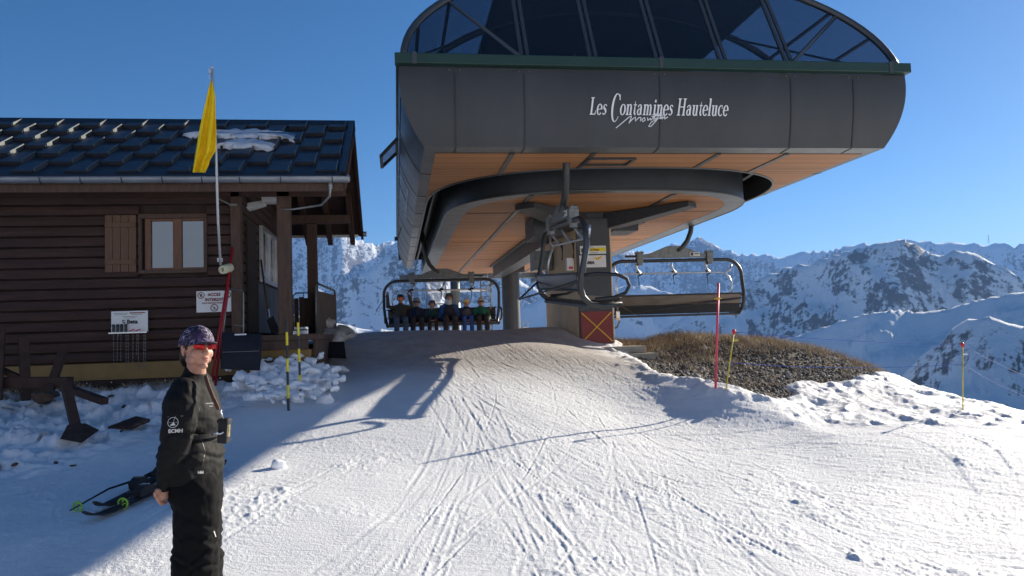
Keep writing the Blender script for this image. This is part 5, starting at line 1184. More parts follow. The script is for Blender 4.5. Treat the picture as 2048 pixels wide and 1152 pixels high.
mb = MB(); a, b = at(522, 520, 11.7), at(537, 632, 11.25); mb.tube([a, b], .014, 8); mb.build('shaft', m_post, shv, smooth=True)
mb = MB(); q = [at(533, 640, 11.22), at(546, 632, 11.22), at(561, 664, 11.15), at(543, 668, 11.15)]
mb.add(q + [p + Vector((0, .02, 0)) for p in q], [(0, 1, 2, 3), (7, 6, 5, 4), (0, 4, 5, 1), (1, 5, 6, 2), (2, 6, 7, 3), (3, 7, 4, 0)]); mb.build('blade', m_mat, shv)
mb = MB(); mb.tube([at(537, 618, 11.22), at(539, 634, 11.2)], .012, 6); mb.build('collar', m_alu, shv)
# black mat on the snow
mt_ = MB(); q = [at(648, 712, 12.2), at(693, 713, 12.1), at(688, 684, 12.7), at(636, 684, 12.8)]
q = [Vector((p.x, p.y, sz(p.x, p.y))) for p in (at(652, 712, 12.2), at(693, 713, 12.2), at(688, 684, 13.3), at(636, 684, 13.3))]
q = [at(650, 711, 12.1), at(692, 712, 12.0), at(688, 683, 12.35), at(636, 684, 12.45)]
mt_.add(q + [p + Vector((0, .05, -.04)) for p in q], [(0, 1, 2, 3), (7, 6, 5, 4), (0, 4, 5, 1), (1, 5, 6, 2), (2, 6, 7, 3), (3, 7, 4, 0)]); o = mt_.build('rubber_mat', m_mat); o['label'] = 'black rubber mat propped on the snow at the end of the porch'; o['category'] = 'mat'; rebase(o)
# steel trestle feet beside the wall
tr = thing('steel_trestle', 'rusty steel trestle feet standing in the snow before the hut wall', 'trestle', (-3.9, 8.6, .8))
def foot(a, b, w): mb = MB(); mb.bar(a, b, w, w * .75); return mb
z_ = lambda px, py, Y: at(px, py, Y)
foot(z_(52, 800, 9.3), z_(47, 676, 9.5), .10).build('upright', m_rust, tr, bevel=.005)
foot(z_(98, 785, 9.2), z_(130, 690, 9.6), .085).build('upright', m_rust, tr, bevel=.005)
foot(z_(-6, 800, 9.2), z_(0, 660, 9.4), .10).build('upright', m_rust, tr, bevel=.005)
foot(z_(153, 860, 7.9), z_(131, 768, 8.2), .085).build('upright', m_rust, tr, bevel=.005)
foot(z_(130, 775, 8.8), z_(210, 803, 8.5), .09).build('ground_bar', m_rust, tr, bevel=.005)
foot(z_(0, 738, 9.4), z_(110, 790, 9.3), .08).build('ground_bar', m_rust, tr, bevel=.005)
foot(z_(-20, 765, 9.4), z_(140, 765, 9.3), .16).build('ground_bar', m_rust, tr, bevel=.005)
mb = MB(); b0 = [z_(120, 878, 7.6), z_(163, 886, 7.45), z_(199, 860, 7.8), z_(155, 852, 8.1)]; tp = z_(153, 848, 7.9)
t4 = [tp + Vector((x, y, 0)) for x, y in ((-.06, -.05), (.05, -.06), (.06, .04), (-.05, .05))]; mb.add(b0 + t4, [(0, 1, 2, 3), (4, 5, 6, 7), (0, 1, 5, 4), (1, 2, 6, 5), (2, 3, 7, 6), (3, 0, 4, 7)]); mb.build('base_plate', m_rust, tr)
mb = MB(); mb.rock(z_(85, 795, 8.9), .16, 3, .5); mb.rock(z_(105, 790, 9.0), .13, 4, .6); mb.build('base_clod', m_earth, tr)
# rusty plate half buried with a clod on it
pl_ = thing('buried_plate', 'rusty pointed plate and earth lump half buried in the snow left of the girl', 'scrap', z_(270, 850, 8.3))
mb = MB(); q = [z_(216, 853, 8.2), z_(262, 852, 8.15), z_(300, 838, 8.5), z_(272, 832, 8.7)]; mb.add(q + [p + Vector((0, 0, -.03)) for p in q], [(0, 1, 2, 3), (7, 6, 5, 4), (0, 4, 5, 1), (1, 5, 6, 2), (2, 6, 7, 3), (3, 7, 4, 0)]); mb.build('plate', m_rust, pl_)
mb = MB(); mb.rock(z_(288, 843, 8.4), .085, 8, .55); mb.rock(z_(274, 850, 8.25), .06, 9, .5); mb.build('earth_lump', m_earth, pl_)
for k, (px, py, Y, r_, lab) in enumerate([(30, 928, 7.1, .045, 'brown clod in the snow nearest the left edge'), (148, 931, 7.05, .035, 'small brown clod in the snow above the ski pole'), (222, 792, 9.6, .04, 'brown clod in the snow above and right of the trestle foot'), (250, 812, 9.2, .05, 'larger brown clod in the snow right of the trestle bar'), (112, 925, 7.1, .03, 'tiny brown clod in the snow between two others'), (243, 862, 8.1, .025, 'thin dark clod in the snow under the buried plate')]):
    p = at(px, py, Y); mb = MB(); zz = sz(p.x, p.y); mb.rock((p.x, p.y, p.z + .0), r_, 20 + k, .5); o = mb.build('earth_clod', m_earth); tag(o, lab, 'clod', 'earth clods in the snow'); rebase(o)

# ================================================================== snow blocks shovelled up beside the porch
m_block, n, b = newmat('snow_block'); b.inputs['Base Color'].default_value = (.84, .85, .87, 1); b.inputs['Roughness'].default_value = .6; bump(n, b, noise(n, tc(n), 22, 4, .7), .5, .012)
pile = MB(); rd = random.Random(3)
def lump(mb, c, r, seed, sq=.75, n=3):
    t = MB(); t.rock(c, r, seed, sq, n); c = Vector(c)
    vv_ = []
    for v in t.v:
        d = Vector(v) - c; k = 1 + .10 * float(perlin(d.x * 9 / (r / .12) + seed, (d.y + d.z) * 9 / (r / .12))) ; vv_.append(tuple(c + d * k))
    mb.add(vv_, t.f)
spots = [(470, 728, .10), (500, 720, .13), (520, 738, .16), (545, 712, .11), (566, 722, .15), (540, 752, .18), (508, 762, .15), (482, 752, .12), (575, 756, .15), (600, 735, .15), (622, 722, .12), (640, 712, .10), (600, 712, .10), (625, 745, .14), (650, 735, .10), (592, 772, .11), (512, 792, .10), (555, 786, .11), (530, 778, .09), (655, 752, .08), (560, 700, .07), (618, 702, .07), (470, 772, .08), (455, 738, .07), (540, 735, .12), (583, 742, .13), (560, 765, .12), (610, 760, .1), (633, 757, .09)]
for k, (px, py, r_) in enumerate([(500, 760, .30), (545, 750, .36), (590, 742, .36), (630, 738, .28), (520, 785, .26), (570, 778, .28), (610, 768, .26), (475, 765, .22), (655, 735, .2), (640, 755, .2), (545, 720, .25), (600, 715, .22)]):
    Y = 9.6 + (790 - py) / 90 * 1.6; p = at(px, py + 10, Y); lump(pile, p, r_, 80 + k, .7, 3)
for k, (px, py, r_) in enumerate(spots):
    Y = 9.2 + (790 - py) / 90 * 1.6; p = at(px, py, Y); lump(pile, p, r_ * .92, 100 + k, .8)
for k in range(170):
    px = rd.gauss(560, 52); py = rd.uniform(712, 805); 
    if px < 450 or px > 690 or py > 812 - abs(px - 560) * .25 or py < 700 + abs(px - 575) * .35: continue
    Y = 9.0 + (800 - py) / 90 * 1.6; p = at(px, py, Y); lump(pile, p, rd.uniform(.03, .075), 200 + k, .8, 2)
o = fuse(pile, 'snow_pile', m_block, None, .018, 3, lambda V, N_: V + N_ * (.045 * fbm(V[:, 0] + V[:, 2], V[:, 1] - .7 * V[:, 2], .16, 4, 620, .6) - .004)[:, None]); o['kind'] = 'stuff'; tag(o, 'heap of broken snow blocks shovelled up before the porch', 'snow heap'); rebase(o)
hp_ = MB(); k = 0
for px, py, Y, r_ in [(668, 668, 13.4, .26), (690, 662, 13.6, .22), (655, 655, 13.7, .18), (650, 640, 13.8, .10), (705, 670, 13.4, .15), (640, 680, 13.2, .12), (675, 680, 13.1, .18), (662, 645, 13.8, .12)]:
    lump(hp_, at(px, py, Y), r_, 400 + k, .75); k += 1
o = fuse(hp_, 'snow_heap', M('dirty_snow', (.42, .40, .38), .8, 0, .35, 7, bs=.5, bscale=20, bd=.02), None, .03, 2); tag(o, 'rounded dirty snow heap at the end of the boarded screen', 'snow heap'); rebase(o)
for k, (px, py, Y, r_, lab) in enumerate([(650, 792, 9.5, .13, 'loose snow block on the slope right of the heap'), (688, 731, 11.6, .10, 'loose snow block below the black mat'), (595, 795, 9.5, .09, 'upright snow block at the foot of the striped poles'), (558, 940, 7.0, .085, 'flat snow block casting a long shadow right of the girl'), (1418, 771, 10.1, .07, 'snow lump against the pink pole on the bank'), (1462, 790, 9.6, .05, 'small snow lump under the leaning yellow pole')]):
    p = at(px, py, Y); mb = MB(); lump(mb, (p.x, p.y, sz(p.x, p.y) + r_ * .25), r_, 500 + k, .6); o = mb.build('snow_block', m_block, None, auto=50); tag(o, lab, 'snow block', 'loose snow blocks'); rebase(o)

# ================================================================== poles and ropes
def striped(px, pyb, pyt, Y, n, first, lab, dxt):
    b_, t_p = at(px, pyb, Y), at(px + dxt, pyt, Y); b_.z = min(b_.z, sz(b_.x, b_.y)); t = thing('striped_pole', lab, 'marker pole', b_, 'striped marker poles')
    for i in range(n):
        mb = MB(); mb.cyl(b_.lerp(t_p, i / n), b_.lerp(t_p, (i + 1) / n), .0145, 12); mb.build('black_band' if (i + first) % 2 else 'yellow_band', m_ink if (i + first) % 2 else m_stripeY, t, smooth=False, auto=40)
    return t
striped(577, 823, 638, 9.0, 7, 1, 'nearer striped marker pole with a black tip before the snow heap', -4)
striped(601, 770, 645, 9.55, 6, 1, 'farther striped marker pole with a yellow tip before the snow heap', -5)
pk = thing('slalom_pole', 'tall pink pole with a yellow clip standing on the snow bank', 'pole', at(1431, 776, 9.8))
mb = MB(); mb.tube([at(1431, 782, 9.8), at(1437, 566, 9.8)], .0155, 10); mb.build('pole', m_pink, pk, smooth=True)
mb = MB(); c = at(1436, 597, 9.79); mb.cyl(c + Vector((0, 0, -.015)), c + Vector((0, 0, .015)), .026); mb.bar(c + Vector((-.05, 0, -.005)), c + Vector((.05, 0, .0)), .015, .012); mb.build('clip', m_yel, pk)
tops = []
for px, py, tx, ty, Y, lab in ((1451, 783, 1468, 664, 9.7, 'lime yellow pole with red cap leaning beside the pink pole'), (1926, 822, 1925, 690, 9.75, 'lime yellow pole with red cap standing in the trampled snow at right')):
    t = thing('rope_pole', lab, 'rope pole', at(px, py, Y), 'yellow rope poles'); a, b_ = at(px, py + 4, Y), at(tx, ty, Y)
    mb = MB(); mb.tube([a, b_], .009, 8); mb.build('pole', m_yelpole, t, smooth=True)
    mb = MB(); mb.tube([b_ + Vector((0, 0, -.03)), b_ + Vector((0, 0, 0)), b_ + Vector((0, 0, .02)), b_ + Vector((0, 0, .035))], [.018, .026, .024, .012], 10); mb.build('cap', m_capred, t, smooth=True)
    mb = MB(); q = a.lerp(b_, .86); mb.box(q + Vector((.04, 0, .0)), (.07, .006, .02)); mb.build('rope_clip', m_yelpole if px < 1500 else m_sign, t); tops.append((a, b_))
(pa, pb), (pc, pd) = tops
def rope(name, P, lab, sag=.1):
    mb = MB(); pts = []
    for (a, b_) in zip(P, P[1:]):
        for i in range(14): t = i / 14; p = a.lerp(b_, t); p.z -= sag * 4 * t * (1 - t); pts.append(p)
    pts.append(P[-1]); mb.tube(pts, .0035, 5); o = mb.build(name, m_blue, None, smooth=True); tag(o, lab, 'rope', 'blue ropes between the poles'); rebase(o)
far = at(2100, 790, 7.6)
rope('rope', [pb, pd, far + Vector((0, 0, .1))], 'upper blue rope strung from red cap to red cap', .03)
rope('rope', [pa.lerp(pb, .52), pa.lerp(pb, .50) + Vector((.02, .01, 0)), pc.lerp(pd, .72), far + Vector((0, 0, -.1))], 'lower blue rope sagging over the gravel mound between the yellow poles', .06)
# stubby fence posts far down the slope
for k, px in enumerate((1960, 1994, 1940)): pass

# ================================================================== skis and poles on the snow
def ski(loc, hd, roll, lab):
    t = thing('ski', lab, 'ski', (0, 0, 0), 'skis lying on the snow'); mb = MB(); P = []; n_ = 26; L = 1.56
    for i in range(n_ + 1):
        u_ = i / n_; x = u_ * L; w_ = .034 + .018 * abs(2 * u_ - 1) ** 1.6; w_ *= min(1, ((1 - u_) * 9 + .08) ** .5) * min(1, (u_ * 14 + .5)); zz = .004 + .065 * max(0, (u_ - .88) / .12) ** 2 + .02 * max(0, (.06 - u_) / .06) ** 2 ; P.append((x, w_, zz))
    vs = []
    for x, w_, zz in P: vs += [(x, -w_, zz), (x, w_, zz), (x, w_, zz + .012), (x, -w_, zz + .012)]
    fs = [(0, 1, 2, 3), (n_ * 4 + 3, n_ * 4 + 2, n_ * 4 + 1, n_ * 4)]
    for i in range(n_):
        for j in range(4): fs.append((i * 4 + j, i * 4 + (j + 1) % 4, i * 4 + 4 + (j + 1) % 4, i * 4 + 4 + j))
    mb.add(vs, fs); mb.build('ski_board', m_rubber, t)
    mb = MB(); vs = []
    for x, w_, zz in P[3:20]: vs += [(x, -w_ * .6, zz + .0135), (x, w_ * .6, zz + .0135)]
    mb.add(vs, [(2 * i, 2 * i + 1, 2 * i + 3, 2 * i + 2) for i in range(16)]); mb.build('topsheet', m_panel2, t)
    mb = MB(); mb.prism([(0, 0), (.20, 0), (.18, .045), (.10, .075), (.04, .07)], (.55, -.035, .022), (1, 0, 0), (0, 0, 1), (0, 1, 0), .07); mb.box((.78, 0, .03), (.26, .05, .018)); mb.prism([(0, 0), (.16, 0), (.17, .05), (.09, .08), (.02, .06)], (.90, -.037, .022), (1, 0, 0), (0, 0, 1), (0, 1, 0), .074); mb.tube([(.60, -.05, .02), (.50, -.06, .012), (.50, .06, .012), (.60, .05, .02)], .005, 6); mb.build('binding', m_mat, t, bevel=.006)
    mb = MB(); mb.bx(.96, 1.0, -.03, .03, .095, .099); mb.bx(.62, .66, -.02, .02, .09, .094); mb.build('binding_mark', m_sign, t)
    t.location = loc; t.rotation_euler = (roll, 0, hd); return t
sa, sb_ = at(185, 1048, 6.05), at(330, 960, 7.2)
hd0 = math.atan2(sb_.y - sa.y, sb_.x - sa.x)
def onsnow(px, py, lift=.0):                   # where the photo's ray meets the snow
    w = ray(px, py) / F_PX; t = 4.2
    for _ in range(400):
        x, y, z_p = w[0] * t, w[1] * t, w[2] * t + EYE
        if z_p < gz(x, y): break
        t += .012
    return Vector((x, y, sz(x, y) + lift))
p1_, p2_ = onsnow(182, 1050), onsnow(232, 1036); e1 = onsnow(322, 975); e2 = onsnow(318, 960)
for p_, e_, lb in ((p1_, onsnow(330, 985), 'nearer black ski lying tip to the left in the shade behind the girl'), (onsnow(200, 1030), onsnow(322, 962), 'farther black ski lying beside the nearer one')):
    d_ = (e_ - p_); hd = math.atan2(d_.y, d_.x); L_ = 1.56
    pitch = math.atan2(d_.z, math.hypot(d_.x, d_.y)); t = ski(p_, 0, 0, lb)
    ux = d_.normalized(); t.rotation_mode = 'XYZ'; x_ = -ux; upv = Vector((0, 0, 1)); y_ = upv.cross(x_).normalized(); zz_ = x_.cross(y_)
    t.rotation_euler = Matrix((x_, y_, zz_)).transposed().to_euler(); t.location = p_ + ux * 1.5 + Vector((0, 0, .018 if 'nearer' in lb[:8] else .022))
def skipole(a, b_, lab, grip=True):
    t = thing('ski_pole', lab, 'ski pole', a, 'ski poles lying on the snow'); d = (b_ - a).normalized()
    mb = MB(); mb.tube([a, a.lerp(b_, .5) + Vector((0, 0, .03)), b_], [.005, .008, .009], 8); mb.build('shaft', m_navy, t, smooth=True)
    bc = a + d * .07; mb = MB(); nrm = d; sx_v = nrm.cross(Vector((0, 0, 1))).normalized(); sy_v = nrm.cross(sx_v)
    pts = [bc + (sx_v * math.cos(q) + sy_v * math.sin(q)) * .036 for q in np.linspace(0, 2 * math.pi, 17)[:-1]]; mb.tube(pts, .007, 6, closed=True)
    for q in (0, math.pi / 2, math.pi, 3 * math.pi / 2): mb.bar(bc, bc + (sx_v * math.cos(q) + sy_v * math.sin(q)) * .036, .008, .006)
    mb.build('basket', m_lime, t)
    mb = MB(); mb.tube([b_ + d * -.02, b_ + d * .05, b_ + d * .11], [.014, .017, .02], 8); mb.build('grip', m_rubber, t, smooth=True)
    mb = MB(); mb.cyl(b_ - d * .10, b_ - d * .02, .0125); mb.build('green_collar', m_lime, t, smooth=True)
    st_ = b_ + d * .1; mb = MB(); mb.tube([st_, st_ + Vector((.05, .03, .03)), st_ + Vector((.10, .02, .035)), st_ + Vector((.12, -.03, .03)), st_ + Vector((.07, -.05, .02)), st_ + Vector((.01, -.02, .01))], .007, 6); mb.build('wrist_strap', m_mat, t, smooth=True)
m_lime = M('lime_green_plastic', (.25, .50, .04), .5, 0, .1)
skipole(onsnow(140, 1032, .03), onsnow(286, 970, .06), 'ski pole with lime basket lying along the far side of the skis')
skipole(onsnow(232, 1030, .05), onsnow(352, 975, .05), 'ski pole with lime basket lying across the near ski')

# ================================================================== things behind the station
tw = thing('line_tower', 'grey lift line tower with ladder and cross arm behind the arriving chair', 'lift tower', (2.6, 36, -2))
mb = MB(); mb.cyl((2.75, 36, -2), (2.75, 36, 5.1), .22, 20); mb.build('mast', m_galv, tw, smooth=True)
mb = MB(); mb.bx(.2, 6.6, 35.85, 36.1, 4.25, 4.5); mb.build('cross_arm', m_galv, tw)
for x in (.8, 6.6):
    mb = MB()
    for k in range(6): mb.cyl((x - .05, 34.6 + k * .5, 4.3), (x + .05, 34.6 + k * .5, 4.3), .22, 14)
    mb.bar((x, 34.3, 4.42), (x, 37.4, 4.42), .06, .12); mb.build('sheave_train', m_tube, tw)
mb = MB(); mb.bx(1.6, 4.2, 35.2, 36.8, 3.7, 3.74)
for x in (1.6, 4.2): mb.bar((x, 35.2, 3.74), (x, 35.2, 4.9), .04)
for z in (4.3, 4.9): mb.bar((1.6, 35.2, z), (4.2, 35.2, z), .035)
mb.build('work_platform', m_alu, tw)
mb = MB()
for x in (3.35, 3.75): mb.bar((x, 30.5, -1), (x, 30.5, 4.3), .045)
for k in range(22): mb.bar((3.35, 30.5, -.6 + k * .22), (3.75, 30.5, -.6 + k * .22), .03)
mb.build('ladder', m_galv, tw)
st2 = thing('access_stairs', 'grey steel stairs and railings behind the riders', 'stairs', (1.0, 32, 0))
mb = MB()
for k in range(11): mb.bx(1.3, 2.1, 31 + k * .22, 31.2 + k * .22, 1.0 + k * .2, 1.04 + k * .2)
mb.build('treads', m_galv, st2)
mb = MB()
for x in (1.28, 2.12): mb.bar((x, 31, 1.0), (x, 33.4, 3.2), .04, .16); mb.bar((x, 31, 1.9), (x, 33.4, 4.1), .03); mb.bar((x, 31, .9), (x, 31, 1.9), .03); mb.bar((x, 33.4, 3.1), (x, 33.4, 4.1), .03)
mb.build('stair_railing', m_alu, st2)
cb = MB(); cb.tube([(.83, 28.5, 4.42), (.83, 36, 4.5), (.8, 80, -8)], .022, 6); o = cb.build('haul_cable', m_black, None, smooth=True); tag(o, 'dark haul cable running out over the left hand side', 'cable', 'haul cables'); rebase(o)
cb = MB(); cb.tube([(6.95, 28.5, 4.42), (6.6, 36, 4.5), (6.6, 80, -8)], .022, 6); o = cb.build('haul_cable', m_black, None, smooth=True); tag(o, 'dark haul cable running out over the right hand side', 'cable', 'haul cables'); rebase(o)
ra = thing('low_railing', 'short pale tube railing on the snow just right of the rear column', 'railing', at(1050, 660, 27.5))
mb = MB(); a, b_, c_v, d_ = at(1046, 665, 27), at(1046, 645, 27), at(1056, 643, 27), at(1056, 665, 27); mb.tube([a, b_, c_v, d_], .02, 6); mb.tube([b_.lerp(a, .5), c_v.lerp(d_, .5)], .015, 6); mb.build('rail_tube', m_alu, ra)
# mast on the far ridge
pm = thing('ridge_mast', 'tiny lattice mast on the snowy skyline at the right', 'mast', at(1977, 487, 3600))
mb = MB(); a = at(1977, 488, 3600); b_ = at(1977, 470, 3600)
for s_ in (-3, 3): mb.bar(a + Vector((s_, 0, 0)), b_ + Vector((s_ * .3, 0, 0)), .8)
for t in (.25, .5, .75, .95): p = a.lerp(b_, t); mb.bar(p - Vector((5, 0, 0)), p + Vector((5, 0, 0)), .9)
mb.build('lattice', m_tube, pm)

# thin snow left on the roof
_rr = random.Random(77); m_oldsnow = M('old_roof_snow', (.62, .64, .68), .7, 0, .15, 9, bs=.6, bscale=24, bd=.02)
for k, (L__, lab) in enumerate((([(360, 265), (400, 260), (450, 258), (520, 258), (570, 262), (592, 268), (585, 275), (560, 274), (530, 272), (490, 274), (450, 272), (410, 270)], 'upper strip of old snow lying on the hut roof tiles'), ([(432, 288), (450, 281), (480, 277), (520, 278), (550, 287), (540, 293), (505, 290), (480, 293), (455, 290)], 'lower patch of old snow lying on the hut roof tiles'))):
    L2_ = []
    for (xa_, ya_), (xb_, yb_) in zip(L__, L__[1:] + L__[:1]):
        for q in range(4): L2_.append((xa_ + (xb_ - xa_) * q / 4 + _rr.uniform(-5, 5), ya_ + (yb_ - ya_) * q / 4 + _rr.uniform(-1.6, 1.6)))
    P = []
    for px, py in L2_:
        w = ray(px, py); n3 = Vector((0, -SL, 1)); o3 = Vector((0, YF_, ZE + .07)); t = (o3 - Vector((0, 0, EYE))).dot(n3) / Vector(w).dot(n3); P.append(Vector((0, 0, EYE)) + Vector(w) * t)
    c = sum(P, Vector()) / len(P); mb = MB(); nn3 = Vector((0, -SL, 1)).normalized(); rings = []
    for sc_v, h in ((1, -.06), (.97, -.015), (.8, .012), (.4, .016)): rings.append([c + (p - c) * sc_v + nn3 * (h + .012 * math.sin(i * 2.3 + k)) for i, p in enumerate(P)])
    vs = [p for r_ in rings for p in r_] + [c + nn3 * .016]; m_ = len(P); fs = []
    for a in range(3): fs += [(a * m_ + i, a * m_ + (i + 1) % m_, (a + 1) * m_ + (i + 1) % m_, (a + 1) * m_ + i) for i in range(m_)]
    fs += [(3 * m_ + i, 3 * m_ + (i + 1) % m_, 4 * m_) for i in range(m_)]; mb.add(vs, fs); o = mb.build('roof_snow', m_oldsnow, None, smooth=True); tag(o, lab, 'snow', 'snow left on the hut roof'); rebase(o)
# ================================================================== people
def cloth_disp(seed, amp, sc=.10, folds=()):
    def f(V, Nn):
        d = fbm(V[:, 0] / .6 + V[:, 1], V[:, 2] * 1.0 + .35 * V[:, 0], sc, 3, seed, .55)
        e = np.abs(fbm(V[:, 2] * 2.2 + V[:, 0] * .8, V[:, 1] * .8 + V[:, 0] * .5, sc * .9, 2, seed + 9)); k = d * amp + (.25 - e) * amp * .9
        for z0, w_, a in folds: k = k + a * np.exp(-((V[:, 2] - z0 - .04 * np.sin(V[:, 0] * 22 + z0 * 60)) / w_) ** 2)
        return V + Nn * k[:, None]
    return f
GY_ = 4.2
girl = thing('person', 'person in black with purple patterned cap and red mirrored sunglasses standing at left', 'person', (at(395, 1000, GY_).x, GY_, .03))
m_cap, n, b = newmat('purple_patterned_cap'); v = tc(n); vo = n.nodes.new('ShaderNodeTexVoronoi'); vo.feature = 'DISTANCE_TO_EDGE'; vo.inputs['Scale'].default_value = 34
dm = n.nodes.new('ShaderNodeVectorMath'); dm.operation = 'ADD'; nz = n.nodes.new('ShaderNodeTexNoise'); nz.inputs['Scale'].default_value = 22; n.links.new(v, nz.inputs['Vector']); sc3 = n.nodes.new('ShaderNodeVectorMath'); sc3.operation = 'SCALE'; sc3.inputs['Scale'].default_value = .05
n.links.new(nz.outputs['Color'], sc3.inputs[0]); n.links.new(v, dm.inputs[0]); n.links.new(sc3.outputs[0], dm.inputs[1]); n.links.new(dm.outputs[0], vo.inputs['Vector'])
cl1 = ramp(n, noise(n, v, 16, 3), [(.40, (.010, .008, .028)), (.58, (.030, .014, .055)), (.70, (.13, .06, .16))]); ed = ramp(n, vo.outputs['Distance'], [(0, (1, 1, 1)), (.06, (0, 0, 0))])
n.links.new(mixc(n, math_(n, 'MULTIPLY', ed, ramp(n, noise(n, v, 11, 2), [(.42, (0, 0, 0)), (.55, (1, 1, 1))])), cl1, (.55, .45, .62)), b.inputs['Base Color']); b.inputs['Roughness'].default_value = .8
fv = Vector((math.cos(R(14)), -math.sin(R(14)), 0)); sv = Vector((math.sin(R(14)), math.cos(R(14)), 0))
def torso_ring(mb, rows, nseg=36):
    vs = []
    for py, bpx, fpx, side, Yc in rows:
        L_, R_ = at(bpx, py, Yc), at(fpx, py, Yc); c = (L_ + R_) / 2; a = (R_ - L_).length / 2
        for k in range(nseg): t = 2 * math.pi * k / nseg; vs.append(c + fv * (math.copysign(abs(math.cos(t)) ** .9, math.cos(t)) * a) + sv * (math.sin(t) * side))
    m_ = len(rows); fs = [tuple(range(nseg)), tuple(range((m_ - 1) * nseg, m_ * nseg))]
    for i in range(m_ - 1):
        for k in range(nseg): fs.append((i * nseg + k, i * nseg + (k + 1) % nseg, (i + 1) * nseg + (k + 1) % nseg, (i + 1) * nseg + k))
    return mb.add(vs, fs)
P_ = lambda px, py, Y: at(px, py, Y)
# jacket
mb = MB()
torso_ring(mb, [(733, 371, 404, .055, 4.24), (748, 367, 413, .066, 4.24), (758, 360, 419, .10, 4.24), (768, 354, 418, .15, 4.24), (784, 346, 424, .185, 4.25), (805, 344, 431, .195, 4.25), (828, 347, 437, .19, 4.25), (848, 351, 436, .18, 4.25), (864, 355, 431, .165, 4.25), (870, 355, 430, .162, 4.25), (880, 353, 434, .172, 4.25), (905, 347, 441, .19, 4.25), (930, 344, 440, .195, 4.25), (950, 343, 437, .195, 4.25), (960, 344, 432, .19, 4.25)])
mb.limb([P_(368, 786, 4.10), P_(361, 812, 4.06), P_(359, 845, 4.04), P_(351, 880, 4.05), P_(341, 910, 4.06), P_(332, 940, 4.08), P_(326, 972, 4.10)], [.078, .086, .082, .075, .060, .047, .035])
mb.limb([P_(384, 790, 4.40), P_(384, 850, 4.44), P_(388, 905, 4.44), P_(402, 960, 4.42)], [.08, .08, .06, .04])
jk = fuse(mb, 'jacket', m_jacket, girl, .0065, 5, cloth_disp(300, .008, .15, ((P_(380, 868, 4.2).z, .012, -.010), (P_(380, 885, 4.2).z, .018, .004), (P_(345, 905, 4.2).z, .012, .005), (P_(345, 920, 4.2).z, .010, -.006))))
# trousers
mb = MB()
torso_ring(mb, [(940, 348, 436, .17, 4.25), (965, 342, 438, .18, 4.25), (990, 344, 440, .175, 4.25), (1010, 349, 440, .16, 4.25)])
zf = lambda h: girl.location.z + h
mb.limb([P_(393, 985, 4.16), P_(395, 1035, 4.15), P_(393, 1085, 4.15), P_(391, 1130, 4.15), Vector((P_(391, 1150, 4.15).x, 4.16, zf(.28))), Vector((P_(391, 1150, 4.15).x, 4.17, zf(.12)))], [.118, .114, .108, .116, .105, .095])
mb.limb([P_(400, 985, 4.34), P_(403, 1035, 4.36), P_(404, 1085, 4.37), P_(404, 1130, 4.37), Vector((P_(404, 1150, 4.37).x, 4.38, zf(.28))), Vector((P_(404, 1150, 4.37).x, 4.38, zf(.12)))], [.115, .105, .10, .105, .10, .09])
zz = lambda py: P_(390, py, 4.2).z
tr_ = fuse(mb, 'trousers', m_trouser, girl, .0075, 5, cloth_disp(330, .010, .16, ((zz(1040), .014, -.006), (zz(1062), .012, .006), (zz(1082), .014, .008), (zz(1098), .009, -.010), (zz(1115), .013, .008), (zz(1132), .009, -.010))))
mb = MB()
for yy in (4.16, 4.38):
    x = P_(396, 1150, yy).x; mb.limb([(x, yy, zf(.22)), (x, yy, zf(.08))], [.07, .065]); mb.limb([(x - .06, yy, zf(.05)), (x + .06, yy - .01, zf(.05)), (x + .17, yy - .03, zf(.045))], [.05, .052, .044])
fuse(mb, 'boots', m_rubber, girl, .012, 3)
# head, neck, hand: one continuous body
HC = P_(395, 694.5, 4.2); Fd = Vector((.635, -.773, 0)).normalized(); Sd = Vector((.773, .635, 0)).normalized(); Ud = Vector((0, 0, 1))
HM = Matrix((Sd, Fd, Ud)).transposed()          # local x = face left-right, y = forward, z = up
HS = .925
def hp3(x, y, z): return HC + (Sd * x + Fd * y + Ud * z) * HS
mb = MB(); EM = HM @ Matrix.Scale(HS, 3)
mb.ell(hp3(0, -.012, .012), (.073, .090, .092), 24, 16, EM); mb.ell(hp3(0, .018, -.035), (.062, .072, .066), 20, 14, EM); mb.ell(hp3(0, .040, -.072), (.041, .048, .034), 16, 10, EM)
mb.ell(hp3(0, .072, -.104), (.022, .020, .016), 12, 8, EM)                                  # chin
for s in (-1, 1):
    mb.ell(hp3(s * .034, .050, -.036), (.030, .026, .032), 14, 10, EM)                           # cheeks
    mb.ell(hp3(s * .030, .076, .022), (.026, .014, .010), 12, 8, EM)                            # brow
    mb.ell(hp3(s * .046, .010, -.066), (.020, .044, .028), 12, 8, EM)                           # jaw angle
    mb.ell(hp3(s * .0775, -.012, -.012), (.0085, .018, .030), 10, 8, EM); mb.ell(hp3(s * .081, -.012, .004), (.007, .016, .017), 10, 8, EM); mb.ell(hp3(s * .078, -.006, -.038), (.007, .009, .010), 8, 6, EM)
mb.limb([hp3(0, .086, .012), hp3(0, .096, -.010), hp3(0, .110, -.030)], [.0085, .0098, .0125], 10)
for s in (-1, 1): mb.ell(hp3(s * .011, .095, -.034), (.008, .010, .007), 8, 6, EM)
mb.ell(hp3(0, .083, -.060), (.024, .011, .0075), 12, 8, EM); mb.ell(hp3(0, .081, -.073), (.020, .011, .008), 12, 8, EM)
mb.limb([hp3(0, -.008, -.06), P_(393, 738, 4.22), P_(391, 760, 4.25), P_(390, 790, 4.26)], [.052, .047, .054, .06], 16)
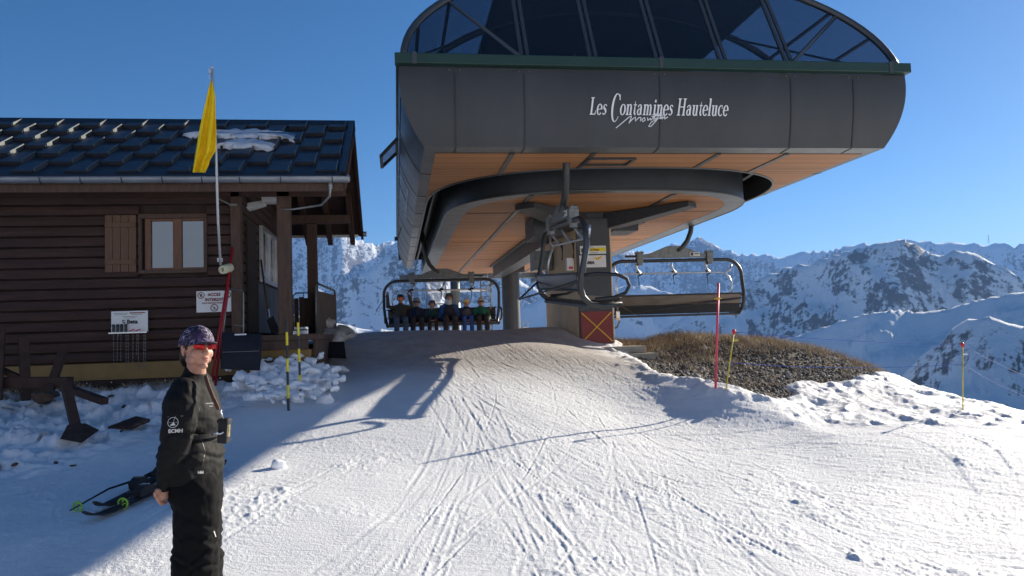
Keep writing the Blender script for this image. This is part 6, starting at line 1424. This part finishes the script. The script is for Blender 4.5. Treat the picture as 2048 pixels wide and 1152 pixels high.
mb.limb([P_(390, 775, 4.25), P_(370, 790, 4.11), P_(359, 845, 4.05), P_(346, 893, 4.06), P_(332, 940, 4.09)], [.045, .045, .04, .035, .028], 12)
# forearm stub and relaxed hand
wr = P_(326, 968, 4.10); hd = P_(326, 986, 4.11)
mb.limb([P_(332, 940, 4.09), wr, P_(326, 979, 4.105)], [.028, .024, .025], 12)
mb.limb([P_(326, 980, 4.105), P_(325, 990, 4.10)], [.027, .026], 12); mb.limb([P_(331, 981, 4.12), P_(331, 991, 4.125)], [.020, .019], 10)
fing = [[(318, 984, 4.07), (313, 992, 4.07), (315, 1000, 4.08), (320, 1002, 4.09)], [(321, 989, 4.085), (316, 998, 4.08), (319, 1006, 4.09), (324, 1006, 4.10)], [(325, 991, 4.105), (321, 1000, 4.10), (324, 1008, 4.105), (329, 1007, 4.115)], [(329, 991, 4.125), (327, 1000, 4.12), (330, 1006, 4.125), (334, 1004, 4.13)]]
for fg, r_ in zip(fing, (.0088, .0092, .0088, .0076)): mb.limb([P_(*p) for p in fg], [r_ * 1.12, r_, r_ * .95, r_ * .85], 8)
mb.limb([P_(321, 980, 4.08), P_(314, 981, 4.06), P_(310, 987, 4.05), P_(311, 993, 4.055)], [.011, .0105, .0095, .008], 8)
body = fuse(mb, 'body', m_skin, girl, .0028, 7)
mb = MB(); mb.ell(hp3(0, .0905, -.0605), (.019, .0045, .0042), 14, 8, EM); mb.ell(hp3(0, .0885, -.0705), (.0165, .0050, .0050), 14, 8, EM); mb.build('lips', m_lip, girl, smooth=True)
# sunglasses
def lensm(s):
    mb = MB(); vs = []; nx_, nz_ = 14, 8
    for j in range(nz_ + 1):
        for i in range(nx_ + 1):
            u_ = i / nx_; w_ = j / nz_ * 2 - 1; x = .007 + u_ * .058; ht = .0185 * (1 - .30 * u_) * (1 - (2 * u_ - 1) ** 6 * .35); y = .104 - 3.9 * x * x - 5 * (w_ * ht) ** 2; vs.append(hp3(s * x, y, .0 + w_ * ht + .004 * u_))
    mb.add(vs, [(j * (nx_ + 1) + i, j * (nx_ + 1) + i + 1, (j + 1) * (nx_ + 1) + i + 1, (j + 1) * (nx_ + 1) + i) for j in range(nz_) for i in range(nx_)]); return mb
for s in (-1, 1): o = lensm(s).build('lens', m_lens, girl, smooth=True); q_ = o.modifiers.new('t', 'SOLIDIFY'); q_.thickness = .002
mb = MB()
for s in (-1, 1): mb.tube([hp3(0, .104, .013), hp3(s * .02, .103, .021), hp3(s * .045, .097, .021), hp3(s * .064, .087, .018), hp3(s * .074, .06, .012), hp3(s * .080, .01, .004), hp3(s * .080, -.02, -.004)], .0026, 6)
mb.build('glasses_frame', m_ink, girl, smooth=True)
# cap: crown shell with peak
mb = MB(); vs = []; na, nb = 40, 14
for j in range(nb + 1):
    ph = R(90) * (1 - j / nb)
    for k in range(na):
        t = 2 * math.pi * k / na; cx_, cy_ = math.cos(t), math.sin(t); low = .030 - .012 * max(0, -cy_) - .006 * abs(cx_)
        rr_ = math.cos(ph) ** .75 if j else 0; vs.append(hp3(cx_ * .086 * rr_, -.012 + cy_ * .108 * rr_, low + (.105 - .012 * max(0, -cy_)) * math.sin(ph) * .98 - .012))
mb.add(vs, [(j * na + k, j * na + (k + 1) % na, (j + 1) * na + (k + 1) % na, (j + 1) * na + k) for j in range(nb) for k in range(na)])
cp = mb.build('cap', m_cap, girl, smooth=True); q_ = cp.modifiers.new('t', 'SOLIDIFY'); q_.thickness = .004
mb = MB(); vs = []; nu, nv = 22, 6
for j in range(nv + 1):
    for i in range(nu + 1):
        t = R(22 + 136 * i / nu); e_ = j / nv; rx, ry = .084, .104; ext = .064 * math.sin(R(180 * i / nu)) ** .7 * e_; vs.append(hp3(math.cos(t) * (rx + ext * .35), -.012 + math.sin(t) * (ry + ext), (.036 - .010 * e_) - 1.5 * (math.cos(t) * rx) ** 2 * 1.0 * (.4 + e_)))
mb.add(vs, [(j * (nu + 1) + i, j * (nu + 1) + i + 1, (j + 1) * (nu + 1) + i + 1, (j + 1) * (nu + 1) + i) for j in range(nv) for i in range(nu)])
pk_ = mb.build('cap_peak', m_cap, cp, smooth=True); q_ = pk_.modifiers.new('t', 'SOLIDIFY'); q_.thickness = .0035
for o_s in (pk_,):                                # sub-part: the cap has no own offset
    pass
# hair and braid
mb = MB(); mb.ell(hp3(0, -.045, -.030), (.070, .062, .070), 18, 12, EM)
for s in (-1, 1): mb.ell(hp3(s * .066, .004, .008), (.009, .022, .026), 10, 8, EM)
for k in range(7): mb.limb([hp3(-.070 + .004 * k, -.045 - .006 * k, -.03), hp3(-.068 + .006 * k, -.062 - .004 * k, -.075), hp3(-.055 + .008 * k, -.06, -.105 - .004 * k)], [.009, .006, .003], 7)
fuse(mb, 'hair', m_hair, girl, .004, 3)
m_braid = M('auburn_hair', (.085, .030, .014), .5, 0, .4, 60, bs=.5, bscale=120, bd=.002)
mb = MB(); bp = [P_(411, 752, 4.115), P_(417, 772, 4.085), P_(426, 795, 4.065), P_(437, 818, 4.05)]; n_b = 46; up2 = Vector((0, -1, 0))
for st_r in range(3):
    pts = []
    for i in range(n_b + 1):
        t = i / n_b * 3; k = min(int(t), 2); p = bp[k].lerp(bp[k + 1], t - k); d3 = (bp[k + 1] - bp[k]).normalized(); sd3 = d3.cross(up2).normalized(); a_ = i / n_b * 2 * math.pi * 6 + st_r * 2.09
        pts.append(p + sd3 * math.sin(a_) * .0055 + up2 * math.sin(2 * a_) * .003)
    mb.tube(pts, .0052, 7)
mb.build('braid', m_braid, girl, smooth=True)
# belt, zips and printed marks on the clothes
bz = [(866, 350), (871, 350)]
mb = MB(); vs = []
for k in range(25):
    a_ = R(-100 + 150 * k / 24)
    for dz in (-.011, .011): c = (at(353, 868, 4.25) + at(437, 868, 4.25)) / 2; vs.append(c + fv * math.cos(a_) * .128 - sv * math.sin(-a_ + math.pi) * 0 + sv * math.sin(a_) * .172 + Vector((0, 0, dz)))
mb.add(vs, [(2 * i, 2 * i + 2, 2 * i + 3, 2 * i + 1) for i in range(24)]); bl_ = mb.build('belt', m_mat, girl); q_ = bl_.modifiers.new('t', 'SOLIDIFY'); q_.thickness = .006
ux_, uz_ = Vector((1, 0, 0)), Vector((.033, 0, 1)).normalized()
def jmark(txt, size, px, py, mat=m_thread, **k):
    o = P_(px, py, 3.85); m2 = text_mb(txt, size, o, ux_, uz_, (0, -1, 0), depth=0, **k); return m2
d_ray = lambda px, py: Vector(ray(px, py))
mm = jmark('ECMH', .0235, 336, 866, off=.0009, sx=1.05); drape(mm, jk, d_ray(348, 862), .0035).build('sleeve_lettering', m_thread, girl)
mk = MB(); c = P_(346, 845, 3.85)
mk.tube([c + ux_ * (.024 * math.cos(t)) + uz_ * (.024 * math.sin(t)) for t in np.linspace(0, 2 * math.pi, 25)[:-1]], .0011, 4, closed=True)
mk.bar(P_(335, 833.5, 3.85), P_(367, 831.5, 3.85), .0008, .0018, up=(0, 1, 0)); mk.bar(P_(347, 844, 3.85), P_(351, 832, 3.85), .0008, .002, up=(0, 1, 0))
mk.bar(c + ux_ * -.022, c + ux_ * .022, .0008, .0018, up=(0, 1, 0)); mk.prism([(-.014, -.014), (.012, -.014), (.003, .002)], c, ux_, uz_, (0, -1, 0), .001)
# subdivide by sampling is unnecessary: marks are tiny next to the sleeve's curvature
drape(mk, jk, d_ray(346, 845), .0035).build('sleeve_emblem', m_thread, girl)
mm = jmark('HH', .019, 395, 948, off=.0008); drape(mm, jk, d_ray(400, 944), .003).build('hem_lettering', m_thread, girl)
mm = jmark('MONTJOIE', .0085, 411, 808); m4 = jmark('TEAM', .0075, 418, 814); mm.add(m4.v, m4.f); drape(mm, jk, d_ray(419, 810), .003).build('chest_lettering', m_thread, girl)
mk = MB()
for a, b_ in (((399, 812), (393, 850)), ((411, 905), (405, 938)), ((402, 876), (411, 905))):
    A2, B2 = P_(*a, 3.85), P_(*b_, 3.85)
    for i in range(8): mk.bar(A2.lerp(B2, i / 8), A2.lerp(B2, (i + 1) / 8), .0012, .002, up=(0, 1, 0))
drape(mk, jk, d_ray(402, 860), .0025).build('pocket_seam', m_tube, girl)
mk = MB(); A2, B2 = P_(428, 1062, 3.85), P_(432, 1074, 3.85); mk.bar(A2, B2, .003, .006, up=(0, 1, 0)); drape(mk, tr_, d_ray(430, 1068), .004).build('zip_pull', m_thread, girl)
mk = MB(); mk.tube([P_(420, 740, 4.1), P_(425, 752, 4.09)], .002, 4) if False else None
# pouch with a radio hanging at the chest
rp_ = thing('radio_pouch', 'black radio pouch with a shiny window hanging at the chest of the person in black', 'radio pouch', P_(449, 880, 4.08))
RM = Matrix.Rotation(R(-14), 3, 'Z') @ Matrix.Rotation(R(5), 3, 'Y')
mb = MB(); mb.box(P_(449, 861, 4.08), (.052, .05, .125), RM); mb.build('pouch_body', m_rubber, rp_, bevel=.008)
mb = MB(); mb.box(P_(449, 842, 4.08), (.058, .055, .018), RM); mb.build('pouch_flap', m_mat, rp_, bevel=.005)
mb = MB(); mb.box(P_(456, 861, 4.058), (.018, .012, .060), RM); mb.build('window', m_ochreglow, rp_, bevel=.003) if False else None
m_win = M('clear_pouch_window', (.50, .42, .22), .12, .4, .5, 30, bs=0); mb.build('window', m_win, rp_, bevel=.003)
mb = MB(); mb.tube([P_(437, 816, 4.05), P_(443, 828, 4.05), P_(446, 838, 4.06)], .0045, 7); mb.ell(P_(441, 822, 4.04), .008, 8, 6); mb.build('clip', m_alu, rp_, smooth=True)
mb = MB(); mb.tube([P_(424, 869, 4.05), P_(432, 866, 4.04), P_(440, 868, 4.05), P_(447, 864, 4.05)], .005, 7); mb.ell(P_(434, 866, 4.035), .0085, 8, 6); mb.build('belt_clip', m_alu, rp_, smooth=True)

# ---- six riders on the arriving chair
def clothm(name, c): return M(name, c, .75, 0, .2, 12, bs=.3, bscale=16, bd=.01)
RZ, RY = CLZ + .11, CLY - .14                    # top of the seat, hip position
def rider(px, hy, sc, label, jc, tc_, hat, gog, arms, extra=None):
    hx_ = at(px, hy, RY - .05); x = hx_.x; zs_ = hx_.z; t = thing('person', label, 'person', (x, RY, RZ), 'riders on the arriving chair')
    sh = zs_ - .21 * sc; hw_ = .175 * sc; hipz = RZ + .10 * sc
    v3 = lambda dx, dy, z: Vector((x + dx, RY + dy, z))
    # clothes
    mb = MB(); mb.limb([v3(0, .02, hipz), v3(0, .01, (hipz + sh) / 2), v3(0, .03, sh - .07 * sc)], [.145 * sc, .15 * sc, .155 * sc]); mb.limb([v3(-hw_, .03, sh - .03), v3(0, .03, sh + .01), v3(hw_, .03, sh - .03)], [.075 * sc, .09 * sc, .075 * sc]); mb.limb([v3(0, .02, sh), v3(0, .0, sh + .07 * sc)], [.08 * sc, .068 * sc])
    hands = []
    for s, (ex, ey, ez, wx, wy, wz) in zip((-1, 1), arms):
        S_ = v3(s * hw_, .03, sh - .03); E_ = v3(ex * sc, ey, sh + ez * sc); W_2 = v3(wx * sc, wy, sh + wz * sc); mb.limb([S_, E_, W_2], [.068 * sc, .058 * sc, .042 * sc]); hands.append((W_2, (W_2 - E_).normalized()))
    jo = fuse(mb, 'jacket', clothm('rider_jacket', jc), t, .018, 3)
    mb = MB()
    for s in (-1, 1):
        kx = s * .11 * sc; mb.limb([v3(s * .085 * sc, .0, hipz - .02), v3(kx, -.40 * sc, RZ + .08), v3(kx * 1.05, -.44 * sc, RZ - .14 * sc), v3(kx * 1.08, -.42 * sc, RZ - .33 * sc)], [.105 * sc, .085 * sc, .072 * sc, .068 * sc])
    fuse(mb, 'trousers', clothm('rider_trousers', tc_), t, .018, 3)
    mb = MB()
    for s in (-1, 1): kx = s * .118 * sc; mb.limb([v3(kx, -.42 * sc, RZ - .34 * sc), v3(kx, -.42 * sc, RZ - .45 * sc)], [.065, .065]); mb.limb([v3(kx, -.40 * sc, RZ - .47 * sc), v3(kx, -.58 * sc, RZ - .48 * sc)], [.052, .048])
    fuse(mb, 'ski_boots', m_rubber, t, .02, 2)
    # body: head, neck, hands
    mb = MB(); hc = v3(0, -.02, zs_); r_ = .098 * (1 - (1 - sc) * .4)
    mb.ell(hc, (r_ * .8, r_ * .95, r_ * 1.1), 16, 12); mb.ell(hc + Vector((0, -.02, -.05)), (r_ * .55, r_ * .6, r_ * .6), 12, 8); mb.ell(hc + Vector((0, -.105, -.015)), (.011, .016, .018), 8, 6); mb.limb([hc, v3(0, .01, sh)], [.05, .055]); mb.limb([v3(0, .02, sh - .05), v3(0, .02, hipz)], [.10 * sc, .10 * sc])
    for (W_2, d3), s in zip(hands, (-1, 1)):
        mb.limb([W_2 - d3 * .03, W_2 + d3 * .045], [.032 * sc, .036 * sc], 8)
        for q in range(4): o3 = Vector(((q - 1.5) * .017, 0, 0)); mb.limb([W_2 + d3 * .05 + o3, W_2 + d3 * .085 + o3 + Vector((0, -.02, 0)), W_2 + d3 * .075 + o3 + Vector((0, -.045, 0))], [.010, .0095, .009], 6)
        mb.limb([W_2 + d3 * .02 + Vector((-s * .03, -.01, 0)), W_2 + d3 * .05 + Vector((-s * .045, -.025, 0))], [.011, .010], 6)
    fuse(mb, 'body', m_skin if extra != 'gloves' else m_skin, t, .009, 2)
    kind, hcx = hat
    mb = MB(); vs = []
    for j in range(9):
        ph = R(90) * (1 - j / 8) ; 
        for k in range(20): a_ = 2 * math.pi * k / 20; low = -.03 if math.sin(a_) > 0 else .035; vs.append(hc + Vector((math.cos(a_) * r_ * 1.12 * math.cos(ph) ** .7 if j else 0, math.sin(a_) * r_ * 1.22 * math.cos(ph) ** .7 if j else 0, low + (r_ * 1.38 - low) * math.sin(ph))))
    mb.add(vs, [(j * 20 + k, j * 20 + (k + 1) % 20, (j + 1) * 20 + (k + 1) % 20, (j + 1) * 20 + k) for j in range(8) for k in range(20)])
    ho = mb.build(kind, M(kind + '_shell', hcx, .35 if kind == 'helmet' else .9, 0, .15), t, smooth=True); q_ = ho.modifiers.new('t', 'SOLIDIFY'); q_.thickness = .012
    if gog:
        mb = MB(); vs = []
        for j in range(5):
            for i in range(13): a_ = R(-150 + 120 * i / 12); vs.append(hc + Vector((math.cos(a_) * r_ * 1.02, math.sin(a_) * r_ * 1.16 - .006, -.005 + .05 * (j / 4))))
        mb.add(vs, [(j * 13 + i, j * 13 + i + 1, (j + 1) * 13 + i + 1, (j + 1) * 13 + i) for j in range(4) for i in range(12)]); o = mb.build('goggles', gog, t, smooth=True); q_ = o.modifiers.new('t', 'SOLIDIFY'); q_.thickness = .012
    if extra == 'buff': mb = MB(); mb.limb([v3(0, -.025, zs_ - .075), v3(0, -.01, zs_ - .15)], [.082, .09]); fuse(mb, 'neck_warmer', clothm('white_fleece', (.6, .6, .57)), t, .015, 2)
    if extra == 'vest' or extra == 'buff':
        mb = MB(); mb.limb([v3(0, -.015, hipz + .02), v3(0, -.03, (hipz + sh) / 2), v3(0, -.015, sh - .09)], [.14 * sc, .148 * sc, .142 * sc]); fuse(mb, 'vest', clothm('dark_vest', (.03, .025, .03) if extra == 'buff' else (.13, .12, .12)), t, .018, 3)
    if extra == 'straps':
        mb = MB()
        for s in (-1, 1): mb.tube([v3(s * .07, .02, sh + .03), v3(s * .08, -.14, sh - .06), v3(s * .07, -.165, hipz + .15)], .012, 6)
        mb.build('bag_straps', m_wboard, t, smooth=True)
    # jacket zip
    if extra != 'buff': mb = MB(); mb.tube([v3(0, -.12, sh - .02), v3(0, -.155 * sc, (hipz + sh) / 2), v3(0, -.15 * sc, hipz + .03)], .006, 5); mb.build('jacket_zip', m_tube, t, smooth=True)
    return t
lap = ((-.22, -.08, -.28, -.08, -.30, -.34), (.22, -.08, -.28, .08, -.30, -.34))
up_ = ((-.33, -.05, .02, -.34, -.10, .32), (.30, -.05, .0, .22, -.12, .30))
m_gorange = M('orange_goggle_lens', (.85, .13, .01), .15, .3, .3, 20, bs=0); m_gyel = M('yellow_goggle_lens', (.85, .45, .05), .15, .3, .3, 20, bs=0)
rider(801, 598, 1.05, 'rider in olive jacket and jeans with both arms raised, leftmost on the arriving chair', (.060, .048, .028), (.05, .075, .12), ('helmet', (.03, .03, .035)), m_gorange, up_)
rider(833, 605, 1.0, 'rider in navy jacket and black trousers with a pale helmet on the arriving chair', (.010, .016, .045), (.012, .011, .016), ('helmet', (.22, .22, .23)), m_ink, lap)
rider(864, 609, .80, 'small rider in teal jacket, shortest on the arriving chair', (.010, .06, .055), (.018, .012, .016), ('helmet', (.10, .07, .06)), None, lap, 'straps')
rider(898, 596, 1.12, 'tall rider with blue sleeves, dark vest, beanie and white neck warmer', (.02, .09, .26), (.025, .016, .018), ('beanie', (.09, .075, .085)), None, lap, 'buff')
rider(933, 605, .88, 'rider in blue trousers with grey front panel, white helmet and yellow goggles', (.022, .026, .06), (.018, .06, .25), ('helmet', (.55, .55, .55)), m_gyel, lap, 'vest')
rider(962, 604, .98, 'rider in bright green jacket and black trousers, rightmost on the arriving chair', (.008, .13, .075), (.022, .014, .014), ('helmet', (.50, .44, .38)), m_ink, lap)
hpol = thing('ski_pole', 'thin ski pole held out to the left by the rider with raised arms', 'ski pole', at(753, 622, 21.4)); mb = MB(); mb.tube([at(752, 622, 21.4), at(773, 590, 21.5)], .010, 6); mb.build('shaft', m_ink, hpol, smooth=True); mb = MB(); mb.ell(at(754, 619, 21.4), (.03, .03, .008), 8, 4); mb.build('basket', m_ink, hpol)
hp2 = thing('ski_pole', 'silver ski pole standing beside the rider in green', 'ski pole', at(984, 655, 21.4)); mb = MB(); mb.tube([at(970, 632, 21.5), at(984, 656, 21.35)], .011, 6); mb.build('shaft', m_alu, hp2, smooth=True); mb = MB(); mb.tube([at(969, 630, 21.5), at(972, 635, 21.5)], .018, 6); mb.build('grip', m_ink, hp2, smooth=True)

# ================================================================== thin mountain air
def haze():
    m = bpy.data.materials.new('air'); m.use_nodes = True; n = m.node_tree; n.nodes.clear(); o = n.nodes.new('ShaderNodeOutputMaterial'); p = n.nodes.new('ShaderNodeVolumePrincipled')
    p.inputs['Color'].default_value = (.24, .47, 1, 1); p.inputs['Density'].default_value = 6.5e-5; p.inputs['Anisotropy'].default_value = .2
    n.links.new(p.outputs[0], o.inputs['Volume']); z0 = float(MZ_MIN) - 30; mb = MB(); mb.bx(-12000, 12000, -1500, 12000, z0, float(Z.max()) + 30); ob = mb.build('haze', m); ob['kind'] = 'stuff'; return ob
MZ_MIN = min(Z.min(), GZ.min())
haze()
